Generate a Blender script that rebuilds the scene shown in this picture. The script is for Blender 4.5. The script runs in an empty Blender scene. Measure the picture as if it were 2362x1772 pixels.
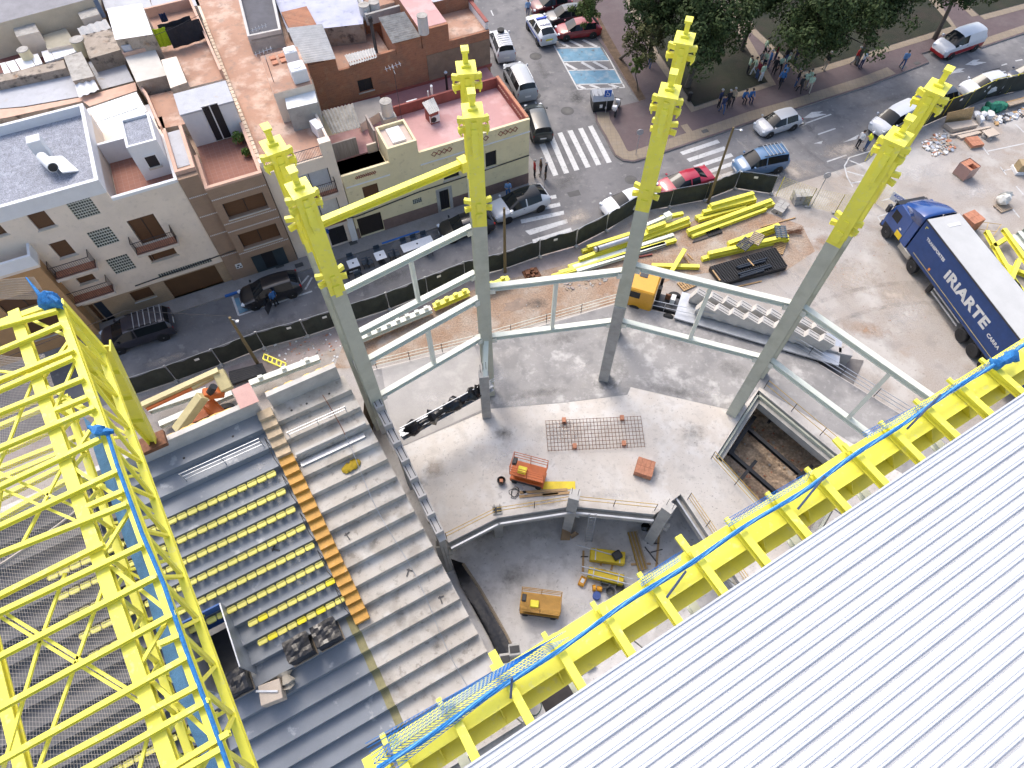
import bpy, bmesh, math, random
from math import sin, cos, pi, radians
from mathutils import Vector as V, Matrix

random.seed(7)
SC = bpy.context.scene
COL = SC.collection

# ---------------------------------------------------------------- camera, sky, sun, exposure
F_PX, CXP, CYP, VYP, CAM_H = 1515.0, 1181.0, 886.0, 1798.0, 37.0
TH = math.atan((VYP - CYP) / F_PX)
cam_data = bpy.data.cameras.new('camera')
cam = bpy.data.objects.new('camera', cam_data)
COL.objects.link(cam)
cam.location = (0, 0, CAM_H)
cam.rotation_euler = (TH, 0, 0)
cam_data.sensor_fit = 'HORIZONTAL'
cam_data.sensor_width = 36.0
cam_data.lens = 36.0 * F_PX / 2362.0
cam_data.clip_start = 0.5
cam_data.clip_end = 2000
SC.camera = cam

SUN_EL, SUN_AZ = radians(52), radians(-28)      # azimuth measured from +Y towards +X
w = bpy.data.worlds.new('World')
SC.world = w
w.use_nodes = True
nt = w.node_tree
sky = nt.nodes.new('ShaderNodeTexSky')
sky.sky_type = 'NISHITA'
sky.sun_disc = False
sky.sun_elevation = SUN_EL
sky.sun_rotation = SUN_AZ
sky.air_density = 1.0
sky.dust_density = 4.0
sky.ozone_density = 1.0
bgn = nt.nodes['Background']
bgn.inputs['Strength'].default_value = 0.15
nt.links.new(sky.outputs[0], bgn.inputs[0])

sd = bpy.data.lights.new('sun', 'SUN')
sd.energy = 0.9
sd.angle = radians(22)
sd.color = (1.0, 0.95, 0.88)
sun = bpy.data.objects.new('sun', sd)
COL.objects.link(sun)
sun.location = (0, 0, 60)
sun_dir = V((sin(SUN_AZ) * cos(SUN_EL), cos(SUN_AZ) * cos(SUN_EL), sin(SUN_EL)))
sun.rotation_euler = sun_dir.to_track_quat('Z', 'Y').to_euler()

SC.view_settings.view_transform = 'Standard'
SC.view_settings.look = 'None'
SC.view_settings.gamma = 1.0
SC.view_settings.use_curve_mapping = False
SC.view_settings.exposure = 1.08
SC.cycles.max_bounces = 6

# ---------------------------------------------------------------- survey helpers
# The site was measured from the photograph: P() gives the real place of a photographed point whose height is known.
def ray(u, v):
    x = u - CXP; y = CYP - v
    return V((x, y * cos(TH) + F_PX * sin(TH), y * sin(TH) - F_PX * cos(TH)))
def P(u, v, z=0.0):
    d = ray(u, v); t = (z - CAM_H) / d.z
    return V((d.x * t, d.y * t, z))
def zat(p, u, v):                      # height on the vertical line through p
    d = ray(u, v); t = math.hypot(p[0], p[1]) / math.hypot(d.x, d.y)
    return CAM_H + d.z * t
ST_A = radians(25.04); ST_O = V((1.29, 41.05, 0))
ST_D = V((cos(ST_A), sin(ST_A), 0)); ST_N = V((-sin(ST_A), cos(ST_A), 0))
def S(s, t, z=0.0):                    # street frame: s along the house fronts, t behind them
    p = ST_O + ST_D * s + ST_N * t
    return V((p.x, p.y, z))
def FP(u, v, t=0.0):                   # photographed point on the house-front plane -> (s, z)
    d = ray(u, v); d2 = V((d.x, d.y, 0))
    k = (t + ST_O.dot(ST_N)) / d2.dot(ST_N)
    p = d2 * k - ST_O
    return p.dot(ST_D), CAM_H + d.z * k
def ST(u, v, z):
    p = P(u, v, z) - ST_O
    return p.dot(ST_D), p.dot(ST_N)

# ---------------------------------------------------------------- object helpers
def link(o, parent=None):
    COL.objects.link(o)
    if parent is not None:
        o.parent = parent
    return o
def tag(o, label=None, cat=None, group=None, kind=None):
    if label: o['label'] = label
    if cat: o['category'] = cat
    if group: o['group'] = group
    if kind: o['kind'] = kind
    return o
def thing(name, label, cat, loc=(0, 0, 0), rz=0.0, group=None):
    o = bpy.data.objects.new(name, None)
    o.empty_display_size = 0.3
    link(o)
    o.location = loc
    o.rotation_euler = (0, 0, rz)
    return tag(o, label, cat, group)
def wm(o):
    m = o.matrix_basis.copy()
    while o.parent:
        o = o.parent
        m = o.matrix_basis @ m
    return m
def copy_tree(o, parent=None):
    c = o.copy()
    link(c, parent)
    for ch in list(o.children):
        copy_tree(ch, c)
    return c

class MB:
    def __init__(s):
        s.v = []; s.f = []; s.m = []
    def add(s, vs, fs, m=0):
        b = len(s.v)
        s.v += [tuple(p) for p in vs]
        for f in fs:
            s.f.append([i + b for i in f]); s.m.append(m)
        return s
    def poly(s, pts, m=0):
        return s.add(pts, [list(range(len(pts)))], m)
    def box(s, x0, x1, y0, y1, z0, z1, m=0, M=None):
        vs = [V((x, y, z)) for z in (z0, z1) for y in (y0, y1) for x in (x0, x1)]
        if M is not None: vs = [M @ p for p in vs]
        return s.add(vs, [(0, 2, 3, 1), (4, 5, 7, 6), (0, 1, 5, 4), (2, 6, 7, 3), (0, 4, 6, 2), (1, 3, 7, 5)], m)
    def frame(s, p, q, up=V((0, 0, 1))):
        d = (V(q) - V(p)).normalized()
        r = d.cross(up)
        if r.length < 1e-4: r = d.cross(V((0, 1, 0)))
        r.normalize(); u = r.cross(d)
        return d, r, u
    def beam(s, p, q, w, h, m=0, up=V((0, 0, 1)), w2=None, h2=None):
        d, r, u = s.frame(p, q, up)
        w2 = w if w2 is None else w2; h2 = h if h2 is None else h2
        vs = []
        for c, a, b in ((V(p), w, h), (V(q), w2, h2)):
            for y, z in ((-1, -1), (1, -1), (1, 1), (-1, 1)):
                vs.append(c + r * (a / 2 * y) + u * (b / 2 * z))
        return s.add(vs, [(3, 2, 1, 0), (4, 5, 6, 7), (0, 1, 5, 4), (1, 2, 6, 5), (2, 3, 7, 6), (3, 0, 4, 7)], m)
    def ibeam(s, p, q, w, h, m=0, up=V((0, 0, 1)), t=0.03):
        d, r, u = s.frame(p, q, up)
        o = u * (h / 2 - t / 2)
        s.beam(V(p) + o, V(q) + o, w, t, m, up)
        s.beam(V(p) - o, V(q) - o, w, t, m, up)
        return s.beam(V(p), V(q), t, h - 2 * t, m, up)
    def tube(s, p, q, r, n=8, m=0, r2=None, cap=True):
        d, a, b = s.frame(p, q)
        r2 = r if r2 is None else r2
        vs = []
        for c, rr in ((V(p), r), (V(q), r2)):
            for i in range(n):
                t = 2 * pi * i / n
                vs.append(c + a * (rr * cos(t)) + b * (rr * sin(t)))
        fs = [(i, (i + 1) % n, n + (i + 1) % n, n + i) for i in range(n)]
        if cap: fs += [list(range(n))[::-1], list(range(n, 2 * n))]
        return s.add(vs, fs, m)
    def path(s, pts, r, n=6, m=0):
        pts = [V(p) for p in pts]; vs = []
        k = len(pts)
        for i, c in enumerate(pts):
            a0 = pts[max(0, i - 1)]; b0 = pts[min(k - 1, i + 1)]
            d, a, b = s.frame(a0, b0)
            rr = r[i] if isinstance(r, (list, tuple)) else r
            for j in range(n):
                t = 2 * pi * j / n
                vs.append(c + a * (rr * cos(t)) + b * (rr * sin(t)))
        fs = []
        for i in range(k - 1):
            for j in range(n):
                fs.append((i * n + j, i * n + (j + 1) % n, (i + 1) * n + (j + 1) % n, (i + 1) * n + j))
        fs += [list(range(n))[::-1], list(range((k - 1) * n, k * n))]
        return s.add(vs, fs, m)
    def prism(s, pts, z0, z1, m=0, mside=None):
        n = len(pts)
        a = sum(pts[i][0] * pts[(i + 1) % n][1] - pts[(i + 1) % n][0] * pts[i][1] for i in range(n))
        if a < 0: pts = pts[::-1]
        z0 = [z0] * n if not isinstance(z0, (list, tuple)) else z0
        z1 = [z1] * n if not isinstance(z1, (list, tuple)) else z1
        vs = [(p[0], p[1], z0[i]) for i, p in enumerate(pts)] + [(p[0], p[1], z1[i]) for i, p in enumerate(pts)]
        s.add(vs, [list(range(n, 2 * n))], m)
        ms = m if mside is None else mside
        b = len(s.v) - 2 * n
        s.f.append([b + i for i in range(n)][::-1]); s.m.append(ms)
        for i in range(n):
            j = (i + 1) % n
            s.f.append([b + i, b + j, b + n + j, b + n + i]); s.m.append(ms)
        return s
    def lathe(s, prof, c=(0, 0, 0), n=16, m=0, M=None):
        vs = []; k = len(prof); c = V(c)
        for r, z in prof:
            for i in range(n):
                t = 2 * pi * i / n
                p = V((r * cos(t), r * sin(t), z))
                if M is not None: p = M @ p
                vs.append(c + p)
        fs = [(i * n + j, i * n + (j + 1) % n, (i + 1) * n + (j + 1) % n, (i + 1) * n + j) for i in range(k - 1) for j in range(n)]
        fs += [list(range(n))[::-1], list(range((k - 1) * n, k * n))]
        return s.add(vs, fs, m)
    def corr(s, a, b, c, d, pitch=0.18, amp=0.04, m=0, th=0.008):
        # corrugated sheet over the quad a-b (ridges run a->d), profile along a->b
        a, b, c, d = [V(p) for p in (a, b, c, d)]
        nrm = (b - a).cross(d - a).normalized()
        n = max(4, int((b - a).length / pitch) * 4)
        vs = []
        for sgn in (0, -th):
            for i in range(n + 1):
                t = i / n; o = nrm * (amp * (0, 1, 0, -1)[i % 4] + sgn)
                vs += [a.lerp(b, t) + o, d.lerp(c, t) + o]
        fs = []
        k = 2 * (n + 1)
        for i in range(n):
            fs += [(2 * i, 2 * i + 2, 2 * i + 3, 2 * i + 1), (k + 2 * i + 1, k + 2 * i + 3, k + 2 * i + 2, k + 2 * i)]
        return s.add(vs, fs, m)
    def mesh(s, name, mats):
        me = bpy.data.meshes.new(name)
        me.from_pydata(s.v, [], s.f)
        for mm in (mats if isinstance(mats, (list, tuple)) else [mats]):
            me.materials.append(mm)
        if any(s.m): me.polygons.foreach_set('material_index', s.m)
        me.update()
        return me
    def build(s, name, mats, parent=None, smooth=False, local=False, bevel=0.0):
        if parent is not None and not local:
            iv = wm(parent).inverted()
            s.v = [tuple(iv @ V(p)) for p in s.v]
        me = s.mesh(name, mats)
        if smooth:
            me.shade_smooth()
            me.set_sharp_from_angle(angle=radians(38))
        o = bpy.data.objects.new(name, me)
        link(o, parent)
        if bevel:
            bv = o.modifiers.new('bevel', 'BEVEL'); bv.width = bevel; bv.segments = 1
            bv.limit_method = 'ANGLE'
        return o

def polyhole(name, outer, holes, z, mat):
    """flat sheet with holes; outer and holes are lists of (x, y)"""
    bm = bmesh.new(); es = []
    for loop in [outer] + holes:
        vs = [bm.verts.new((p[0], p[1], z)) for p in loop]
        es += [bm.edges.new((vs[i], vs[(i + 1) % len(vs)])) for i in range(len(vs))]
    bmesh.ops.triangle_fill(bm, use_beauty=True, use_dissolve=False, edges=es)
    for f in bm.faces:
        if f.normal.z < 0: f.normal_flip()
    me = bpy.data.meshes.new(name); bm.to_mesh(me); bm.free()
    me.materials.append(mat)
    return link(bpy.data.objects.new(name, me))

# ---------------------------------------------------------------- materials
MT = {}
def _n(t, kind, **kw):
    n = t.nodes.new(kind)
    for k, v in kw.items():
        if hasattr(n, k): setattr(n, k, v)
        else: n.inputs[k].default_value = v
    return n
def mat(name, c, rough=0.7, metal=0.0, var=0.12, sc=1.5, c2=None, fine=0.06, fsc=30.0, bump=0.0, bsc=25.0,
        spots=None, obj=False, coat=0.0, spec=0.5, stretch=None, emit=0.0, trans=0.0, sharp=(0.35, 0.65)):
    if name in MT: return MT[name]
    m = bpy.data.materials.new(name); m.use_nodes = True
    t = m.node_tree; b = t.nodes['Principled BSDF']; L = t.links.new
    b.inputs['Roughness'].default_value = rough
    b.inputs['Metallic'].default_value = metal
    b.inputs['Specular IOR Level'].default_value = spec
    if coat: b.inputs['Coat Weight'].default_value = coat
    if trans: b.inputs['Transmission Weight'].default_value = trans
    if obj:
        vec = _n(t, 'ShaderNodeTexCoord').outputs['Object']
    else:
        vec = _n(t, 'ShaderNodeNewGeometry').outputs['Position']
    if stretch:
        mp = _n(t, 'ShaderNodeMapping'); mp.inputs['Scale'].default_value = stretch
        mp.inputs['Rotation'].default_value = (0, 0, -radians(28)) if not obj else (0, 0, 0)
        L(vec, mp.inputs[0]); vec = mp.outputs[0]
    n1 = _n(t, 'ShaderNodeTexNoise', Scale=sc, Detail=6.0, Roughness=0.62); L(vec, n1.inputs['Vector'])
    r1 = _n(t, 'ShaderNodeMapRange'); L(n1.outputs[0], r1.inputs[0])
    r1.inputs[1].default_value, r1.inputs[2].default_value = sharp
    c = V(c[:3])
    if c2 is None:
        ca = c * (1 - var); cb = c * (1 + var)
    else:
        ca, cb = c, V(c2[:3])
    mx = _n(t, 'ShaderNodeMix'); mx.data_type = 'RGBA'
    mx.inputs[6].default_value = (*ca, 1); mx.inputs[7].default_value = (*cb, 1)
    L(r1.outputs[0], mx.inputs[0])
    out = mx.outputs[2]
    if fine:
        n2 = _n(t, 'ShaderNodeTexNoise', Scale=fsc, Detail=3.0); L(vec, n2.inputs['Vector'])
        r2 = _n(t, 'ShaderNodeMapRange'); L(n2.outputs[0], r2.inputs[0])
        r2.inputs[1].default_value = 0.3; r2.inputs[2].default_value = 0.7
        r2.inputs[3].default_value = 1 - fine * 1.6; r2.inputs[4].default_value = 1 + fine
        m2 = _n(t, 'ShaderNodeVectorMath', operation='SCALE')
        L(out, m2.inputs[0]); L(r2.outputs[0], m2.inputs[3]); out = m2.outputs[0]
    for sp in (spots or []):
        # (colour, scale, lo, hi, amount)
        n3 = _n(t, 'ShaderNodeTexNoise', Scale=sp[1], Detail=5.0, Roughness=0.6)
        L(vec, n3.inputs['Vector'])
        r3 = _n(t, 'ShaderNodeMapRange'); L(n3.outputs[0], r3.inputs[0])
        r3.inputs[1].default_value = sp[2]; r3.inputs[2].default_value = sp[3]; r3.inputs[4].default_value = sp[4]
        m3 = _n(t, 'ShaderNodeMix'); m3.data_type = 'RGBA'
        L(r3.outputs[0], m3.inputs[0]); L(out, m3.inputs[6]); m3.inputs[7].default_value = (*sp[0], 1)
        out = m3.outputs[2]
    L(out, b.inputs['Base Color'])
    if emit:
        L(out, b.inputs['Emission Color']); b.inputs['Emission Strength'].default_value = emit
    if bump:
        n4 = _n(t, 'ShaderNodeTexNoise', Scale=bsc, Detail=4.0); L(vec, n4.inputs['Vector'])
        bp = _n(t, 'ShaderNodeBump', Strength=bump, Distance=0.05); L(n4.outputs[0], bp.inputs['Height'])
        L(bp.outputs[0], b.inputs['Normal'])
    MT[name] = m
    return m
def brickmat(name, c1, c2, mortar, rough=0.85, bw=0.26, bh=0.075, ms=0.008, spots=None, offset=0.5, floor=False):
    if name in MT: return MT[name]
    m = mat(name, c1, rough, bump=0.0, spots=spots, obj=True)
    t = m.node_tree; b = t.nodes['Principled BSDF']; L = t.links.new
    tc = _n(t, 'ShaderNodeTexCoord'); sx = _n(t, 'ShaderNodeSeparateXYZ'); L(tc.outputs['Object'], sx.inputs[0])
    cx = _n(t, 'ShaderNodeCombineXYZ')
    if floor:
        L(sx.outputs[0], cx.inputs[0]); L(sx.outputs[1], cx.inputs[1])
    else:
        ad = _n(t, 'ShaderNodeMath', operation='ADD'); L(sx.outputs[0], ad.inputs[0]); L(sx.outputs[1], ad.inputs[1])
        L(ad.outputs[0], cx.inputs[0]); L(sx.outputs[2], cx.inputs[1])
    br = t.nodes.new('ShaderNodeTexBrick'); br.offset = offset
    br.inputs['Scale'].default_value = 1.0
    br.inputs['Mortar Size'].default_value = ms
    br.inputs['Brick Width'].default_value = bw; br.inputs['Row Height'].default_value = bh
    br.inputs['Color1'].default_value = (*c1, 1); br.inputs['Color2'].default_value = (*c2, 1)
    br.inputs['Mortar'].default_value = (*mortar, 1)
    L(cx.outputs[0], br.inputs['Vector'])
    old = b.inputs['Base Color'].links[0].from_socket
    mm = _n(t, 'ShaderNodeMix'); mm.data_type = 'RGBA'; mm.inputs[0].default_value = 0.45
    L(br.outputs['Color'], mm.inputs[6]); L(old, mm.inputs[7])
    L(mm.outputs[2], b.inputs['Base Color'])
    bp = _n(t, 'ShaderNodeBump', Strength=0.5, Distance=0.02); bp.invert = True
    L(br.outputs['Fac'], bp.inputs['Height']); L(bp.outputs[0], b.inputs['Normal'])
    return m

YEL = (0.84, 0.775, 0.085)
m_yel = mat('yellow_paint', YEL, 0.45, var=0.04, fine=0.015, spots=[((0.70, 0.66, 0.30), 5.0, 0.58, 0.66, 0.45), ((0.42, 0.38, 0.10), 2.2, 0.62, 0.72, 0.35)])
m_yel2 = mat('yellow_steel_dusty', (0.80, 0.70, 0.04), 0.5, var=0.06, fine=0.04)
m_pale = mat('primer_steel', (0.68, 0.71, 0.63), 0.5, var=0.05, fine=0.03)
m_green = mat('grey_green_steel', (0.45, 0.465, 0.39), 0.5, var=0.06, fine=0.04, spots=[((0.34, 0.345, 0.28), 1.2, 0.52, 0.66, 0.5)])
m_conc = mat('precast_concrete', (0.36, 0.35, 0.33), 0.85, var=0.14, fine=0.06, bump=0.1, spots=[((0.22, 0.21, 0.19), 2.2, 0.58, 0.74, 0.55)])
m_concl = mat('pale_concrete', (0.50, 0.48, 0.45), 0.85, var=0.10, fine=0.05, bump=0.08)
m_asph = mat('asphalt', (0.155, 0.151, 0.155), 0.88, sc=0.35, var=0.16, fine=0.16, fsc=45, bump=0.15, bsc=90,
             spots=[((0.235, 0.225, 0.22), 0.16, 0.50, 0.64, 0.8), ((0.10, 0.10, 0.105), 0.8, 0.54, 0.64, 0.6), ((0.28, 0.27, 0.26), 1.8, 0.60, 0.68, 0.5)])
m_pav = mat('pavement_slabs', (0.27, 0.25, 0.235), 0.88, sc=0.8, var=0.12, fine=0.10, bump=0.12, spots=[((0.19, 0.17, 0.16), 1.2, 0.56, 0.72, 0.5)])
m_kerb = mat('kerb_stone', (0.30, 0.29, 0.27), 0.85, var=0.12)
m_black = mat('black_plastic', (0.015, 0.015, 0.017), 0.5, var=0.2)
m_rubber = mat('tyre_rubber', (0.018, 0.018, 0.019), 0.8, var=0.2)
m_glass = mat('dark_glass', (0.010, 0.013, 0.016), 0.05, var=0.1, fine=0, spec=0.35)
m_glass2 = mat('window_glass', (0.03, 0.035, 0.045), 0.1, var=0.1, fine=0, spec=0.7)
m_steel = mat('galvanised_steel', (0.45, 0.47, 0.50), 0.4, 0.6, var=0.12)
m_dsteel = mat('dark_steel', (0.05, 0.05, 0.055), 0.5, 0.3, var=0.2)
m_rust = mat('rusty_steel', (0.16, 0.065, 0.03), 0.8, var=0.3, sc=6)
m_wood = mat('timber', (0.42, 0.27, 0.13), 0.8, var=0.18, sc=5, stretch=(1, 6, 1))
m_woodg = mat('weathered_timber', (0.34, 0.27, 0.20), 0.85, var=0.2, sc=5, stretch=(1, 6, 1))
m_white = mat('white_paint', (0.70, 0.70, 0.70), 0.6, var=0.05, fine=0.03)
m_line = mat('road_paint', (0.52, 0.52, 0.515), 0.75, var=0.06, fsc=20, fine=0.10, spots=[((0.20, 0.20, 0.20), 5.0, 0.56, 0.68, 0.75)])
m_terr = mat('terracotta', (0.44, 0.19, 0.11), 0.8, var=0.15, sc=4, fine=0.1)
ORD = ['first', 'second', 'third', 'fourth', 'fifth', 'sixth', 'seventh', 'eighth', 'ninth', 'tenth', 'eleventh', 'twelfth', 'thirteenth', 'fourteenth', 'fifteenth', 'sixteenth', 'seventeenth', 'eighteenth', 'nineteenth', 'twentieth', 'twenty-first', 'twenty-second', 'twenty-third', 'twenty-fourth']
# ================================================================ SETTING
def PX(pts, z=0.0): return [P(u, v, z) for u, v in pts]
def struct(o): return tag(o, kind='structure')
def sheet(name, pts, z, m):
    return struct(MB().poly([(p[0], p[1], z) for p in ccw(pts)]).build(name, m))
def ccw(pts):
    n = len(pts)
    a = sum(pts[i][0] * pts[(i + 1) % n][1] - pts[(i + 1) % n][0] * pts[i][1] for i in range(n))
    return pts if a > 0 else pts[::-1]
def slabby(name, pts, z0, z1, m, ms=None):
    return struct(MB().prism([(p[0], p[1]) for p in pts], z0, z1, 0, 1 if ms else None).build(name, [m, ms] if ms else m))
def offset(pts, d):
    out = []
    for i, p in enumerate(pts):
        a = V(pts[max(0, i - 1)]); b = V(pts[min(len(pts) - 1, i + 1)])
        t = (b - a); t.z = 0; t.normalize()
        out.append(V(p) + V((-t.y, t.x, 0)) * d)
    return out
def ribbon(pts, d0, d1): return offset(pts, d0) + offset(pts, d1)[::-1]

# stadium frame: e along the seat rows, m up the stand
PHI = radians(29.0); O_ST = P(1143, 1541, 1.0)
E_ = V((cos(PHI), sin(PHI), 0)); M_ = V((-sin(PHI), cos(PHI), 0))
def EM(e, m, z):
    p = O_ST + E_ * e + M_ * m
    return V((p.x, p.y, z))
TREAD, RISE = 0.896, 0.443
def step_m(j): return TREAD * j - 0.05
def step_z(j): return 1.0 + RISE * j
def e_end(j): return -0.034 * j + 0.02
ZS = 0.8; ZP = -3.4

SLAB_OUT = PX([(838, 858), (1095, 795), (1418, 700), (1445, 702), (1790, 778), (2095, 965), (2330, 1150)], ZS)
SLAB_IN = PX([(2150, 1500), (1790, 1470), (1570, 1140), (1510, 1187), (1320, 1168), (1147, 1195), (1035, 1252), (985, 1200)], ZS)
EXC = PX([(1650, 1055), (1750, 900), (1975, 1085), (1860, 1290)], ZS)
HOLE = [EM(-1.0, 15.9, 0)] + [p - V((0, 0.15, 0)) for p in SLAB_OUT] + [EM(45, -2, 0), EM(45, -16, 0), EM(-34, -16, 0), EM(-34, 15.9, 0)]

m_ground = mat('site_ground', (0.335, 0.288, 0.245), 0.92, sc=0.16, c2=(0.375, 0.35, 0.33), fine=0.12, fsc=14, bump=0.25, bsc=20,
               spots=[((0.30, 0.215, 0.15), 0.35, 0.58, 0.72, 0.6), ((0.46, 0.44, 0.415), 0.22, 0.50, 0.62, 0.8), ((0.24, 0.225, 0.21), 0.6, 0.54, 0.66, 0.5), ((0.20, 0.18, 0.165), 4.0, 0.60, 0.68, 0.5)])
g_out = [(-400, -300), (400, -300), (400, 420), (-400, 420)]
struct(polyhole('ground', g_out, [[(p.x, p.y) for p in HOLE]], 0.0, m_ground))

# asphalt of the streets
fence_px = [(300, 914), (470, 858), (591, 807), (700, 778), (810, 742), (894, 715), (995, 674), (1082, 639), (1181, 617),
            (1268, 582), (1363, 560), (1431, 506), (1472, 489), (1518, 481), (1615, 466), (1698, 433), (1779, 447)]
road_edge = [S(-75, -7.2)] + [S(*ST(u, v, 0)) for u, v in fence_px] + PX([(1830, 425), (1905, 402), (2000, 372), (2060, 320), (2133, 288), (2220, 252), (2362, 208), (2700, 90)])
sheet('road', road_edge + [V((160, 110, 0)), V((160, 300, 0)), V((-160, 300, 0)), V((-160, 0, 0))], 0.004, m_asph)
m_oldpav = mat('old_pavement', (0.33, 0.275, 0.255), 0.9, sc=0.9, var=0.16, fine=0.12, spots=[((0.22, 0.19, 0.17), 1.5, 0.55, 0.7, 0.5)])
sheet('path', ribbon([S(-45, -7.25), S(-10, -7.3), S(-2, -7.35), S(4, -7.2)], -1.5, 0.0), 0.006, m_oldpav)
m_dirt = mat('orange_dirt', (0.29, 0.185, 0.12), 0.95, sc=0.5, c2=(0.36, 0.29, 0.23), fine=0.2, fsc=9, bump=0.4, bsc=12,
             spots=[((0.40, 0.36, 0.32), 0.6, 0.52, 0.68, 0.7), ((0.24, 0.16, 0.11), 2.5, 0.6, 0.72, 0.5)])
sheet('dirt_ground', PX([(770, 850), (800, 775), (1010, 700), (1130, 655), (1290, 615), (1500, 560), (1620, 500), (1740, 480), (1850, 520), (1880, 580),
                         (1790, 640), (1700, 620), (1560, 640), (1450, 690), (1100, 785), (838, 850)], 0), 0.008, m_dirt)
m_puddle = mat('wet_mud', (0.16, 0.10, 0.065), 0.25, var=0.25, sc=2, fine=0.1)
rr = random.Random(3)
def blob(c, rx, ry, n=18, a=0.0, j=0.25):
    out = []
    for i in range(n):
        t = 2 * pi * i / n; k = 1 + rr.uniform(-j, j)
        x, y = rx * k * cos(t), ry * k * sin(t)
        out.append(V((c.x + x * cos(a) - y * sin(a), c.y + x * sin(a) + y * cos(a), 0)))
    return out
sheet('puddle', blob(P(1192, 703), 0.9, 0.5, a=0.3), 0.013, m_puddle)

# pavement along the houses, round the corner and up the side street
pav = [S(-75, 0.3), S(-75, -1.25), S(-18, -1.28), S(-6, -1.45), S(0.4, -1.25), S(1.0, -0.9), S(1.35, -0.2), S(1.5, 1.0), S(1.6, 60), S(-0.1, 60), S(-0.1, 0.3)]
slabby('pavement', pav, 0.0, 0.12, m_pav, m_kerb)
for a, b in ((-24.6, -22.1), (-12.8, -9.8)):                  # blue painted kerb
    struct(MB().box(a, b, -1.31, -1.13, 0.01, 0.128).build('kerb', mat('blue_kerb_paint', (0.03, 0.13, 0.42), 0.7)))
    o = COL.objects[-1]; o.location = ST_O; o.rotation_euler = (0, 0, ST_A)

# park pavement with its kerb
kerb_px = [(1371, 262), (1374, 282), (1385, 302), (1396, 320), (1408, 345), (1417, 361), (1436, 373), (1461, 376), (1493, 367), (1534, 353), (1650, 314),
           (1746, 280), (1837, 254), (2004, 200), (2068, 175), (2142, 146), (2123, 126), (2240, 92), (2262, 113), (2362, 79), (2600, 0)]
kerb = PX(kerb_px)
m_paver = brickmat('park_pavers', (0.112, 0.077, 0.08), (0.092, 0.068, 0.072), (0.075, 0.066, 0.067), bw=0.22, bh=0.11, ms=0.01, floor=True,
                   spots=[((0.16, 0.13, 0.128), 0.4, 0.5, 0.64, 0.7)])
m_tan = brickmat('tan_tactile_tiles', (0.235, 0.188, 0.135), (0.21, 0.17, 0.125), (0.145, 0.125, 0.105), bw=0.4, bh=0.4, ms=0.02, floor=True, offset=0.0,
                 spots=[((0.27, 0.24, 0.21), 0.8, 0.5, 0.7, 0.6)])
slabby('pavement', kerb + [V((160, 95, 0)), V((160, 260, 0))] + PX([(1240, -160), (1279, -60), (1340, 30), (1381, 96), (1473, 237)]), 0.0, 0.13, m_paver, m_kerb)
band = kerb[:15]
sheet('path', ribbon(band, 0.16, 1.25), 0.136, m_tan)
sheet('path', ribbon(kerb[18:], 0.16, 1.0), 0.136, m_tan)
for q in ([(1569, 293), (1584, 289), (1601, 312), (1628, 306), (1634, 315), (1572, 335), (1566, 326), (1588, 318)],
          [(1403, 322), (1428, 335), (1447, 350), (1453, 368), (1440, 371), (1420, 360)]):
    sheet('path', PX(q), 0.141, m_tan)
# lawns
m_grass = mat('lawn', (0.009, 0.013, 0.005), 0.95, sc=0.5, c2=(0.020, 0.023, 0.009), fine=0.3, fsc=18, bump=0.6, bsc=30,
              spots=[((0.028, 0.021, 0.014), 0.35, 0.5, 0.64, 0.8)])
m_soil = mat('soil_bed', (0.10, 0.065, 0.04), 0.95, sc=2, var=0.3, fine=0.2, bump=0.4)
lawns = [[(1480, 40), (1519, 122), (1601, 247), (1770, 190), (1700, 75), (1640, -20), (1560, -120), (1380, -160)],
         [(1742, 66), (1846, 168), (2194, 61), (2150, 10), (2090, -60), (1900, -140), (1640, -140)],
         [(2258, 36), (2362, 8), (2560, -60), (2300, -120), (2150, -60)]]
m_edge = mat('lawn_edging', (0.34, 0.31, 0.27), 0.85)
for q in lawns:
    pts = PX(q, 0.13)
    slabby('terrain', pts, 0.132, 0.17, m_grass, m_edge)
    c = sum((V(p) for p in pts), V()) / len(pts)
    sheet('path', ribbon(ccw([V(p) for p in pts]) + [ccw([V(p) for p in pts])[0]], -0.8, -0.05), 0.145, m_tan)
slabby('terrain', PX([(1384, 84), (1474, 234), (1490, 229), (1402, 76), (1330, -60), (1312, -60)], 0.13), 0.131, 0.15, m_soil, m_edge)

# ---------------------------------------------------------------- road markings
Z_L = 0.009
def mark(name, quads, m=m_line, z=Z_L):
    b = MB()
    for q in quads: b.poly(ccw([V((p[0], p[1], z)) for p in (PX(q) if not isinstance(q[0], V) else q)]))
    return struct(b.build(name, m))
def z3(x, y): return (1100 + x / 3.687, y / 3.687)
def z4(x, y): return (1650 + x / 3.107, y / 3.107)
def z7(x, y): return (1100 + x / 3.687, 400 + y / 3.687)
for q in [((530, 1230), (578, 1215), (692, 1488), (650, 1500)), ((605, 1165), (650, 1150), (785, 1470), (742, 1480)),
          ((685, 1135), (725, 1125), (872, 1445), (830, 1455)), ((770, 1115), (812, 1107), (967, 1420), (925, 1430)),
          ((860, 1096), (900, 1088), (1057, 1400), (1015, 1409)), ((945, 1076), (984, 1068), (1147, 1380), (1105, 1389))]:
    mark('zebra_stripe', [[z3(*p) for p in q]])
for q in [((330, 330), (705, 248), (712, 280), (340, 362)), ((370, 395), (738, 318), (742, 350), (380, 428)), ((300, 255), (672, 182), (678, 212), (308, 288)),
          ((410, 415 + 75), (765, 390), (775, 422), (450, 527)), ((470, 565), (800, 462), (810, 495), (480, 598))]:
    mark('zebra_stripe', [[z7(*p) for p in q]])
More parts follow.
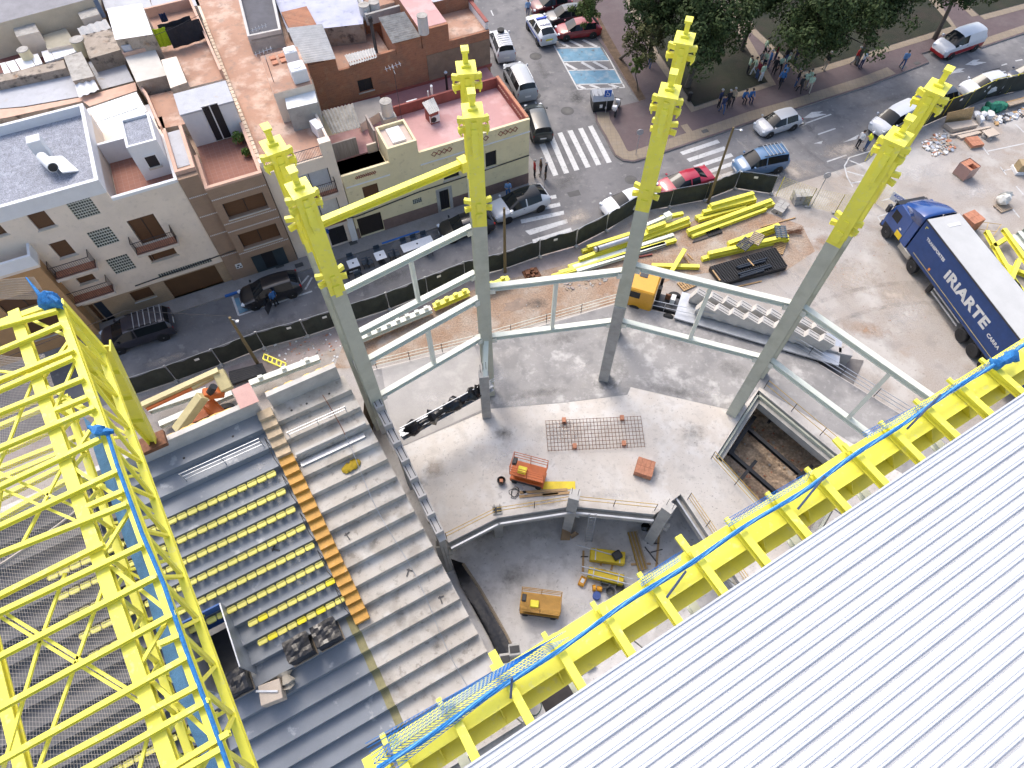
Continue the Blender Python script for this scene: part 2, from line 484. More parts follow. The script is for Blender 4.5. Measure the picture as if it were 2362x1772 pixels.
for k in range(5):
    a, b = k * 57, k * 58
    mark('zebra_stripe', [[z3(1725 + a, 1295 + b), z3(2045 + a, 1188 + b), z3(2068 + a, 1215 + b), z3(1752 + a, 1320 + b)]])
# parking bays by the park
m_bluepaint = mat('blue_road_paint', (0.13, 0.26, 0.36), 0.8, sc=1.2, var=0.15, fine=0.1,
                  spots=[((0.30, 0.36, 0.40), 1.1, 0.52, 0.68, 0.7), ((0.10, 0.08, 0.06), 1.6, 0.60, 0.7, 0.8)])
mark('parking_bay', [[z3(680, 418), z3(1048, 407), z3(1122, 513), z3(735, 524)]], m_bluepaint, 0.0075)
mark('parking_bay', [[z3(780, 605), z3(1165, 597), z3(1235, 708), z3(845, 715)]], m_bluepaint, 0.0075)
def line_px(pts, wd=0.13):
    w_ = PX(pts) if not isinstance(pts[0], V) else pts
    return mark('road_line', [ribbon(w_, -wd / 2, wd / 2)])
for a, b in (((655, 385), (860, 762)), ((860, 762), (1256, 746)), ((1036, 332), (1256, 746)), ((668, 410), (1050, 402)), ((738, 527), (1126, 517)),
             ((776, 600), (1166, 593)), ((848, 719), (1240, 711))):
    line_px([z3(*a), z3(*b)])
for a, b in (((750, 540), (850, 595)), ((890, 530), (1000, 592)), ((990, 525), (1110, 588)), ((690, 350), (790, 405)), ((790, 345), (900, 400)), ((900, 340), (1020, 398)),
             ((850, 722), (920, 758)), ((960, 722), (1040, 752)), ((1120, 716), (1210, 748))):
    line_px([z3(*a), z3(*b)], 0.3)
for a, b in (((120, 90), (140, 135)), ((335, 540), (350, 560)), ((495, 865), (535, 940)), ((185, 235), (200, 262)), ((520, 960), (560, 1010))):
    line_px([z3(*a), z3(*b)], 0.12)
for a, b in (((590, 905), (830, 820)), ((735, 965), (860, 922)), ((1945, 545), (2080, 512)), ((2050, 470), (2090, 458)), ((800, 1160), (940, 1112)), ((2150, 438), (2200, 428))):
    line_px([z4(*a), z4(*b)], 0.14)
for q in ([(630, 848), (690, 805), (775, 798), (740, 815), (800, 820), (700, 845)], [(1670, 532), (1740, 492), (1790, 490), (1760, 505), (1785, 515)],
          [(1790, 465), (1850, 430), (1895, 428), (1870, 442), (1945, 447), (1860, 470)], [(915, 1022), (1030, 965), (1010, 1000)], [(705, 1030), (770, 1010), (760, 1030)],
          [(580, 910), (620, 868), (655, 893)]):
    mark('road_arrow', [[z4(*p) for p in q]])
for pts in ([(1200, 1058), (960, 1130), (925, 1190), (945, 1270), (985, 1340)], [(960, 1150), (1060, 1190)], [(945, 1230), (1090, 1270)], [(970, 1315), (1100, 1290)],
            [(1950, 1085), (2212, 1030)], [(1890, 1020), (1960, 1112)], [(2150, 890), (2212, 950)], [(2040, 1195), (2085, 1255)], [(2060, 1225), (2200, 1195)], [(2155, 1335), (2212, 1400)],
            [(1190, 1440), (1300, 1410)], [(1160, 1555), (1240, 1530)], [(1165, 1560), (1215, 1640)], [(2130, 1500), (2180, 1560)]):
    line_px([z4(*p) for p in pts], 0.11)
mark('parking_bay', [[(538, 690), (620, 668), (640, 690), (553, 724)]], m_bluepaint, 0.0075)
for a, b in (((536, 685), (551, 728)), ((551, 728), (720, 672)), ((704, 668), (720, 640)), ((690, 662), (712, 636))):
    line_px([a, b], 0.14)
# manholes and gullies
m_iron = mat('cast_iron', (0.09, 0.088, 0.085), 0.7, 0.3, var=0.2)
for (x, y), r in zip(((500, 480), (770, 945), (500, 815), (1310, 1530)), (0.42, 0.42, 0.3, 0.35)):
    c = P(*z3(x, y))
    o = MB().lathe([(r + 0.16, 0), (r + 0.16, 0.006), (r, 0.007)], n=24, m=1).lathe([(r * 0.93, 0.006), (r * 0.92, 0.012), (r * 0.3, 0.012)], n=24).build('manhole_cover', [m_iron, mat('patch_asphalt', (0.09, 0.088, 0.088), 0.9)])
    o.location = c + V((0, 0, 0.004)); struct(o)
for u, v in ((1626, 303), (2083, 155), (2115, 146), (645, 613), (815, 560), (690, 612)):
    c = P(u, v, 0.13)
    o = MB().box(-0.3, 0.3, -0.2, 0.2, 0, 0.006).build('gully_cover', m_iron); o.location = c + V((0, 0, 0.012)); o.rotation_euler.z = ST_A; struct(o)
mark('asphalt_patch', [[z7(765, 165), z7(865, 140), z7(885, 185), z7(790, 205)]], mat('patch_asphalt', (0.09, 0.088, 0.088), 0.9), 0.0065)

# ---------------------------------------------------------------- stadium floor levels
m_pitfloor = mat('pit_floor', (0.58, 0.56, 0.545), 0.8, sc=0.5, var=0.10, fine=0.05, bump=0.05, spots=[((0.68, 0.66, 0.64), 0.8, 0.50, 0.62, 0.7), ((0.42, 0.40, 0.385), 1.3, 0.53, 0.64, 0.55), ((0.28, 0.27, 0.26), 6.0, 0.61, 0.68, 0.6)])
sheet('floor', [EM(-34.2, 16.1, 0), EM(45.2, 24, 0), EM(45.2, -16.2, 0), EM(-34.2, -16.2, 0)], ZP, m_pitfloor)
m_earth = mat('earth_wall', (0.20, 0.14, 0.09), 0.95, var=0.3, sc=1.5, bump=0.4)
wl = MB(); hp = HOLE + [HOLE[0]]
for a, b in zip(hp[:-1], hp[1:]): wl.add([(a.x, a.y, ZP), (b.x, b.y, ZP), (b.x, b.y, -0.002), (a.x, a.y, -0.002)], [(0, 1, 2, 3)])
struct(wl.build('retaining_wall', m_earth))
m_slab = mat('slab_concrete', (0.52, 0.475, 0.43), 0.85, sc=0.35, c2=(0.60, 0.565, 0.525), fine=0.05, bump=0.06,
             spots=[((0.60, 0.58, 0.56), 0.7, 0.50, 0.62, 0.7), ((0.43, 0.40, 0.37), 1.1, 0.53, 0.64, 0.5), ((0.30, 0.28, 0.265), 3.5, 0.58, 0.68, 0.45), ((0.13, 0.12, 0.12), 9.0, 0.63, 0.69, 0.7), ((0.46, 0.40, 0.34), 0.25, 0.5, 0.7, 0.4)])
m_slab2 = mat('grey_slab_topping', (0.25, 0.242, 0.238), 0.8, sc=0.4, c2=(0.315, 0.302, 0.293), fine=0.05, bump=0.05,
              spots=[((0.50, 0.485, 0.47), 0.6, 0.56, 0.66, 0.75), ((0.19, 0.185, 0.185), 0.5, 0.52, 0.62, 0.7), ((0.40, 0.39, 0.38), 3.0, 0.55, 0.66, 0.4)])
sl_loop = [(p.x, p.y) for p in SLAB_OUT + SLAB_IN]; ex_loop = [(p.x, p.y) for p in EXC]
struct(polyhole('floor', sl_loop, [ex_loop], ZS, m_slab))
struct(polyhole('floor', sl_loop, [ex_loop], ZS - 0.4, m_conc))
se = MB()
for lp in (sl_loop, ex_loop):
    for i in range(len(lp)):
        a, b = lp[i], lp[(i + 1) % len(lp)]
        se.add([(*a, ZS - 0.4), (*b, ZS - 0.4), (*b, ZS), (*a, ZS)], [(0, 1, 2, 3)])
struct(se.build('floor_edge', m_conc))
top = PX([(838, 860), (1095, 797), (1418, 702), (1445, 704), (1790, 780), (2095, 967), (2250, 1090), (2160, 1140), (1752, 893), (1703, 950), (1455, 893), (1447, 911), (1290, 930), (1132, 943), (905, 1040)], ZS)
slabby('floor', top, ZS + 0.003, ZS + 0.014, m_slab2, m_concl)
sheet('floor', [p for p in PX([(880, 850), (1095, 800), (1110, 842), (1125, 940), (912, 1036)], ZS)], ZS + 0.019, mat('slab_dusty', (0.36, 0.345, 0.33), 0.85, sc=0.5, var=0.08, spots=[((0.45, 0.43, 0.41), 0.9, 0.5, 0.64, 0.6)]))
# excavation floor
m_exc = mat('excavated_soil', (0.50, 0.39, 0.29), 0.95, sc=0.6, c2=(0.40, 0.29, 0.20), fine=0.25, fsc=7, bump=0.7, bsc=6, spots=[((0.22, 0.15, 0.10), 0.5, 0.55, 0.68, 0.7), ((0.58, 0.53, 0.47), 1.2, 0.6, 0.7, 0.6)])
ec = sum(EXC, V()) / 4
bm = bmesh.new()
bmesh.ops.create_grid(bm, x_segments=40, y_segments=40, size=1.0)
for v_ in bm.verts:
    x, y = v_.co.x, v_.co.y
    a = (x + 1) / 2; b = (y + 1) / 2
    q = [ec + (p - ec) * 1.45 for p in EXC]
    p = q[0].lerp(q[1], a).lerp(q[3].lerp(q[2], a), b)
    n = sin(p.x * 1.7 + p.y) * 0.12 + sin(p.y * 2.3 - p.x * 0.6) * 0.12 + rr.uniform(-0.07, 0.07)
    edge = max(abs(x), abs(y))
    v_.co = (p.x, p.y, -2.25 + n * (1 if edge < 0.9 else 0.3) - (0.45 if edge > 0.97 else 0))
me = bpy.data.meshes.new('excavation_floor'); bm.to_mesh(me); bm.free(); me.materials.append(m_exc)
struct(link(bpy.data.objects.new('excavation_floor', me)))
# ================================================================ STADIUM
def on_stand(u, v, dz=0.0):
    """photographed point on the slope of the stand -> (e, j)"""
    k = 0.0
    lo, hi = -9.0, 20.0
    def g(j):
        p = P(u, v, step_z(j) + dz) - O_ST
        return p.dot(M_) - step_m(j)
    for _ in range(50):
        mid = (lo + hi) / 2
        if g(lo) * g(mid) <= 0: hi = mid
        else: lo = mid
    j = (lo + hi) / 2
    return (P(u, v, step_z(j) + dz) - O_ST).dot(E_), j

m_raw = mat('raw_step_concrete', (0.44, 0.40, 0.35), 0.88, sc=0.7, c2=(0.50, 0.47, 0.43), fine=0.07, bump=0.08,
            spots=[((0.31, 0.28, 0.245), 0.9, 0.52, 0.64, 0.7), ((0.20, 0.175, 0.15), 3.0, 0.57, 0.67, 0.6), ((0.56, 0.55, 0.53), 0.6, 0.55, 0.65, 0.6)])
m_paintgrey = mat('grey_deck_paint', (0.215, 0.235, 0.265), 0.55, sc=0.6, var=0.07, fine=0.04,
                  spots=[((0.50, 0.51, 0.52), 1.1, 0.62, 0.68, 0.6), ((0.17, 0.185, 0.21), 0.4, 0.5, 0.7, 0.5)])
m_shadestep = mat('roof_shade_step_concrete', (0.115, 0.115, 0.118), 0.8, sc=0.8, var=0.15, fine=0.08)  # far-left steps: shade under the roof put into a darker concrete colour
m_olive = mat('green_stained_concrete', (0.26, 0.235, 0.12), 0.85, var=0.2, sc=2)
stand = thing('grandstand', 'stepped concrete grandstand, raw on its right and painted grey on its left', 'grandstand', EM(-8, 0, ZP), PHI)
EL = -27.0
for j in range(-8, 17):
    z, m0, m1 = step_z(j), step_m(j), step_m(j + 1) + 0.1
    cut = -5.1 if j < 6 else -4.8
    b = MB()
    lo = z - 0.60
    b.prism([EM(cut + 0.004, m0, 0), EM(e_end(j), m0, 0), EM(e_end(j) - 0.03, m1, 0), EM(cut + 0.004, m1, 0)], lo, z)
    if j < 6:
        tag(b.build('step', m_raw, stand), 'raw concrete step')
        MB().prism([EM(-5.5, m0 - 0.003, 0), EM(cut, m0 - 0.003, 0), EM(cut, m1, 0), EM(-5.5, m1, 0)], lo, z + 0.001).build('step', m_olive, stand)
        MB().prism([EM(-12.4, m0, 0), EM(-5.504, m0, 0), EM(-5.504, m1, 0), EM(-12.4, m1, 0)], lo, z).build('step', m_paintgrey, stand)
    else:
        b.build('step', m_raw, stand)
        if j == 8 or j == 7 or j == 6:          # opening of the exit passage
            MB().prism([EM(-10.1, m0, 0), EM(cut, m0, 0), EM(cut, m1, 0), EM(-10.1, m1, 0)], lo, z).build('step', m_paintgrey, stand)
            MB().prism([EM(-12.4, m0, 0), EM(-11.9, m0, 0), EM(-11.9, m1, 0), EM(-12.4, m1, 0)], lo, z).build('step', m_paintgrey, stand)
        else:
            MB().prism([EM(-12.4, m0, 0), EM(cut, m0, 0), EM(cut, m1, 0), EM(-12.4, m1, 0)], lo, z).build('step', m_paintgrey, stand)
    MB().prism([EM(EL, m0, 0), EM(-12.404, m0, 0), EM(-12.404, m1, 0), EM(EL, m1, 0)], lo, z).build('step', m_shadestep, stand)
# back parapet, upper landing, side skirt
mB = step_m(17)
MB().prism([EM(EL, mB + 0.02, 0), EM(-4.9, mB + 0.02, 0), EM(-4.9, mB + 0.3, 0), EM(EL, mB + 0.3, 0)], 2.0, step_z(16) + 1.0).build('parapet', m_concl, stand)
MB().prism([EM(-4.35, mB + 0.02, 0), EM(-0.75, mB + 0.02, 0), EM(-0.75, mB + 0.3, 0), EM(-4.35, mB + 0.3, 0)], 2.0, step_z(16) + 1.05).build('parapet', m_concl, stand)
pc = MB()
for e0, e1 in ((-10.0, -5.2), (-4.35, -0.75)):
    pts = [EM(e0 + (e1 - e0) * i / 24, mB + 0.33 + rr.uniform(0, 0.05), step_z(16) + 0.9 + rr.uniform(-0.08, 0.05)) for i in range(25)]
    pc.path(pts, 0.06, 5)
pc.build('joint_foam', mat('expanding_foam', (0.72, 0.46, 0.14), 0.8, var=0.2, sc=6), stand)
sk = MB()
for j in range(-8, 17):
    sk.prism([EM(e_end(j) - 0.35, step_m(j) + 0.02, 0), EM(e_end(j) - 0.1, step_m(j) + 0.02, 0), EM(e_end(j) - 0.1, step_m(j + 1) + 0.02, 0), EM(e_end(j) - 0.35, step_m(j + 1) + 0.02, 0)], step_z(j) - 1.5, step_z(j) - 0.605)
sk.build('raking_beam', m_conc, stand)
for jj in (-4, 3, 9, 14):
    MB().prism([EM(-0.9, step_m(jj), 0), EM(-0.5, step_m(jj), 0), EM(-0.5, step_m(jj) + 0.5, 0), EM(-0.9, step_m(jj) + 0.5, 0)], ZP, step_z(jj) - 1.2).build('pier', m_conc, stand)
# upper half-height walls seen across the stand
MB().prism([EM(-4.3, step_m(14) + 0.02, 0), EM(-0.6, step_m(14) + 0.02, 0), EM(-0.6, step_m(14) + 0.16, 0), EM(-4.3, step_m(14) + 0.16, 0)], step_z(14) + 0.002, step_z(14) + 0.22).build('upstand', m_concl, stand)
MB().prism([EM(-4.3, step_m(13) + 0.5, 0), EM(-0.9, step_m(13) + 0.5, 0), EM(-0.9, step_m(13) + 0.75, 0), EM(-4.3, step_m(13) + 0.75, 0)], step_z(13) + 0.002, step_z(13) + 0.12).build('upstand', m_steel, stand)
for e, j in ((-9.0, 16), (-6.6, 16), (-3.6, 16), (-2.8, 16), (-1.6, 16)):
    MB().lathe([(0.06, 0), (0.06, 0.01)], EM(e, step_m(j) + 0.3, step_z(j) + 0.002), 10).build('drain_hole', m_black, stand)

# orange stair flight
m_or = mat('orange_stair_paint', (0.52, 0.27, 0.045), 0.6, var=0.14, sc=2, fine=0.08, spots=[((0.40, 0.36, 0.30), 2.0, 0.62, 0.72, 0.6)])
m_or2 = mat('worn_stair_concrete', (0.46, 0.36, 0.24), 0.8, var=0.2, sc=2)
stair = thing('stairway', 'narrow orange stair flight climbing the grey grandstand', 'stairs', EM(-4.8, step_m(5), step_z(5)), PHI)
n = 2
for i in range(int((17 - 5.3) * n)):
    j = 5.3 + i / n
    m0 = step_m(j); z = step_z(j) + 0.22
    top_ = z > step_z(14.6)
    MB().prism([EM(-5.15, m0, 0), EM(-4.42, m0, 0), EM(-4.42, m0 + TREAD / n + 0.06, 0), EM(-5.15, m0 + TREAD / n + 0.06, 0)], z - 0.26, z).build('tread', m_or2 if top_ else m_or, stair)
hr = MB()
for j in (6, 8, 10, 12, 14):
    a = EM(-5.22, step_m(j), step_z(j) + 0.85); b_ = EM(-5.22, step_m(j + 1.1), step_z(j + 1.1) + 0.85)
    hr.path([a - V((0, 0, 0.85)), a, b_, b_ - V((0, 0, 0.85))], 0.02, 5)
hr.build('handrail', m_dsteel, stair)

# rails on the stand
def railing(name, pts, label, h=1.0, n_bar=2, sp=1.6, mt=m_steel, cat='railing', r=0.022, mp=None, group=None):
    t = thing(name, label, cat, pts[0], 0, group)
    po = MB(); tot = 0
    for a, b in zip(pts[:-1], pts[1:]):
        L = (V(b) - V(a)).length; k = max(1, round(L / sp))
        for i in range(k + 1):
            q = V(a).lerp(V(b), i / k)
            MB().tube(q, q + V((0, 0, h)), r * 1.1, 6).build('post', mp or mt, t)
    for i in range(n_bar):
        z = h * (1 - i / max(1, n_bar)) - 0.03
        bar = MB().path([V(p) + V((0, 0, z)) for p in pts], r, 6)
        bar.build('rail', mt, t)
    return t
railing('guard_rail', [EM(-4.2, step_m(15) + 0.1, step_z(15)), EM(-1.2, step_m(15) + 0.1, step_z(15))], 'low steel rail across the raw top of the grandstand', 0.5, 2, 1.5)
railing('guard_rail', [EM(-9.3, step_m(15) + 0.2, step_z(15)), EM(-5.5, step_m(15) + 0.2, step_z(15))], 'steel guard rail across the grey painted top of the grandstand', 0.9, 3, 2.0)
lf = thing('lifeline_cable', 'thin grey safety cable lying down the raw grandstand steps', 'cable', EM(-1.9, 0, 1))
pts = []
for i in range(60):
    j = 16 - i * 17.2 / 59
    jj = math.ceil(j - 0.3)
    pts.append(EM(-1.6 + 0.12 * sin(i * 0.22) - 0.02 * j, step_m(j) + 0.2, step_z(j) + 0.30 + 0.06 * sin(i)))
MB().path(pts, 0.016, 5).build('cable', m_steel, lf)
MB().path(pts[:9], 0.022, 5).build('rope', m_rust, lf)
# seats
m_seat = mat('yellow_seat_plastic', (0.66, 0.60, 0.14), 0.5, var=0.12, sc=3, fine=0.06, obj=True)
m_seatn = mat('clean_yellow_seat_plastic', (0.75, 0.66, 0.02), 0.4, var=0.05, obj=True)
sb = MB()
prof = [(-0.20, 0.0, 0.05), (-0.215, 0.10, 0.10), (-0.19, 0.20, 0.14), (0.19, 0.20, 0.14), (0.215, 0.10, 0.10), (0.20, 0.0, 0.05)]
vs = [(-0.20, 0.16, 0.30), (0.20, 0.16, 0.30), (0.225, 0.02, 0.36), (0.19, -0.16, 0.33), (-0.19, -0.16, 0.33), (-0.225, 0.02, 0.36),
      (-0.18, 0.145, 0.285), (0.18, 0.145, 0.285), (0.195, 0.01, 0.315), (0.16, -0.14, 0.30), (-0.16, -0.14, 0.30), (-0.195, 0.01, 0.315),
      (-0.14, 0.14, 0.15), (0.14, 0.14, 0.15), (0.15, -0.02, 0.13), (0.12, -0.12, 0.15), (-0.12, -0.12, 0.15), (-0.15, -0.02, 0.13)]
sb.add(vs, [(6, 7, 8, 11), (11, 8, 9, 10)] + [(i, 6 + i, 6 + (i + 1) % 6, (i + 1) % 6) for i in range(6)] + [(i, (i + 1) % 6, 12 + (i + 1) % 6, 12 + i) for i in range(6)])
sb.box(-0.17, 0.17, -0.155, -0.125, 0.33, 0.365)
sb.v = [(x * 1.06, y * 0.78, z) for x, y, z in sb.v]
shell_me = sb.mesh('shell', m_seat); shell_me.shade_smooth(); shell_me.set_sharp_from_angle(angle=radians(40))
bk_me = MB().box(-0.03, 0.03, -0.05, 0.10, 0.02, 0.14).mesh('bracket', m_dsteel)
ROWN = ['top', 'second', 'third', 'fourth', 'fifth', 'sixth', 'seventh', 'lowest']
row_end = [(625, 1092), (648, 1135), (672, 1180), (697, 1225), (718, 1268), (741, 1310), (764, 1347), (785, 1387)]
def seat(e, m, z, label, group, new=False):
    t = thing('stadium_seat', label, 'seat', EM(e, m, z), PHI, group)
    t.rotation_euler.z = PHI + pi
    a = link(bpy.data.objects.new('shell', shell_me), t)
    if new:
        a.material_slots[0].link = 'OBJECT'; a.material_slots[0].material = m_seatn
    link(bpy.data.objects.new('bracket', bk_me), t)
for r, (u, v) in enumerate(row_end):
    e0, j = on_stand(u, v)
    jr = math.ceil(j - 0.15)
    e0 = e0
    cnt = 22 if r < 6 else 9
    if r == 5: cnt = 19
    for i in range(cnt):
        e = e0 - 0.485 * i
        if r == 6 and e < -9.9: break
        if r == 7 and e < -9.6: break
        new = (r == 6 and i == 0) or (r == 7 and i in (2, 4, 7)) or (r == 6 and i == 7)
        right = e > -11.3
        seat(e, step_m(jr) - 0.24, step_z(jr) - 0.34,
             ('bright clean yellow seat in the %s row, %s from the stairs' if new else
              'dusty yellow stadium seat in the %s row, %s from the orange stairs' if right else
              'yellow stadium seat under the white net, %s row, %s from the stairs') % (ROWN[r], ORD[i]),
             ('clean seats, ' if new else 'open seats, ' if right else 'netted seats, ') + ROWN[r] + ' row', new)
for r, (jr, ea, eb) in enumerate(((5, -12.4, -20.5), (4, -12.6, -20.5), (3, -12.9, -20.5), (2, -13.2, -20.5), (1, -13.6, -20.5))):
    e = ea; i = 0
    while e > eb:
        seat(e, step_m(jr) - 0.24, step_z(jr) - 0.34, 'yellow seat low under the truss and net, %s of these rows, %s from its right' % (ROWN[r], ORD[i]), 'low netted seats, %s row' % ROWN[r])
        e -= 0.485; i += 1
# exit passage frame
vom = thing('exit_passage', 'dark exit passage with steel side walls cut into the grandstand seating', 'passage', EM(-11, step_m(6), step_z(5)), PHI)
for e in (-10.12, -11.9):
    MB().prism([EM(e - 0.03, step_m(5.6), 0), EM(e + 0.03, step_m(5.6), 0), EM(e + 0.03, step_m(9) + 0.1, 0), EM(e - 0.03, step_m(9) + 0.1, 0)], step_z(5) - 0.5, step_z(9) + 0.55).build('side_wall', m_steel, vom)
MB().prism([EM(-11.87, step_m(9) + 0.02, 0), EM(-10.15, step_m(9) + 0.02, 0), EM(-10.15, step_m(9) + 0.1, 0), EM(-11.87, step_m(9) + 0.1, 0)], step_z(5), step_z(9) + 0.6).build('head_wall', mat('club_blue_panel', (0.03, 0.10, 0.30), 0.5), vom)
MB().prism([EM(-11.87, step_m(5.7), 0), EM(-10.15, step_m(5.7), 0), EM(-10.15, step_m(9), 0), EM(-11.87, step_m(9), 0)], step_z(3), step_z(3) + 0.1).build('floor', m_dsteel, vom)
ring = MB()
for c in (-11.45, -11.1):
    ring.path([EM(c + 0.14 * cos(t), step_m(9) - 0.0, step_z(9) + 0.30 + 0.14 * sin(t)) for t in [2 * pi * i / 14 for i in range(15)]], 0.025, 5)
ring.build('emblem', m_seatn, vom)

# ---------------------------------------------------------------- stepped raker beam
m_rak = mat('stepped_precast', (0.40, 0.385, 0.375), 0.85, var=0.08, fine=0.04)
rk = thing('stepped_raker_beam', 'sawtooth precast concrete raker beam standing beside the raw grandstand', 'beam', EM(0.3, step_m(7), ZS), PHI)
for i in range(10):
    j = 7.28 + i
    m0 = 0.91 * j; z = 1.0 + 0.45 * j + 0.02
    b = MB().prism([EM(0.18, m0, 0), EM(0.62, m0, 0), EM(0.62, m0 + 0.93, 0), EM(0.18, m0 + 0.93, 0)], z - 0.62, z)
    bl = b.build('step_block', m_rak, rk)
    sl = MB()
    for dx in (0.25, 0.51):
        sl.prism([EM(dx, m0 + 0.1, 0), EM(dx + 0.045, m0 + 0.1, 0), EM(dx + 0.045, m0 + 0.86, 0), EM(dx, m0 + 0.86, 0)], z - 0.002, z + 0.004)
    sl.build('slot', m_black, bl)
b = MB()
a0, a1 = EM(0.40, 0.91 * 7.1, 1.0 + 0.45 * 7.1 - 0.75), EM(0.40, 0.91 * 17.3, 1.0 + 0.45 * 17.3 - 0.75)
b.beam(a0, a1, 0.40, 0.55); b.build('web', m_rak, rk)
for j in (7.4, 12.0, 16.6):
    MB().prism([EM(0.22, 0.91 * j, 0), EM(0.58, 0.91 * j, 0), EM(0.58, 0.91 * j + 0.4, 0), EM(0.22, 0.91 * j + 0.4, 0)], ZP if j < 8 else ZS, 1.0 + 0.45 * j - 0.7).build('pier', m_conc, rk)

# ---------------------------------------------------------------- steel columns
FT = {1: P(690, 432, 21.5), 2: P(1090, 252, 21.5), 3: P(1545, 207, 21.5), 4: P(2075, 312, 21.5)}
BT = {1: P(630, 333, 21.5), 2: P(1075, 153, 21.5), 3: P(1580, 85, 21.5), 4: P(2165, 198, 21.5)}
m_stop = mat('pale_steel_end', (0.66, 0.68, 0.62), 0.5)
def bracket_set(t, c, r, tg, full, mt=m_yel):
    """gusset plates round a column at height c; r points away from the pitch, tg sideways"""
    up = V((0, 0, 1))
    for s in (-1, 1):
        for k, (dz, yaw) in enumerate(((0.12, 0.35), (-0.22, -0.25))):
            d = (tg * s + r * yaw).normalized()
            a = c + up * dz + tg * (s * 0.24)
            MB().beam(a, a + d * 0.36, 0.16, 0.22).build('gusset', mt, t)
            if full: MB().beam(a + d * 0.26 - up * 0.16, a + d * 0.31 - up * 0.16, 0.26, 0.09).build('gusset', mt, t)
    MB().beam(c - r * 0.24 + up * 0.30, c - r * 0.24 - up * 0.10, 0.20, 0.26, up=r).build('gusset', mt, t)
    MB().beam(c - r * 0.26 - up * 0.28, c - r * 0.30 - up * 0.85, 0.30, 0.22, up=r).build('gusset', mt, t)
def steel_column(name, label, top, zbase, zp, r, w_, mids=()):
    tg = V((r.y, -r.x, 0))
    t = thing(name, label, 'column', (top.x, top.y, zbase), 0, 'twin steel columns round the stadium corner')
    x, y = top.x, top.y
    MB().ibeam(V((x, y, zbase)), V((x, y, zp)), w_, 0.62, up=r, t=0.06).build('shaft', m_green, t)
    MB().ibeam(V((x, y, zp)), V((x, y, 21.4)), w_, 0.62, up=r, t=0.06).build('painted_shaft', m_yel, t)
    c = V((x, y, 21.4))
    MB().beam(c, c + V((0, 0, 0.06)), 0.78, 0.9, up=r).build('cap_plate', m_yel, t)
    MB().beam(c + r * 0.2, c + r * 0.2 + V((0, 0, 0.62)), 0.2, 0.25, up=r).beam(c + r * 0.2 + V((0, 0, 0.62)), c + r * 0.2 + V((0, 0, 0.72)), 0.3, 0.4, up=r).build('lifting_stub', m_yel, t)
    MB().beam(c + V((0, 0, 0.06)) + r * 0.05, c + V((0, 0, 0.16)) + r * 0.05, 0.36, 0.22, up=r).build('anchor_block', m_yel, t)
    bracket_set(t, c - V((0, 0, 0.5)), r, tg, True)
    MB().beam(c - r * 0.36 - V((0, 0, 0.5)), c - r * 0.40 - V((0, 0, 1.7)), 0.24, 0.12, up=r).build('splice_plate', m_yel, t)
    for z in mids:
        bracket_set(t, V((x, y, z)), r, tg, False, m_yel if z > zp else m_stop)
    return t
NM = {1: 'leftmost', 2: 'second', 3: 'third', 4: 'rightmost'}
ZPF = {1: zat(FT[1], 765, 668), 2: zat(FT[2], 1112, 512), 3: zat(FT[3], 1468, 475), 4: zat(FT[4], 1925, 555)}
ZPB = {1: zat(BT[1], 695, 575), 2: zat(BT[2], 1072, 402), 3: 13.5, 4: 13.8}
MIDF = {1: [zat(FT[1], 752, 640)], 2: [zat(FT[2], 1098, 470)], 3: [zat(FT[3], 1465, 435)], 4: [zat(FT[4], 1945, 510)]}
MIDB = {1: [zat(BT[1], 675, 510)], 2: [], 3: [zat(BT[3], 1530, 290)], 4: [zat(BT[4], 2040, 400)]}
RR = {}
for k in FT:
    r = BT[k] - FT[k]; r.z = 0; r.normalize(); RR[k] = r
    steel_column('steel_column', '%s front steel column, yellow above and grey-green below, with gusset plates' % NM[k], FT[k], ZS + 0.04 if k > 1 else 4.9, ZPF[k], r, 0.64, MIDF[k])
    steel_column('steel_column', '%s rear steel column, standing behind its front twin' % NM[k], BT[k], ZS + 0.04 if k > 1 else 0.0, ZPB[k], r, 0.56, MIDB[k])
    t = thing('column_ties', 'pale steel ties joining the %s pair of columns' % NM[k], 'tie beam', (FT[k].x, FT[k].y, 9))
    for z in (9.3, 13.0):
        MB().ibeam(FT[k].xy.to_3d() + V((0, 0, z)) + r * 0.3, BT[k].xy.to_3d() + V((0, 0, z + (0.4 if k == 1 else 0))) - r * 0.3, 0.22, 0.3).build('tie', m_pale, t)
    MB().beam(FT[k].xy.to_3d() + V((0, 0, 9.4)) + r * 0.3, BT[k].xy.to_3d() + V((0, 0, 12.8)) - r * 0.3, 0.12, 0.12).build('diagonal', m_pale, t)
# concrete stub columns at their feet
def stub_column(top_px, base_px, label, zb=ZS + 0.036, w_=0.62, k=3, rebar=True, dark=False):
    p = P(*base_px, zb); zt = zat(p, *top_px); r = RR[k]; tg = V((r.y, -r.x, 0))
    t = thing('concrete_column', label, 'column', p)
    q = V((p.x, p.y, zt))
    MB().beam(p, q, w_, w_, up=r).build('shaft', m_conc, t, bevel=0.02)
    if dark: MB().beam(q + V((0, 0, 0.002)), q + V((0, 0, 0.02)), w_ * 0.82, w_ * 0.6, up=r).build('bearing_pad', m_black, t)
    else: MB().beam(q + V((0, 0, 0.001)), q + V((0, 0, 0.012)), w_ * 0.97, w_ * 0.97, up=r).build('top_face', m_concl, t)
    if rebar:
        for s in (-1, 0, 1):
            a = q + tg * (s * w_ * 0.3) + r * 0.1
            MB().tube(a, a + V((0, 0, 0.9 + 0.1 * s)), 0.016, 5).build('rebar', m_dsteel, t)
    return t, q
stub_column((1425, 700), (1393, 872), 'tall concrete column with rebar on the middle of the grey slab', k=3)
stub_column((1808, 752), (1702, 932), 'concrete column with rebar at the corner of the excavation', k=4)
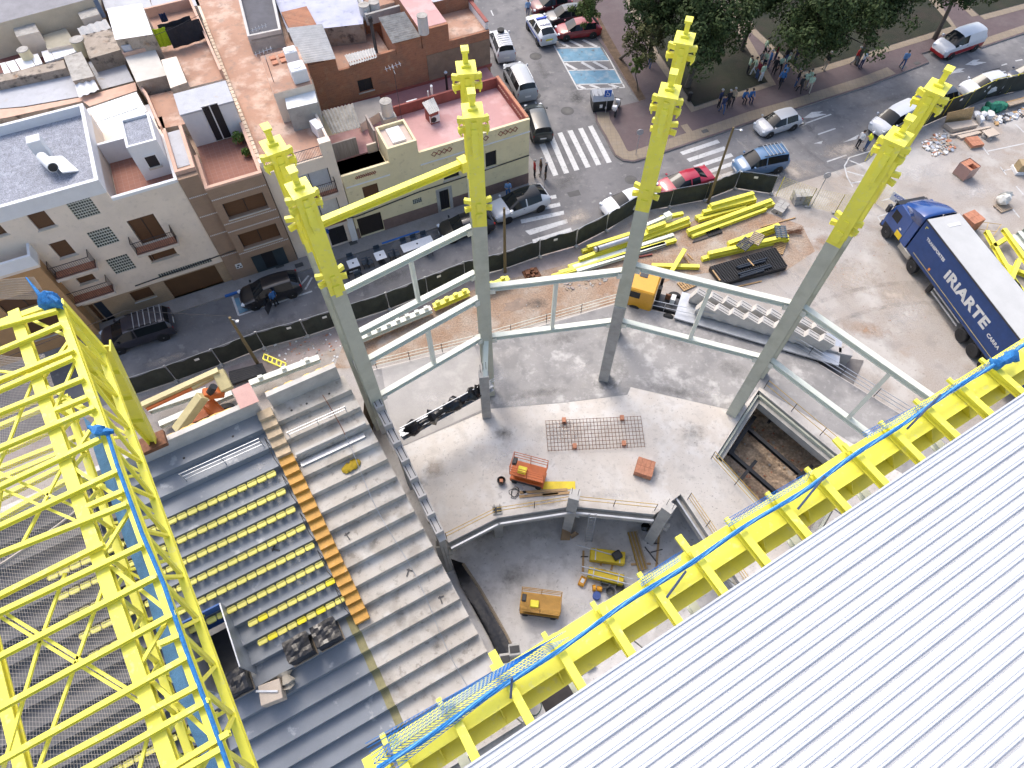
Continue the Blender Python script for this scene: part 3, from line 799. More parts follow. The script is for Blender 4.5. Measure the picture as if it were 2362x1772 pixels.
stub_column((1118, 862), (1122, 957), 'short concrete column holding the black wrapped beam', k=2, w_=0.55)
t = thing('inclined_strut', 'pale inclined steel strut from second column down to the short concrete column', 'strut', P(1118, 862, 5.6))
MB().ibeam(P(1118, 868, 5.6), V((FT[2].x, FT[2].y - 0.1, 7.0)), 0.26, 0.3, up=RR[2]).build('strut', m_pale, t)

# ---------------------------------------------------------------- frames between the columns
def rect_frame(label, a, b, z0, z1, w_=0.3, h_=0.34, mt=m_pale, post=0.5, ext=0.0):
    a = V((a.x, a.y, 0)); b = V((b.x, b.y, 0)); d = (b - a).normalized()
    t = thing('beam_frame', label, 'beam', a + V((0, 0, z0)))
    a = a + d * 0.30; b = b - d * 0.30
    for z in (z0, z1):
        if z is None: continue
        MB().ibeam(a + V((0, 0, z)), b + V((0, 0, z)), w_, h_, t=0.035).build('beam', mt, t)
        for q, s in ((a, 1), (b, -1)):
            MB().beam(q + V((0, 0, z - 0.16)), q + d * (0.30 * s) + V((0, 0, z - 0.16)), 0.34, 0.36).build('end_plate', m_stop if mt is m_pale else mt, t)
    if post is not None:
        c = a.lerp(b, post)
        MB().beam(c + V((0, 0, z0 + h_ / 2)), c + V((0, 0, z1 - h_ / 2)), 0.22, 0.2, up=d).build('post', mt, t)
    return t
rect_frame('pale steel beam frame spanning between the second and third front columns', FT[2], FT[3], 6.9, 11.2)
rect_frame('pale steel beam frame spanning between the third and rightmost front columns', FT[3], FT[4], 6.95, 11.65)
rect_frame('lower pale steel beam frame between the two left front columns', FT[1], FT[2], 7.2, 10.6, post=0.52)
rect_frame('upper pale steel beam frame between the two left rear columns', BT[1], BT[2], 9.5, 12.95, post=0.53)
F5 = P(2205, 965, 11.7); F5b = P(2030, 1022, 7.2)
F5 = (P(2140, 915, 11.7) - FT[4].xy.to_3d()); F5.z = 0
rect_frame('pale steel beam frame running right from the rightmost column under the yellow eave girder', FT[4], FT[4] + F5 * 1.25, 7.1, 11.75, post=0.60)
t = thing('painted_beam', 'single yellow steel beam high between the two left rear columns', 'beam', V((BT[1].x, BT[1].y, 17.2)))
d = (BT[2] - BT[1]).normalized()
a = V((BT[1].x, BT[1].y, 17.3)) + d * 0.3; b = V((BT[2].x, BT[2].y, 17.0)) - d * 0.3
MB().ibeam(a, b, 0.3, 0.36, t=0.035).build('beam', m_yel, t)
MB().beam(b - d * 0.35 - V((0, 0, 0.02)), b + d * 0.05 - V((0, 0, 0.02)), 0.5, 0.55).build('end_plate', m_yel, t)

# black wrapped beam at slab level
wb = thing('wrapped_beam', 'long steel beam half wrapped in torn black plastic beside the slab', 'beam', P(870, 1000, 3.2))
a = P(925, 1005, 3.4); b = P(1135, 890, 3.4)
MB().ibeam(a, b, 0.45, 0.5).build('beam', m_steel, wb)
for o in (0.0, 0.25):
    MB().tube(a + V((0, 0.15, 0.35 + o)), b + V((0.15, 0.15, 0.35 + o)), 0.035, 6).build('rail_tube', m_steel, wb)
m_bag = mat('black_plastic_film', (0.009, 0.009, 0.011), 0.26, var=0.2, sc=5, bump=0.3, bsc=4, spec=0.45)
def crumple(name, path, rad, n, parent, seed=1, mt=None, flat=1.0):
    r_ = random.Random(seed); b_ = MB(); ring = 10; vs = []
    for i in range(n):
        t_ = i / (n - 1); k = t_ * (len(path) - 1); i0 = min(int(k), len(path) - 2)
        c = V(path[i0]).lerp(V(path[i0 + 1]), k - i0)
        d_, x_, y_ = b_.frame(path[i0], path[i0 + 1])
        R = rad * r_.uniform(0.6, 1.3) * (1.0 if 0 < i < n - 1 else 0.4)
        for q in range(ring):
            an = 2 * pi * q / ring; f = R * r_.uniform(0.75, 1.25)
            vs.append(c + x_ * (f * cos(an)) + y_ * (f * sin(an) * flat))
    fs = [(i * ring + q, i * ring + (q + 1) % ring, (i + 1) * ring + (q + 1) % ring, (i + 1) * ring + q) for i in range(n - 1) for q in range(ring)]
    fs += [list(range(ring))[::-1], list(range((n - 1) * ring, n * ring))]
    b_.add(vs, fs)
    return b_.build(name, mt or m_bag, parent, smooth=True)
mid = a.lerp(b, 0.02); end = a.lerp(b, 0.86)
crumple('plastic_wrap', [mid + V((0, 0, 0.1)), a.lerp(b, 0.3) + V((0, 0, 0.12)), a.lerp(b, 0.55) + V((0, 0, 0.2)), a.lerp(b, 0.8) + V((0, 0, 0.3)), end + V((0.2, 0, 0.35))], 0.36, 26, wb, 4)
# ================================================================ EAVE GIRDER AND WHITE ROOF (right)
ZG = 20.0
g0 = P(893, 1705, ZG); g1 = P(2362, 779, ZG)
GD = (g1 - g0).normalized(); GN = V((GD.y, -GD.x, 0)); GL = (g1 - g0).length + 6
UP = V((0, 0, 1))
gir = thing('eave_girder', 'long yellow box girder along the edge of the white roof', 'girder', g0)
c0 = g0 + GN * 0.39; c1 = g0 + GD * GL + GN * 0.39
MB().beam(c0 - UP * 0.02, c1 - UP * 0.02, 0.78, 0.04).build('top_flange', m_yel, gir)
MB().beam(c0 - UP * 0.29, c1 - UP * 0.29, 0.62, 0.50).build('web', m_yel, gir)
MB().beam(c0 - UP * 0.57 + GN * 0.16, c1 - UP * 0.57 + GN * 0.16, 1.1, 0.05).build('bottom_flange', m_yel, gir)
for k in range(14):
    c = c0 + GD * (0.9 + 1.62 * k) + GN * 0.31
    MB().add([c - UP * 0.06, c - UP * 0.54, c - UP * 0.54 + GN * 0.36, c + GD * 0.03 - UP * 0.06, c + GD * 0.03 - UP * 0.54, c + GD * 0.03 - UP * 0.54 + GN * 0.36],
             [(0, 1, 2), (5, 4, 3), (0, 3, 4, 1), (1, 4, 5, 2), (2, 5, 3, 0)]).build('stiffener', m_yel, gir)
for k, L in ((0, 0.34), (1, 0.28)):
    q = g0 - GD * (0.28 + 0.25 * k)
    MB().box(-0.14, 0.14, -0.45 + 0.1 * k, 0.2, -0.5, 0.10 - 0.1 * k, M=Matrix.Translation(q + GN * 0.28) @ Matrix.Rotation(math.atan2(GD.y, GD.x), 4, 'Z')).build('end_bracket', m_yel, gir)
starts = [(899, 1691), (1016, 1623), (1139, 1542), (1262, 1463), (1380, 1412), (1490, 1340), (1595, 1275), (1689, 1210), (1788, 1149), (1878, 1091), (1967, 1033), (2049, 978), (2178, 895), (2235, 834)]
ss = sorted((P(u, v, 20.3) - g0).dot(GD) for u, v in starts[:12])
step = (ss[-1] - ss[0]) / (len(ss) - 1)
for k in range(15):
    s_ = ss[0] + step * k
    t = thing('roof_purlin', 'yellow purlin crossing the eave girder, %s from its lower left end' % ORD[k], 'purlin', g0 + GD * s_, 0, 'purlins crossing the eave girder')
    a = g0 + GD * s_ + GN * 0.02 + UP * 0.16; b = g0 + GD * s_ + GN * 4.5 + UP * 0.16
    MB().ibeam(a, b, 0.21, 0.26, t=0.03).build('beam', m_yel, t)
    MB().beam(a + UP * 0.14 - GD * 0.16 + GN * 0.1, a + UP * 0.14 - GD * 0.16 - GN * 0.14, 0.12, 0.1).build('cleat', m_yel, t)
    if k in (2, 6, 10):
        MB().beam(a - GN * 0.02 - UP * 0.2, a - GN * 0.45 - UP * 0.2, 0.2, 0.08).build('cleat', m_yel, t)
# pale beams hanging under the purlins
for k, s_ in enumerate((1.2, 4.6, 8.6, 12.4, 15.3, 18.6)):
    t = thing('under_beam', 'pale steel rafter under the yellow purlins %s from the lower left' % ORD[k], 'beam', g0 + GD * s_ - UP * 2.2)
    a = g0 + GD * s_ + GN * 0.9 - UP * 2.2
    MB().ibeam(a, a + GN * 5 - UP * 0.6, 0.25, 0.3).build('beam', m_pale, t)
for k, s_ in enumerate((0.4, 2.6, 6.1, 9.2, 13.1, 16.5)):
    t = thing('brace_rod', 'thin steel bracing rod below the eave girder, %s from the lower left' % ('first', 'second', 'third', 'fourth', 'fifth', 'sixth')[k], 'rod', g0 + GD * s_ - UP)
    a = g0 + GD * s_ + GN * 0.6 - UP * 0.75
    MB().tube(a, a + GN * 2.2 + GD * 0.9 - UP * 0.4, 0.018, 6).build('rod', m_steel, t)
    MB().tube(a, a + GN * 0.3 + GD * 0.12 - UP * 0.05, 0.035, 6).build('turnbuckle', m_steel, t)
# roof sheets
m_roof = mat('white_roof_sheet', (0.52, 0.535, 0.555), 0.35, var=0.03, sc=0.3, fine=0.012, spots=[((0.47, 0.485, 0.51), 0.35, 0.5, 0.64, 0.6), ((0.50, 0.51, 0.52), 2.5, 0.62, 0.70, 0.35)])
m_roofj = mat('roof_rib_shadow_grey', (0.60, 0.65, 0.72), 0.4, var=0.05)
ZR = 20.55
r0 = P(1091, 1760, ZR); r1 = P(2362, 905, ZR)
RD = (r1 - r0).normalized(); RN = V((RD.y, -RD.x, 0.02))
RD = (GD * 0.35 + RD * 0.65).normalized(); RN = V((RD.y, -RD.x, 0.02))
r0 = r0 - RD * 9
roof = thing('white_roof', 'large white ribbed metal roof of the neighbouring stand', 'roof', r0)
pitch, LR = 0.29, 46
for k in range(24):
    b = MB()
    prof = []
    for i in range(4):
        x = i * pitch; dp = -0.065 if i == 3 else -0.045; w_ = 0.07 if i == 3 else 0.052
        prof += [(x, 0.0), (x + 0.085, 0.0), (x + 0.10, 0.014), (x + 0.15, 0.014), (x + 0.165, 0.0), (x + pitch - w_ - 0.02, 0.012), (x + pitch - w_, 0.0), (x + pitch - w_ * 0.8, dp), (x + pitch - 0.008, dp), (x + pitch - 0.002, 0.0)]
    vs = []
    for x, z in prof:
        o = r0 + RN * (x + 4 * pitch * k) + UP * z
        vs += [o, o + RD * LR]
    n = len(prof)
    b.add(vs, [(2 * i, 2 * i + 1, 2 * i + 3, 2 * i + 2) for i in range(n - 1)])
    b.build('roof_panel', m_roof, roof)
MB().beam(r0 - UP * 0.07 - RN * 0.0, r0 + RD * LR - UP * 0.07, 0.05, 0.22).build('fascia', m_roof, roof)
# blue net rolled up on the girder
m_net = mat('blue_net', (0.02, 0.20, 0.52), 0.7, var=0.2, sc=12, fine=0.2, fsc=60, bump=0.8, bsc=60)
net = thing('rolled_blue_net', 'blue safety net rolled along the yellow eave girder', 'net', g0 + UP * 0.35)
pts = []; rad = []; q0 = P(870, 1772, 20.45); q1 = P(2362, 795, 20.5)
npt = 140
rn0 = random.Random(1)
for i in range(npt):
    t_ = i / (npt - 1)
    c = q0.lerp(q1 + (q1 - q0) * 0.05, t_)
    sag = 0.025 * sin(t_ * 37) + 0.02 * sin(t_ * 14)
    pts.append(c + GN * sag + UP * 0.02 * sin(t_ * 31)); rad.append(0.055 + 0.022 * abs(sin(t_ * 13)) + 0.012 * rn0.random())
for k in range(6):
    ph = k * pi / 3
    MB().path([p + (GN * cos(i * 0.35 + ph) + UP * sin(i * 0.35 + ph)) * r_ * 0.5 for i, (p, r_) in enumerate(zip(pts, rad))], 0.024, 5).build('net_roll', m_net if k % 3 else mat('pale_blue_net', (0.10, 0.33, 0.66), 0.7, var=0.25, sc=14), net, smooth=True)
thr = MB()
rn = random.Random(9)
def threads(thr, a0, a1, b0, b1, n1, n2, r=0.006):
    """net of threads over the quad a0-a1-b1-b0 with a little slack"""
    def pt(x, y):
        p = a0.lerp(a1, x).lerp(b0.lerp(b1, x), y)
        return p - UP * 0.10 * sin(pi * y) * (0.6 + 0.4 * sin(7 * x))
    for i in range(n1 + 1):
        thr.path([pt(i / n1 + 0.15 * k / n2, k / n2) for k in range(n2 + 1)], r, 3)
    for k in range(n2 + 1):
        thr.path([pt(i / n1, k / n2) for i in range(0, n1 + 1, 2)], r, 3)
a = P(862, 1762, 20.4); b = P(1250, 1490, 20.6)
threads(thr, a, b, a - GN * 0.45, b - GN * 0.03, 42, 5, 0.009)
threads(thr, a, b, a + GN * 0.35 - UP * 0.1, b + GN * 0.2 - UP * 0.1, 42, 4, 0.009)
for u0, v0, u1, v1 in ((1480, 1352, 1570, 1292), (1680, 1215, 1860, 1110), (2000, 1010, 2160, 930), (2160, 930, 2362, 800)):
    a = P(u0, v0, 20.5); b = P(u1, v1, 20.5)
    threads(thr, a, b, a - GN * 0.18, b - GN * 0.18, 24, 3, 0.008)
tag(thr.build('net_threads', mat('blue_net_thread', (0.02, 0.22, 0.60), 0.6), net), kind='stuff')
for (u, v, u2, v2) in ((1181, 1570, 1178, 1610), (1572, 1330, 1538, 1378), (1885, 1115, 1840, 1175), (2148, 930, 2092, 990)):
    MB().tube(P(u2, v2, 20.3), P(u, v, 20.3) + UP * 0.5, 0.03, 6).build('prop', mat('prop_blue_steel', (0.05, 0.08, 0.16), 0.5), net)
crumple('net_bundle', [P(2290, 845, 20.45), P(2310, 835, 20.5), P(2345, 815, 20.5)], 0.18, 10, net, 12, m_net)

# ================================================================ YELLOW ROOF TRUSS (left)
ZT, ZB = 21.0, 18.6
tr = thing('roof_truss', 'large yellow lattice roof truss over the left grandstand', 'truss', P(370, 1025, 9.5))
def PL(pts, z): return [P(u, v, z) for u, v in pts]
L1 = PL([(33, 722), (58, 800), (146, 1044), (249, 1322), (339, 1566), (420, 1850)], ZT)
L2 = PL([(133, 700), (173, 806), (245, 995), (363, 1322), (477, 1637), (560, 1880)], ZT)
L1B = PL([(150, 930), (230, 1150), (317, 1360), (400, 1610), (470, 1850)], ZB)
L3 = PL([(140, 704), (233, 813), (325, 1071), (423, 1338), (515, 1566), (605, 1840)], ZB)
L0 = PL([(-60, 1330), (0, 1505), (52, 1772), (70, 1860)], ZB)
def along(L, t):
    seg = [(L[i + 1] - L[i]).length for i in range(len(L) - 1)]; s_ = t * sum(seg)
    for i, g in enumerate(seg):
        if s_ <= g or i == len(seg) - 1: return L[i].lerp(L[i + 1], s_ / g)
        s_ -= g
def chord(L, w_, h_, name='chord'):
    a, b = L[0], L[-1]
    m_ = L[len(L) // 2]
    MB().beam(a, b, w_, h_).build(name, m_yel, tr)
def fit(L):
    # least-squares straight chord through the measured points
    c = sum(L, V()) / len(L); d = (L[-1] - L[0]).normalized()
    return [c + d * (L[0] - c).dot(d), c + d * (L[-1] - c).dot(d)]
L1, L2, L1B, L0 = fit(L1), fit(L2), fit(L1B), fit(L0)
L3 = [L3[0].lerp(L3[1], 0.4)] + fit(L3[1:])[1:]
L3s = fit(PL([(233, 813), (325, 1071), (423, 1338), (515, 1566), (605, 1840)], ZB)); L3 = L3s
for L, w_, h_ in ((L1, 0.31, 0.26), (L2, 0.22, 0.26), (L1B, 0.19, 0.2), (L3, 0.22, 0.2), (L0, 0.28, 0.28)):
    MB().ibeam(L[0], L[1], w_, h_, t=0.05).build('chord', m_yel, tr)
MB().beam(P(133, 700, ZT), L3[0], 0.34, 0.30).build('chord', m_yel, tr)
MB().beam(P(133, 700, ZT), P(0, 748, ZT), 0.2, 0.2).build('chord', m_yel, tr)
def lattice(A, B, n, r=0.085, ph=0, ta=(0, 1), tb=(0, 1)):
    for i in range(n):
        a = along(A, ta[0] + (ta[1] - ta[0]) * (i + 0.0) / n); b = along(B, tb[0] + (tb[1] - tb[0]) * (i + 0.5) / n); c = along(A, ta[0] + (ta[1] - ta[0]) * (i + 1.0) / n)
        MB().beam(a, b, r * 1.7, r * 1.7).build('web_member', m_yel, tr)
        MB().beam(b, c, r * 1.7, r * 1.7).build('web_member', m_yel, tr)
lattice(L2, L3, 11, 0.055, tb=(-0.0, 1))
lattice(L1, L1B, 9, 0.055, ta=(0.25, 1))
lattice(L1, L2, 5, 0.05)
lattice(L1B, L3, 8, 0.045, tb=(0.2, 1))
purl = [(-60, 771, 133, 717), (-60, 835, 141, 750), (-60, 903, 171, 808), (-60, 926, 170, 826), (-60, 977, 194, 873), (127, 948, 202, 917), (-60, 1060, 220, 941),
        (-60, 1152, 231, 1014), (-60, 1244, 277, 1085), (203, 1169, 285, 1134), (-60, 1302, 294, 1163), (-60, 1404, 240, 1255), (-60, 1442, 330, 1258), (-60, 1546, 363, 1329),
        (-60, 1667, 407, 1414), (-60, 1790, 437, 1514), (366, 1487, 415, 1466), (40, 1803, 461, 1580), (150, 1802, 483, 1615), (400, 1790, 513, 1726), (300, 1830, 530, 1690)]
for u0, v0, u1, v1 in purl:
    MB().ibeam(P(u0, v0, ZT + 0.24), P(u1, v1, ZT + 0.24), 0.12, 0.16, t=0.02).build('purlin', m_yel, tr)
def e5(x, y): return (x / 3.687, 1322 + y / 3.687)
def e1(x, y): return (x / 3.687, 800 + y / 3.687)
for a, b in ((e5(-100, 310), e5(1240, 1130)), (e5(60, 350), e5(1250, 1085)), (e5(555, 0), e5(330, 620)), (e5(330, 620), e5(30, 1659)), (e5(890, 80), e5(330, 1659)), (e5(1280, 1300), e5(1190, 1659)),
             (e1(285, 280), e1(70, 830)), (e1(540, 1010), e1(200, 1659)), (e1(60, 860), e1(-40, 1060)), (e1(-30, 1060), e1(700, 1390)), (e1(-30, 1190), e1(670, 1490)), (e1(640, 130), e1(470, 530)),
             (e1(0, 210), e1(270, 240)), (e1(-60, 1640), e1(20, 1180))):
    MB().beam(P(*a, ZT + 0.05), P(*b, ZT + 0.05), 0.065, 0.065).build('bracing_rod', m_yel, tr)
# lower purlin level and struts seen through the truss
for u0, v0, u1, v1 in ((-60, 985, 135, 900), (-60, 1010, 160, 915), (-60, 1075, 180, 965), (-60, 1105, 200, 1000), (-60, 1130, 130, 1050), (-60, 1180, 150, 1075), (-60, 1230, 160, 1105)):
    MB().ibeam(P(u0, v0, ZB - 2.0), P(u1, v1, ZB - 2.0), 0.16, 0.2).build('lower_purlin', m_yel, tr)
# tapered mast down to the back of the stand
mast = thing('tapered_mast', 'tapered yellow steel mast from the truss down to the back wall of the stand', 'mast', P(362, 1022, 9.6))
foot = P(352, 1018, 9.6); head = P(205, 800, 18.8)
d_ = (head - foot).normalized(); side = d_.cross(V((0.3, -1, 0.2))).normalized()
for s_ in (-1, 1):
    MB().beam(foot + side * 0.14 * s_, head + side * 0.62 * s_, 0.34, 0.05, up=side, w2=0.44).build('flange', m_yel, mast)
MB().beam(foot, head, 0.05, 0.26, up=side, h2=1.2).build('web', m_yel, mast)
for k in (0.3, 0.55, 0.8):
    c = foot.lerp(head, k); ww = 0.14 + 0.48 * k
    MB().beam(c - side * ww, c + side * ww, 0.36, 0.05, up=d_).build('stiffener', m_yel, mast)
m_wsheet = mat('white_membrane', (0.78, 0.80, 0.82), 0.5, var=0.04)
q = [P(268, 870, 16.2), P(292, 868, 16.2), P(350, 985, 10.8), P(326, 990, 10.8)]
MB().add([*q, *[p - UP * 0.04 for p in q]], [(0, 1, 2, 3), (7, 6, 5, 4), (0, 3, 7, 4), (1, 5, 6, 2), (0, 4, 5, 1), (3, 2, 6, 7)]).build('cover_sheet', m_wsheet, mast)
bp = foot
MB().box(-0.55, 0.55, -0.4, 0.4, -0.25, 0.0, M=Matrix.Translation(bp) @ Matrix.Rotation(PHI, 4, 'Z')).build('base_plate', m_rust, mast)
# second mast further left
mast2 = copy_tree(mast); mast2.location = mast2.location - E_ * 8.2
tag(mast2, 'second tapered yellow mast further left behind the truss')
# blue strip hanging in the truss
bs = thing('hanging_blue_net', 'blue net strip hanging inside the yellow truss', 'net', P(330, 1250, 20))
lf_ = [(192, 962), (230, 1080), (288, 1250), (333, 1360), (387, 1545), (441, 1690), (484, 1790)]
rt_ = [(236, 998), (262, 1080), (318, 1235), (368, 1350), (425, 1520), (478, 1660), (522, 1790)]
b = MB(); vs = []
n = len(lf_)
for i in range(n):
    a = P(*lf_[i], 19.4); c = P(*rt_[i], 19.9)
    vs += [a, a.lerp(c, 0.55) - UP * 0.12, c]
b.add(vs, [f for i in range(n - 1) for f in ((3 * i, 3 * i + 3, 3 * i + 4, 3 * i + 1), (3 * i + 1, 3 * i + 4, 3 * i + 5, 3 * i + 2))])
o = b.build('net_sheet', mat('blue_woven_net', (0.11, 0.26, 0.47), 0.75, var=0.15, sc=3, fine=0.2, fsc=50), bs)
o.modifiers.new('thick', 'SOLIDIFY').thickness = 0.02
thr = MB()
for i in range(n - 1):
    threads(thr, P(*rt_[i], 20.0), P(*rt_[i + 1], 20.0), P(rt_[i][0] + 14, rt_[i][1] - 4, 21.25), P(rt_[i + 1][0] + 14, rt_[i + 1][1] - 4, 21.25), 16, 8, 0.007)
tag(thr.build('net_threads', MT['blue_net_thread'], bs), kind='stuff')
MB().path([P(u + 10, v - 3, 21.28) + UP * 0.02 * (i % 2) for i, (u, v) in enumerate(rt_)], 0.05, 6).build('edge_rope', m_net, bs)
crumple('net_bundle', [P(205, 985, 21.3), P(235, 998, 21.35), P(262, 995, 21.3)], 0.12, 8, bs, 5, m_net)
bn = thing('knotted_blue_net', 'crumpled blue net knotted on the top end of the yellow truss', 'net', P(120, 690, 21.3))
crumple('net_bundle', [P(108, 690, 21.3), P(122, 700, 21.4), P(135, 690, 21.4)], 0.26, 10, bn, 6, m_net)
MB().path([P(60, 640, 21.6), P(85, 672, 21.5), P(106, 700, 21.4)], [0.02, 0.05, 0.1], 6).build('net_tail', m_net, bn)
thr = MB(); threads(thr, P(-40, 690, 21.0), P(105, 690, 21.2), P(-40, 650, 21.6), P(62, 640, 21.6), 60, 9, 0.006); tag(thr.build('net_threads', mat('tan_net_thread', (0.45, 0.36, 0.28), 0.8), bn), kind='stuff')
# tan safety net under the truss
wn = thing('safety_net', 'pale string safety net slung under the yellow truss', 'net', P(100, 1400, 17.3))
A0, A1, B1, B0 = P(-70, 800, 17.3), P(105, 820, 17.3), P(420, 1830, 17.3), P(-70, 1830, 17.3)
m_str = mat('net_string', (0.40, 0.36, 0.32), 0.9, var=0.1)
def npt_(x, y):
    p = A0.lerp(A1, x).lerp(B0.lerp(B1, x), y)
    return p - UP * (0.5 * sin(pi * min(1, x)) * (0.6 + 0.4 * sin(y * 9)) + 0.12 * sin(9 * y + 4 * x))
thr = MB()
def strip(pts, w_):
    b_ = len(thr.v); d0 = (pts[-1] - pts[0]); s2 = V((d0.y, -d0.x, 0)).normalized() * (w_ / 2)
    for p in pts: thr.v.append(tuple(p - s2)); thr.v.append(tuple(p + s2))
    for i in range(len(pts) - 1): thr.f.append([b_ + 2 * i, b_ + 2 * i + 2, b_ + 2 * i + 3, b_ + 2 * i + 1]); thr.m.append(0)
for i in range(62): strip([npt_(i / 61, k / 40) for k in range(41)], 0.008)
for k in range(125): strip([npt_(i / 16, k / 124) for i in range(17)], 0.008)
tag(thr.build('net_mesh', m_str, wn), kind='stuff')
MB().path([npt_(x / 20, 0.62 - 0.22 * x / 20) + UP * 0.03 for x in range(21)], 0.045, 5).build('seam_rope', m_str, wn)
# ================================================================ HOUSES
def q1(x, y): return (x / 3.687, y / 3.687)
def q2(x, y): return (550 + x / 3.687, y / 3.687)
def q5(x, y): return (x / 3.687, 400 + y / 3.687)
def q6(x, y): return (550 + x / 3.687, 400 + y / 3.687)
def house(name, label, s, t=0.0): return thing(name, label, 'house', S(s, t, 0), ST_A)
def sbox(b, s0, s1, t0, t1, z0, z1, m=0):
    c = [S(s0, t0), S(s1, t0), S(s1, t1), S(s0, t1)]
    return b.prism([(p.x, p.y) for p in c], z0, z1, m)
def part(root, name, m, *boxes, bevel=0):
    b = MB()
    for q in boxes: sbox(b, *q)
    return b.build(name, m, root, bevel=bevel)
def parapet(root, pts, z, h, m, th=0.2, skip=()):
    n = len(pts)
    cen = sum((V(p) for p in pts), V()) / n
    for i in range(n):
        if i in skip: continue
        a, b = V(pts[i]), V(pts[(i + 1) % n]); a.z = b.z = 0
        d = (b - a).normalized(); nn = V((-d.y, d.x, 0))
        if nn.dot(V((cen.x, cen.y, 0)) - a) < 0: nn = -nn
        q = [a, b, b + nn * th, a + nn * th]
        MB().prism([(p.x, p.y) for p in q], z - 0.1, z + h + 0.003 * i).build('parapet', m, root)
def vol(root, name, px, z, zb, mt, ms=None):
    pts = [P(u, v, z) for u, v in px]
    return MB().prism([(p.x, p.y) for p in pts], zb, z, 0, 1 if ms else 0).build(name, [mt, ms or mt], root), pts
def facade(root, m, s0, s1, z0, z1, t, holes, depth=0.2):
    """front wall with real window openings"""
    holes = [(max(s0, min(a, c)), min(s1, max(a, c)), min(b, d), max(b, d)) for a, b, c, d in holes]
    holes = [h for h in holes if h[1] - h[0] > 0.02]
    xs = sorted({s0, s1, *[min(max(h[0], s0), s1) for h in holes], *[min(max(h[1], s0), s1) for h in holes]})
    zs = sorted({z0, z1, *[min(max(h[2], z0), z1) for h in holes], *[min(max(h[3], z0), z1) for h in holes]})
    b = MB()
    for i in range(len(xs) - 1):
        for k in range(len(zs) - 1):
            cx, cz = (xs[i] + xs[i + 1]) / 2, (zs[k] + zs[k + 1]) / 2
            if any(h[0] < cx < h[1] and h[2] < cz < h[3] for h in holes): continue
            b.poly([S(xs[i], t, zs[k]), S(xs[i + 1], t, zs[k]), S(xs[i + 1], t, zs[k + 1]), S(xs[i], t, zs[k + 1])])
    for a, c, d, e in holes:
        e = min(e, z1 - 0.001); d = max(d, z0)
        for p, q in (((a, d), (a, e)), ((a, e), (c, e)), ((c, e), (c, d)), ((c, d), (a, d))):
            b.poly([S(p[0], t, p[1]), S(q[0], t, q[1]), S(q[0], t + depth, q[1]), S(p[0], t + depth, p[1])])
    b.poly([S(s0, t, z0), S(s0, t, z1), S(s0, t + depth, z1), S(s0, t + depth, z0)])
    b.poly([S(s1, t, z0), S(s1, t, z1), S(s1, t + depth, z1), S(s1, t + depth, z0)])
    b.poly([S(s0, t, z1), S(s1, t, z1), S(s1, t + depth, z1), S(s0, t + depth, z1)])
    return b.build('front_wall', m, root)
def hole(f, TL, BR, t=0.0):
    a = FP(*f(*TL), t); c = FP(*f(*BR), t)
    return (a[0], c[1], c[0], a[1])
m_shut = mat('brown_roller_shutter', (0.10, 0.045, 0.018), 0.6, var=0.15, sc=4, stretch=(1, 1, 14))
m_sill = mat('stone_sill', (0.50, 0.46, 0.40), 0.8)
m_dark = mat('dark_interior', (0.012, 0.012, 0.016), 0.6, var=0.2)
def window(root, h, t=0.0, m=m_shut, sill=True, split=True, name='window', depth=0.2):
    a, z0, c, z1 = min(h[0], h[2]), min(h[1], h[3]), max(h[0], h[2]), max(h[1], h[3])
    o = part(root, name, m, (a + 0.002, c - 0.002, t + depth - 0.06, t + depth + 0.02, z0 + 0.002, z1 - 0.002))
    if split:
        b = MB()
        for x in (a + 0.025, (a + c) / 2, c - 0.025): sbox(b, x - 0.022, x + 0.022, t + depth - 0.085, t + depth - 0.06, z0 + 0.03, z1 - 0.01)
        b.build('frame', m_black, o)
    if sill:
        b = MB(); sbox(b, a - 0.08, c + 0.08, t - 0.07, t + depth - 0.07, z0 - 0.07, z0 - 0.003); b.build('sill', m_sill, o)
    return o
gb_me = None
def glass_blocks(root, h, t, nx, nz):
    global gb_me
    a, z0, c, z1 = min(h[0], h[2]), min(h[1], h[3]), max(h[0], h[2]), max(h[1], h[3])
    o = part(root, 'glass_block_panel', mat('pale_mortar', (0.55, 0.57, 0.52), 0.8), (a, c, t + 0.05, t + 0.19, z0, z1))
    if gb_me is None:
        gb_me = MB().box(-0.5, 0.5, -0.5, 0.5, -0.5, 0.5).mesh('glass_block', mat('glass_block', (0.055, 0.065, 0.06), 0.15, var=0.3, sc=1.0))
    dx, dz = (c - a) / nx, (z1 - z0) / nz
    iv = wm(root).inverted()
    for i in range(nx):
        for k in range(nz):
            g = link(bpy.data.objects.new('glass_block', gb_me), o)
            g.location = iv @ S(a + dx * (i + 0.5), t + 0.05, z0 + dz * (k + 0.5)); g.scale = (dx * 0.72, 0.05, dz * 0.62)
    return o
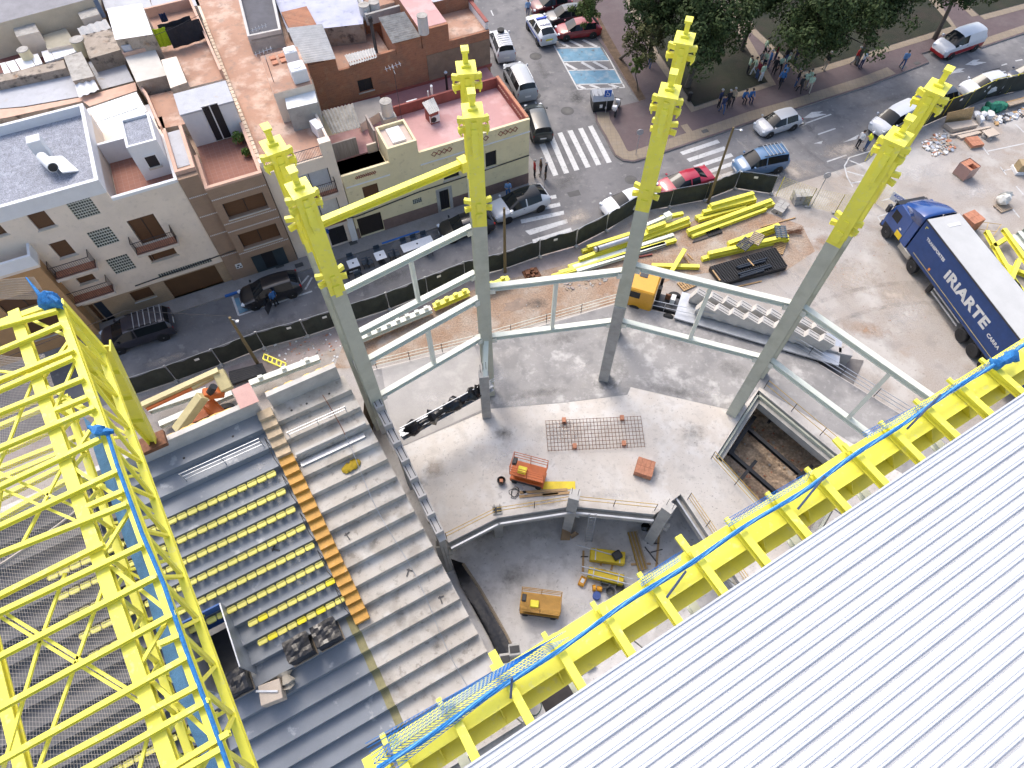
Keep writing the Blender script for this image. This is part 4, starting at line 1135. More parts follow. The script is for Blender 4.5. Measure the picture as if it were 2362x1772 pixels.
def balcony(root, s0, s1, z, t=0.0, out=0.75):
    o = part(root, 'balcony', mat('balcony_slab', (0.56, 0.49, 0.42), 0.8), (s0, s1, t - out, t - 0.002, z - 0.22, z))
    part(o_root := root, 'balcony_tiles', m_terr, (s0 + 0.04, s1 - 0.04, t - out + 0.04, t - 0.01, z + 0.001, z + 0.008))
    rl = MB()
    def sp(s, tt, zz): return S(s, tt, zz)
    m_r = mat('dark_brown_iron', (0.035, 0.022, 0.02), 0.5)
    for (a, b) in ((sp(s0 + 0.05, t - out + 0.05, z), sp(s1 - 0.05, t - out + 0.05, z)), (sp(s0 + 0.05, t - out + 0.05, z), sp(s0 + 0.05, t - 0.02, z)), (sp(s1 - 0.05, t - out + 0.05, z), sp(s1 - 0.05, t - 0.02, z))):
        for zz in (0.08, 0.98): rl.tube(a + UP * zz, b + UP * zz, 0.025, 5)
        n = max(2, int((b - a).length / 0.12))
        for i in range(n + 1):
            p = a.lerp(b, i / n); rl.tube(p + UP * 0.05, p + UP * 0.98, 0.014, 4)
    rl.build('balustrade', m_r, o)
    return o
def cable(name, label, pts, r=0.025):
    t = thing(name, label, 'cable', pts[0]); MB().path(pts, r, 5).build('cable', m_black, t); return t

m_cream = mat('cream_render', (0.72, 0.615, 0.51), 0.9, var=0.05, sc=0.5, fine=0.03, spots=[((0.60, 0.51, 0.43), 0.7, 0.52, 0.66, 0.5), ((0.50, 0.42, 0.36), 3.0, 0.58, 0.68, 0.35)])
m_whitew = mat('white_render', (0.67, 0.67, 0.68), 0.85, var=0.05, sc=0.8, fine=0.03, spots=[((0.55, 0.55, 0.57), 1.5, 0.6, 0.75, 0.4)])
m_gravel = mat('grey_roof_gravel', (0.30, 0.315, 0.36), 0.95, sc=3, var=0.15, fine=0.35, fsc=22, bump=0.5, bsc=40)
m_tile = brickmat('red_floor_tiles', (0.27, 0.12, 0.085), (0.23, 0.105, 0.08), (0.30, 0.20, 0.17), bw=0.33, bh=0.33, ms=0.012, offset=0.0, floor=True)
m_orange = mat('orange_terrace', (0.43, 0.255, 0.18), 0.85, sc=0.45, c2=(0.34, 0.195, 0.135), fine=0.06, bump=0.03, spots=[((0.54, 0.40, 0.32), 0.6, 0.50, 0.63, 0.8), ((0.25, 0.185, 0.15), 1.5, 0.55, 0.66, 0.6), ((0.20, 0.17, 0.15), 5.0, 0.60, 0.68, 0.6)])
m_salmon = mat('salmon_coping', (0.56, 0.36, 0.27), 0.85, var=0.1)
m_brownbr = brickmat('brown_brick', (0.30, 0.20, 0.135), (0.25, 0.165, 0.11), (0.33, 0.25, 0.19), bw=0.25, bh=0.06)
m_redbr = brickmat('old_red_brick', (0.35, 0.15, 0.08), (0.23, 0.095, 0.055), (0.32, 0.23, 0.17), bw=0.26, bh=0.08, spots=[((0.20, 0.13, 0.09), 0.6, 0.5, 0.62, 0.8), ((0.42, 0.27, 0.16), 1.3, 0.57, 0.66, 0.7), ((0.12, 0.07, 0.05), 4.0, 0.56, 0.66, 0.6)])
m_orbr = brickmat('orange_brick', (0.50, 0.29, 0.13), (0.44, 0.25, 0.11), (0.30, 0.2, 0.13), bw=0.25, bh=0.06)
m_pink = mat('pink_roof_coating', (0.48, 0.265, 0.255), 0.75, sc=0.5, var=0.06, fine=0.03, spots=[((0.55, 0.36, 0.35), 0.6, 0.5, 0.62, 0.7), ((0.36, 0.20, 0.19), 0.9, 0.54, 0.66, 0.5)])
m_redw = mat('dark_red_wall', (0.26, 0.075, 0.06), 0.8, var=0.12, sc=2)
m_yhouse = mat('pale_yellow_render', (0.70, 0.61, 0.385), 0.88, var=0.05, sc=0.5, fine=0.03, spots=[((0.58, 0.495, 0.31), 0.7, 0.52, 0.66, 0.5), ((0.36, 0.30, 0.2), 3.0, 0.60, 0.68, 0.4)])
m_base = mat('brown_plinth', (0.19, 0.13, 0.11), 0.85, var=0.12, sc=2)
m_fibro = mat('fibre_cement_sheet', (0.36, 0.34, 0.31), 0.9, var=0.2, sc=2, fine=0.1, spots=[((0.17, 0.15, 0.12), 2.5, 0.55, 0.7, 0.6)])
m_fibrol = mat('pale_metal_sheet', (0.55, 0.53, 0.50), 0.7, var=0.1, sc=2)
m_oldwall = mat('old_stained_render', (0.30, 0.25, 0.20), 0.95, sc=1.2, c2=(0.40, 0.34, 0.28), fine=0.15, bump=0.3, spots=[((0.06, 0.05, 0.045), 1.6, 0.53, 0.66, 0.85), ((0.34, 0.19, 0.09), 0.9, 0.6, 0.7, 0.6)])
m_blueroof = mat('blue_grey_roof_coat', (0.34, 0.36, 0.46), 0.8, sc=0.6, c2=(0.44, 0.45, 0.55), fine=0.1, spots=[((0.22, 0.23, 0.30), 1.5, 0.55, 0.7, 0.6)])
m_blackroof = mat('black_bitumen', (0.085, 0.085, 0.10), 0.85, sc=1.5, var=0.15, fine=0.1, bump=0.2)
m_greyroof = mat('grey_roof_coat', (0.42, 0.43, 0.46), 0.85, sc=0.8, var=0.08, fine=0.08, spots=[((0.30, 0.30, 0.31), 1.5, 0.56, 0.7, 0.5), ((0.38, 0.30, 0.20), 1.2, 0.64, 0.74, 0.6)])

# ---- B1 cream apartment house
b1 = house('cream_house', 'cream rendered apartment house with brown shutters, glass blocks and white parapets', -23.7)
H1 = [hole(q5, (210, 345), (480, 445)), hole(q5, (410, 605), (655, 685)), hole(q5, (1075, 410), (1430, 545)), hole(q5, (1255, 702), (1512, 690)), hole(q5, (-110, 430), (70, 515)), hole(q5, (640, 897), (826, 905))]
GB = [hole(q5, (555, 255), (860, 340)), hole(q5, (735, 510), (1020, 580)), hole(q5, (895, 740), (1165, 805)), hole(q5, (1340, 862), (1808, 750))]
zr1, zr2 = 9.35, 10.6
facade(b1, m_cream, -27.55, -23.72, 2.1, 9.22, 0.0, H1 + GB)
facade(b1, m_cream, -38.0, -27.552, 2.1, 9.898, 0.0, H1 + GB)
part(b1, 'wall', m_cream, (-38, -23.72, 0.21, 8.0, 0.02, 8.4), (-38, -27.55, 0.21, 8.0, 8.4, 9.9))
for i, h in enumerate(H1): window(b1, h, split=(i == 2), sill=(i != 2))
for h, (nx, nz) in zip(GB, ((9, 7), (9, 6), (9, 6), (22, 4))): glass_blocks(b1, h, 0.0, nx, nz)
m_tanbase = brickmat('tan_base_tiles', (0.36, 0.26, 0.165), (0.32, 0.23, 0.15), (0.22, 0.16, 0.11), bw=0.4, bh=0.2)
G1 = hole(q5, (1385, 920), (1905, 925)); D1 = hole(q5, (750, 1135), (930, 1228)); D2 = hole(q5, (865, 1088), (995, 1205)); W5 = hole(q5, (1095, 1022), (1325, 1045))
G1 = (G1[0], 0.12, G1[2], 1.98); D1 = (D1[0], 0.12, D1[2] - 0.3, 2.0); D2 = (D1[2] + 0.05, 0.12, D1[2] + 0.6, 2.0)
facade(b1, m_tanbase, -38.0, -23.72, 0.12, 2.098, 0.03, [G1, D1, D2, W5])
for h, m in ((G1, mat('brown_garage_door', (0.10, 0.05, 0.02), 0.6, var=0.1)), (D1, m_shut), (D2, mat('dark_blue_door', (0.02, 0.03, 0.05), 0.4))): window(b1, h, 0.03, m, False, False, 'door')
window(b1, W5, 0.03, m_shut, True, False)
balcony(b1, *sorted((FP(*q5(1155, 690), -0.75)[0], FP(*q5(1525, 605), -0.75)[0])), FP(*q5(1340, 650), -0.75)[1])
balcony(b1, *sorted((FP(*q5(470, 905), -0.75)[0], FP(*q5(835, 815), -0.75)[0])), FP(*q5(650, 860), -0.75)[1])
balcony(b1, *sorted((FP(*q5(590, 1120), -0.75)[0], FP(*q5(985, 1020), -0.75)[0])), FP(*q5(790, 1070), -0.75)[1])
# roofs
part(b1, 'roof', m_gravel, (-38, -27.75, 0.2, 7.4, 10.0, 10.25))
for q in ((-38, -27.55, -0.02, 0.22, 9.9, 10.84), (-27.76, -27.55, 0.222, 7.4, 8.4, 10.84), (-38, -27.55, 7.38, 7.6, 9.0, 10.84)): part(b1, 'parapet', m_whitew, q)
part(b1, 'terrace', m_tile, (-27.5, -23.85, 0.2, 4.5, 8.3, 8.5))
for q in ((-27.54, -23.72, -0.015, 0.2, 9.223, 9.42), (-23.9, -23.72, 0.202, 4.6, 8.4, 9.418), (-27.54, -25.6, 4.5, 4.7, 8.4, 9.9)): part(b1, 'parapet', m_whitew, q)
sb_ = part(b1, 'stair_block', m_whitew, (-25.65, -23.92, 1.9, 4.7, 8.4, 10.8))
part(b1, 'stair_roof', m_gravel, (-25.5, -24.07, 2.05, 4.55, 10.81, 10.85))
for q in ((-25.65, -23.92, 1.9, 2.05, 10.8, 11.0), (-25.65, -23.92, 4.55, 4.7, 10.8, 11.0), (-25.65, -25.5, 2.051, 4.549, 10.8, 11.0), (-24.07, -23.92, 2.051, 4.549, 10.8, 11.0)): part(b1, 'parapet', m_whitew, q)
a = FP(*q1(1225, 1340), 1.88); c = FP(*q1(1365, 1400), 1.88)
w_ = part(b1, 'window', m_dark, (a[0], c[0], 1.86, 1.91, c[1], a[1])); sbx = MB(); sbox(sbx, a[0] - 0.08, c[0] + 0.08, 1.78, 1.899, c[1] - 0.14, c[1] - 0.003); sbx.build('sill', m_sill, w_)
sbx = MB()
for q in ((a[0] - 0.06, a[0] - 0.002, 1.85, 1.899, c[1], a[1]), (c[0] + 0.002, c[0] + 0.06, 1.85, 1.899, c[1], a[1]), (a[0] - 0.06, c[0] + 0.06, 1.85, 1.899, a[1] + 0.002, a[1] + 0.07)): sbox(sbx, *q)
sbx.build('frame', m_white, w_)
part(b1, 'chimney', m_whitew, (*[ST(*q1(215, 1180), 11.6)[0] + d for d in (0, 0.75)], *[ST(*q1(265, 1180), 11.6)[1] + d for d in (-0.35, 0.35)], 9.9, 11.6), bevel=0.03)
part(b1, 'conservatory', m_whitew, (-27.7, -23.95, 7.0, 10.5, 0.1, 7.9))
# solar water heater
sh = thing('solar_heater', 'white solar water heater with tank on the grey gravel roof', 'solar heater', P(*q1(430, 1420), 10.3))
ta = P(*q1(355, 1335), 10.9); tb = P(*q1(450, 1425), 10.9)
dd = (tb - ta).normalized()
MB().tube(ta, tb, 0.30, 16).build('tank', m_white, sh, smooth=True)
MB().tube(tb, tb + dd * 0.03, 0.26, 16).build('tank_end', m_black, sh)
pa, pb, pc_, pd = P(*q1(395, 1330), 10.85), P(*q1(530, 1325), 10.35), P(*q1(670, 1450), 10.3), P(*q1(525, 1465), 10.75)
MB().add([pa, pb, pc_, pd, *[p - UP * 0.09 for p in (pa, pb, pc_, pd)]], [(0, 1, 2, 3), (7, 6, 5, 4), (0, 4, 5, 1), (1, 5, 6, 2), (2, 6, 7, 3), (3, 7, 4, 0)]).build('collector', mat('collector_glass', (0.70, 0.71, 0.70), 0.15, var=0.03), sh)
for p in (ta, tb): MB().tube(p, V((p.x, p.y, 10.25)), 0.03, 5).build('leg', m_steel, sh)
# ---- B0 orange brick house at the left
b0 = house('orange_brick_house', 'low orange brick house with white balcony at the left edge', -38, -1)
H0 = [(FP(*q5(-60, 850), -0.9)[0], FP(*q5(360, 880), -0.9)[1], FP(*q5(330, 860), -0.9)[0], FP(*q5(250, 740), -0.9)[1])]
facade(b0, m_orbr, -42, -33.05, 0.12, 7.1, -0.9, [(-36.5, 4.2, -33.9, 5.4), (-36.5, 1.4, -34.3, 3.0)])
part(b0, 'wall', m_orbr, (-42, -33.05, -0.69, 0.2, 0.1, 7.09))
window(b0, (-36.5, 4.2, -33.9, 5.4), -0.9); window(b0, (-36.5, 1.4, -34.3, 3.0), -0.9)
part(b0, 'terrace', m_cream, (-42, -32.9, -1.1, 0.0, 7.1, 7.3)); part(b0, 'parapet', m_whitew, (-42, -32.9, -1.12, -0.95, 7.302, 8.1), (-33.05, -32.9, -0.949, 0.0, 7.302, 8.1))
# ---- B2 brown brick house
b2 = house('brown_brick_house', 'narrow brown brick house with white dentil courses and a tiled roof terrace', -19)
HB = [hole(q5, (1865, 265), (2290, 255), -0.45), hole(q5, (1970, 500), (2330, 480), -0.45), hole(q5, (2150, 680), (2520, 740), -0.45)]
HB = [(-22.0, h[1], -19.35, h[3]) for h in HB]
HB[0] = (-22.0, 5.75, -19.4, 7.1); HB[1] = (-22.0, 2.95, -19.4, 4.35); HB[2] = (-21.9, 0.15, -19.5, 2.0)
facade(b2, m_brownbr, -22.5, -18.95, 2.2, 8.4, -0.45, HB[:2], 0.35)
part(b2, 'wall', m_brownbr, (-23.7, -18.95, -0.095, 7.5, 0.1, 7.5), (-23.7, -22.5, -0.095, 4.6, 7.5, 9.4))
for h in HB[:2]: window(b2, h, -0.45, m_shut, True, True, depth=0.35)
part(b2, 'slab', m_brownbr, (-22.5, -18.95, -0.44, -0.1, 2.1, 2.198))
o = part(b2, 'door', mat('blue_grey_door', (0.035, 0.05, 0.06), 0.4), (-21.9, -19.6, -0.13, -0.097, 0.15, 2.05)); part(b2, 'door_light', m_dark, (-21.2, -20.4, -0.137, -0.131, 0.3, 1.9))
b = MB()
for zz in (7.55, 5.45, 4.75, 2.65):
    for i in range(30): sbox(b, -22.45 + i * 0.116, -22.39 + i * 0.116, -0.475, -0.452, zz, zz + 0.07)
for zz in (7.9, 6.3, 4.6, 2.6):
    for i in range(10): sbox(b, -23.62 + i * 0.116, -23.56 + i * 0.116, -0.12, -0.097, zz, zz + 0.07)
tag(b.build('dentil_course', m_whitew, b2), kind='stuff')
part(b2, 'terrace', m_tile, (-22.3, -19.0, -0.1, 5.0, 7.4, 7.62))
for q in ((-22.5, -18.95, -0.45, -0.2, 8.402, 8.55), (-22.5, -22.3, -0.198, 3.0, 7.5, 8.52), (-19.15, -18.95, -0.198, 5.0, 7.5, 8.5)): part(b2, 'parapet', m_salmon, q)
part(b2, 'terrace', m_greyroof, (-23.6, -22.6, 1.0, 4.6, 9.3, 9.42))
part(b2, 'parapet', m_salmon, (-23.7, -22.5, 0.3, 0.5, 9.42, 9.7), (-22.7, -22.5, 0.502, 4.6, 9.42, 9.7), (-23.7, -23.5, 0.502, 4.6, 9.42, 9.7))
part(b2, 'annex', m_whitew, (-22.3, -19.0, 5.0, 6.8, 7.5, 10.0)); part(b2, 'annex_roof', m_greyroof, (-22.35, -18.95, 4.95, 7.3, 10.0, 10.12))
d0 = FP(*q1(1712, 912), 4.98); d1 = FP(*q1(1908, 1052), 4.98)
o = part(b2, 'sliding_door', m_dark, (d0[0], d1[0] + 0.1, 4.95, 4.99, 7.7, d0[1])); part(b2, 'door_frame', m_white, ((d0[0] + d1[0]) / 2 - 0.02, (d0[0] + d1[0]) / 2 + 0.06, 4.92, 4.949, 7.7, d0[1]), (d0[0] - 0.06, d1[0] + 0.16, 4.92, 4.949, d0[1] - 0.001, d0[1] + 0.06))
o = MB().box(-0.22, 0.22, -0.03, 0.0, -0.22, 0.22).box(-0.08, 0.08, -0.04, -0.031, 0.02, 0.14, 1).box(-0.17, -0.04, -0.04, -0.031, -0.15, -0.04, 1).box(0.05, 0.17, -0.04, -0.031, -0.15, -0.04, 1).build('meter_box', [m_white, m_black], b2, local=True)
o.location = wm(b2).inverted() @ S(-22.9, -0.1, 1.35)
# ---- B3 cream terrace house (big orange roof terrace)
b3 = house('cream_terrace_house', 'narrow cream house with railed balconies and a large orange roof terrace', -14.3)
H3 = [(-17.6, 5.6, -14.9, 7.1), (-17.6, 2.9, -14.9, 4.5), (-17.6, 0.15, -16.4, 2.35), (-16.25, 0.15, -15.0, 2.35)]
facade(b3, m_cream, -18.9, -14.25, 0.12, 8.0, 0.0, H3)
part(b3, 'wall', m_cream, (-18.9, -14.25, 0.21, 8.4, 0.1, 7.9), (-18.9, -13.3, 8.4, 24, 0.1, 7.9))
window(b3, H3[0], 0, m_greyroof, False, True); window(b3, H3[1], 0, m_fibrol, False, True); window(b3, H3[2], 0, m_dark, False, False, 'door'); window(b3, H3[3], 0, m_dark, False, True, 'door')
part(b3, 'pilaster', m_whitew, (-14.75, -14.28, -0.1, -0.002, 0.12, 2.4))
for zz, zo in ((5.3, 0.55), (2.6, 0.5)):
    balcony(b3, -17.8, -14.7, zz, 0, 0.5)
o = part(b3, 'shop_awning', mat('blue_awning', (0.02, 0.08, 0.32), 0.5), (-17.7, -16.2, -0.55, -0.02, 2.1, 2.5)); part(b3, 'awning_lettering', m_seatn, *[(-17.55 + 0.17 * i, -17.44 + 0.17 * i, -0.56, -0.552, 2.15, 2.32) for i in range(7)])
part(b3, 'roof_terrace', m_orange, (-18.7, -14.25, 0.2, 8.4, 7.9, 8.0), (-18.7, -13.3, 8.4, 24, 7.9, 8.003))
part(b3, 'parapet', m_cream, (-15.0, -14.25, -0.05, 0.5, 8.0, 9.05), (-18.9, -18.6, -0.02, 0.3, 8.0, 8.9))
part(b3, 'parapet', m_cream, (-14.4, -14.25, 0.5, 8.4, 7.9, 8.9)); b = MB()
for i in range(40): sbox(b, -18.95, -18.72, 0.4 + i * 0.45, 0.78 + i * 0.45, 7.9, 8.35)
tag(b.build('parapet_tiles', mat('pale_roof_tiles', (0.60, 0.48, 0.36), 0.85, var=0.2, sc=3), b3), kind='stuff')
rl = MB(); a = S(-18.5, 0.05, 8.0); b_ = S(-15.0, 0.05, 8.0)
for zz in (0.1, 0.85): rl.tube(a + UP * zz, b_ + UP * zz, 0.025, 5)
for i in range(36): p = a.lerp(b_, i / 35); rl.tube(p, p + UP * 0.85, 0.012, 4)
rl.build('balustrade', mat('dark_blue_iron', (0.02, 0.025, 0.05), 0.5), b3)
# stair block with water tanks
o, pts = vol(b3, 'stair_block', [q2(185, 480), q2(500, 395), q2(632, 712), q2(300, 800)], 10.2, 7.9, m_orange, m_cream)
o, pts2 = vol(b3, 'canopy_wall', [q2(385, 800), q2(640, 740), q2(672, 870), q2(415, 930)], 9.7, 7.9, mat('pvc_canopy', (0.62, 0.64, 0.66), 0.3, var=0.05, sc=6), m_conc)
def acbox(label, c, rz, w_=0.8, d_=0.32, h_=0.6, m=m_white):
    t = thing('air_conditioner', label, 'air conditioner', c, rz)
    MB().box(-w_ / 2, w_ / 2, -d_ / 2, d_ / 2, 0.05, h_).build('case', m, t, local=True, bevel=0.02)
    MB().lathe([(0.22, 0), (0.22, 0.012), (0.06, 0.014)], (-0.12, -d_ / 2 - 0.002, h_ * 0.52), 16, M=Matrix.Rotation(radians(90), 4, 'X')).build('fan_grille', m_dsteel, t, local=True)
    MB().box(-w_ / 2 + 0.05, w_ / 2 - 0.05, -0.05, 0.05, 0, 0.05).build('foot', m_dsteel, t, local=True)
    return t
def tank(label, px, z, h, w_=1.0, l_=1.1):
    t = thing('water_tank', label, 'water tank', P(*px, z + h) - UP * h, ST_A)
    MB().box(-w_ / 2, w_ / 2, -l_ / 2, l_ / 2, 0, h).build('body', m_whitew, t, local=True, bevel=0.05)
    MB().lathe([(0.3, 0), (0.3, 0.04), (0.1, 0.06)], (0, 0, h), 16).build('lid', m_white, t, local=True)
tank('larger white box water tank on the stair block roof', q2(495, 560), 10.2, 0.9, 1.0, 1.15); tank('smaller white box water tank behind the larger one', q2(435, 420), 10.2, 0.9, 0.8, 0.8)
acbox('white air conditioner on the orange terrace behind the railing', P(*q2(690, 1150), 8.05), ST_A + pi / 2 + 0.2, 1.1, 0.5, 0.9)
vt = thing('brick_vents', 'four square brick vents on the orange stair block', 'vent', P(*q2(340, 510), 10.2), ST_A)
for x in (-0.3, 0.3):
    for y in (-0.3, 0.3): MB().box(x - 0.2, x + 0.2, y - 0.2, y + 0.2, 0, 0.1).build('vent', m_terr, vt, local=True)
# ---- B4 yellow corner house
b4 = house('yellow_corner_house', 'pale yellow corner house with flat pink roof and red diamond ornaments', 0)
H4 = [hole(q6, (1050, 122), (1205, 190)), hole(q6, (1005, 392), (1240, 465)), hole(q6, (1705, 155), (1803, 290)), hole(q6, (1480, 228), (1562, 243)), hole(q2, (1740, 1452), (1880, 1500)), (-3.6, 2.9, -2.7, 4.3)]
H4[1] = (H4[1][0], 0.14, H4[1][2], H4[1][3]); H4[2] = (H4[2][0], 0.14, H4[2][2], H4[2][3])
facade(b4, m_yhouse, -14.2, 0.0, 0.12, 5.95, 0.0, H4)
part(b4, 'wall', m_yhouse, (-14.2, -0.0, 0.21, 5.5, 0.1, 5.2), (-0.2, 0.0, 0.21, 5.5, 5.2, 6.09), (-14.2, 0.0, 5.5, 8.4, 0.1, 4.9))
window(b4, H4[0], 0, m_shut, True, False); window(b4, H4[1], 0, mat('black_garage_door', (0.02, 0.014, 0.012), 0.6), False, False, 'door'); window(b4, H4[2], 0, m_dark, False, True, 'door'); glass_blocks(b4, H4[3], 0, 5, 3)
window(b4, H4[4], 0, m_dark, True, True); window(b4, H4[5], 0, m_dark, True, True)
for q in ((-14.19, H4[1][0] - 0.03, 0), (H4[1][2] + 0.03, H4[2][0] - 0.26, 0), (H4[2][2] + 0.26, 0.02, 0)): part(b4, 'plinth', m_base, (q[0], q[1], -0.025, -0.002, 0.13, 1.15))
for q in ((H4[2][0] - 0.25, H4[2][0] - 0.002, -0.03, -0.002, 0.13, H4[2][3] + 0.22), (H4[2][2] + 0.002, H4[2][2] + 0.25, -0.03, -0.002, 0.13, H4[2][3] + 0.22), (H4[2][0], H4[2][2], -0.03, -0.002, H4[2][3] + 0.005, H4[2][3] + 0.22)): part(b4, 'door_surround', m_conc, q)
part(b4, 'moulding', m_whitew, (-14.1, -10.9, -0.06, -0.002, 5.0, 5.08), (-8.6, 0.02, -0.06, -0.002, 5.0, 5.08))
part(b4, 'roof', m_pink, (-8.6, -0.2, 0.2, 5.4, 5.1, 5.3), (-14.2, -8.6, 2.6, 5.4, 5.1, 5.297)); part(b4, 'lower_terrace', mat('dark_pink_terrace', (0.36, 0.17, 0.165), 0.75, var=0.1, sc=0.8), (-14.1, -10.8, 0.2, 2.6, 5.0, 5.2), (-8.3, 0.3, 5.6, 8.45, 4.85, 5.05))
for q in ((-14.2, -10.8, -0.02, 0.18, 5.95, 6.05), (-8.6, 0.0, -0.02, 0.18, 5.95, 6.1)): part(b4, 'parapet', m_yhouse, q)
part(b4, 'parapet', m_redw, (-8.55, -0.202, 5.38, 5.55, 5.2, 6.12)); part(b4, 'parapet', m_terr, (-0.205, 0.02, 0.19, 5.55, 6.09, 6.16)); part(b4, 'inner_wall', m_redw, (-0.235, -0.206, 0.19, 5.37, 5.3, 6.085))
part(b4, 'stair_block', m_yhouse, (-10.75, -8.62, -0.01, 0.16, 5.2, 7.15), (-10.75, -8.62, 0.162, 2.5, 5.2, 6.85), (-10.75, -10.6, 0.162, 2.5, 6.85, 7.15), (-8.77, -8.62, 0.162, 2.5, 6.85, 7.15), (-10.6, -8.77, 2.35, 2.5, 6.85, 7.15))
part(b4, 'stair_roof', mat('pale_pink_screed', (0.52, 0.42, 0.37), 0.85, var=0.08), (-10.6, -8.77, 0.165, 2.345, 6.852, 6.9)); part(b4, 'skylight', m_whitew, (-10.15, -9.2, 0.55, 2.1, 6.91, 7.06)); 
def ornament(s0, s1, z0, z1, n):
    b = MB()
    for i in range(n):
        c = s0 + (s1 - s0) * (i + 0.5) / n; r_ = (s1 - s0) / n / 2
        pts = [S(c + r_ * 0.98 * cos(t), -0.028, (z0 + z1) / 2 + (z1 - z0) / 2 * sin(t)) for t in (0, pi / 2, pi, 3 * pi / 2)]
        b.path(pts + pts[:1], 0.035, 4)
    return b.build('diamond_ornament', m_redw, b4)
for (x0, y0, x1, y1, n) in ((1640, 1310, 1815, 1262, 4),):
    a = FP(*q2(x0, y0)); c = FP(*q2(x1, y1)); ornament(a[0], c[0], 5.42, 5.82, 4)
a = FP(*z3(180, 1135)); c = FP(*z3(345, 1095)); ornament(a[0], c[0], 5.42, 5.82, 4); ornament(-5.0, -3.3, 5.42, 5.82, 4)
a = FP(*q2(990, 1500)); c = FP(*q2(1165, 1455)); ornament(a[0], c[0], 5.5, 5.75, 9)
b = MB()
for t0 in (0.9, 3.3):
    for i in range(7):
        pts = [S(-0.24, t0 + 0.26 * i + 0.12 * cos(t), 5.62 + 0.2 * sin(t)) for t in (0.3, 1.2, 2.0, 2.9)]
        b.path(pts, 0.03, 4)
b.build('wall_ornament', m_salmon, b4)
for x, tt in ((-4.85, 1.1), (-3.05, 1.0)):
    p = S(x, tt, 5.3); t = thing('clothes_post', 'dark T-shaped clothes post on the pink roof, %s one' % ('left' if x < -4 else 'right'), 'post', p, ST_A)
    MB().tube(p, p + UP * 0.95, 0.02, 5).tube(p + UP * 0.95 - ST_D * 0.35, p + UP * 0.95 + ST_D * 0.35, 0.02, 5).build('post', m_dsteel, t)
# rear yard of the corner house: corrugated shed, walls, drum
vol(b4, 'rear_deck', [q2(960, 880), q2(1200, 820), q2(1240, 930), q2(1030, 1060)], 6.0, 5.1, m_pav, m_cream)
pts = [P(*q2(705, 945), 7.3), P(*q2(975, 880), 7.3), P(*q2(1040, 1085), 6.8), P(*q2(800, 1140), 6.8)]
MB().corr(*pts, pitch=0.24, amp=0.06).build('shed_roof', m_fibro, b4)
part(b4, 'shed_wall', mat('corrugated_wall', (0.33, 0.28, 0.25), 0.8, stretch=(8, 8, 0.3), sc=2, var=0.2), (-14.1, -12.2, 2.62, 2.7, 5.1, 6.7), (-10.9, -10.78, 2.5, 4.4, 5.2, 6.9)); part(b4, 'yard_wall', m_cream, (-14.2, -14.05, 2.5, 8.4, 5.1, 7.4), (-11.6, -10.8, 2.5, 2.65, 5.1, 5.9))
def drum(label, px, z, r, h, mt=m_fibrol):
    t = thing('chimney_drum', label, 'chimney', P(*px, z + h) - UP * h)
    MB().lathe([(r, 0), (r * 1.02, h * 0.5), (r, h), (r * 0.8, h), (r * 0.78, h - 0.1)], n=18).build('drum', mt, t, local=True, smooth=True); MB().lathe([(r * 1.04, h * 0.97), (r * 1.04, h + 0.01), (r * 0.5, h + 0.02)], n=18).build('rim', m_fibro, t, local=True)
drum('cream round water drum on a block behind the pink roof', q2(1250, 860), 6.3, 0.42, 1.1); part(b4, 'drum_block', m_conc, tuple()) if False else None
c = P(*q2(1250, 860), 7.4); s_, t_ = (c - ST_O).dot(ST_D), (c - ST_O).dot(ST_N); part(b4, 'drum_block', m_conc, (s_ - 0.5, s_ + 0.5, t_ - 0.5, t_ + 0.5, 5.2, 6.3))
acbox('white air conditioner with round fan on the red parapet wall', P(*q2(1487, 930), 5.35), ST_A, 0.85, 0.35, 0.7)
acbox('white air conditioner below the little corrugated canopy', P(*q2(1670, 1035), 5.35), ST_A, 0.75, 0.35, 0.6)
can = thing('roof_canopy', 'small corrugated canopy with white pipe on the pink roof', 'canopy', P(*q2(1640, 950), 5.3), ST_A)
pts = [P(*q2(1560, 875), 6.6), P(*q2(1660, 830), 6.6), P(*q2(1712, 940), 6.3), P(*q2(1625, 975), 6.3)]
MB().corr(pts[0], pts[1], pts[2], pts[3], 0.17, 0.03).build('sheet', m_fibrol, can)
p = (pts[2] + pts[3]) / 2; MB().prism([(q.x, q.y) for q in [pts[0].lerp(pts[2], 0.1), pts[1].lerp(pts[3], 0.1), pts[2].lerp(pts[0], 0.1), pts[3].lerp(pts[1], 0.1)]], 5.3, 6.2).build('box', m_redw, can)
MB().tube(P(*q2(1615, 820), 6.5), P(*q2(1610, 775), 7.2), 0.05, 6).tube(P(*q2(1645, 800), 6.4), P(*q2(1640, 730), 7.6), 0.09, 8).build('flue', m_white, can)
bp_ = thing('flue_pipe', 'black chimney flue behind the pink roof', 'flue', P(*q2(1775, 760), 5.1)); p = P(*q2(1775, 760), 5.1); q = V((p.x, p.y, zat(p, *q2(1772, 625))))
MB().tube(p, q, 0.09, 8).build('pipe', m_black, bp_); MB().lathe([(0.12, 0), (0.14, 0.1), (0.05, 0.2)], q, 10).build('cowl', m_steel, bp_)
def aerial(label, base, top, n=5):
    t = thing('tv_aerial', label, 'aerial', base)
    MB().tube(base, top, 0.022, 5).build('mast', m_dsteel, t)
    b = MB(); d = V((0.9, 0.35, 0.15)).normalized(); e = V((-0.3, 0.85, 0)).normalized()
    b.tube(top - d * 0.6, top + d * 0.6, 0.018, 4)
    for i in range(n): c = top + d * (-0.5 + i * 1.0 / (n - 1)); b.tube(c - e * 0.28, c + e * 0.28, 0.012, 4)
    b.tube(top - e * 0.5 - UP * 0.25, top + e * 0.5 - UP * 0.25, 0.015, 4)
    b.build('antenna', m_steel, t)
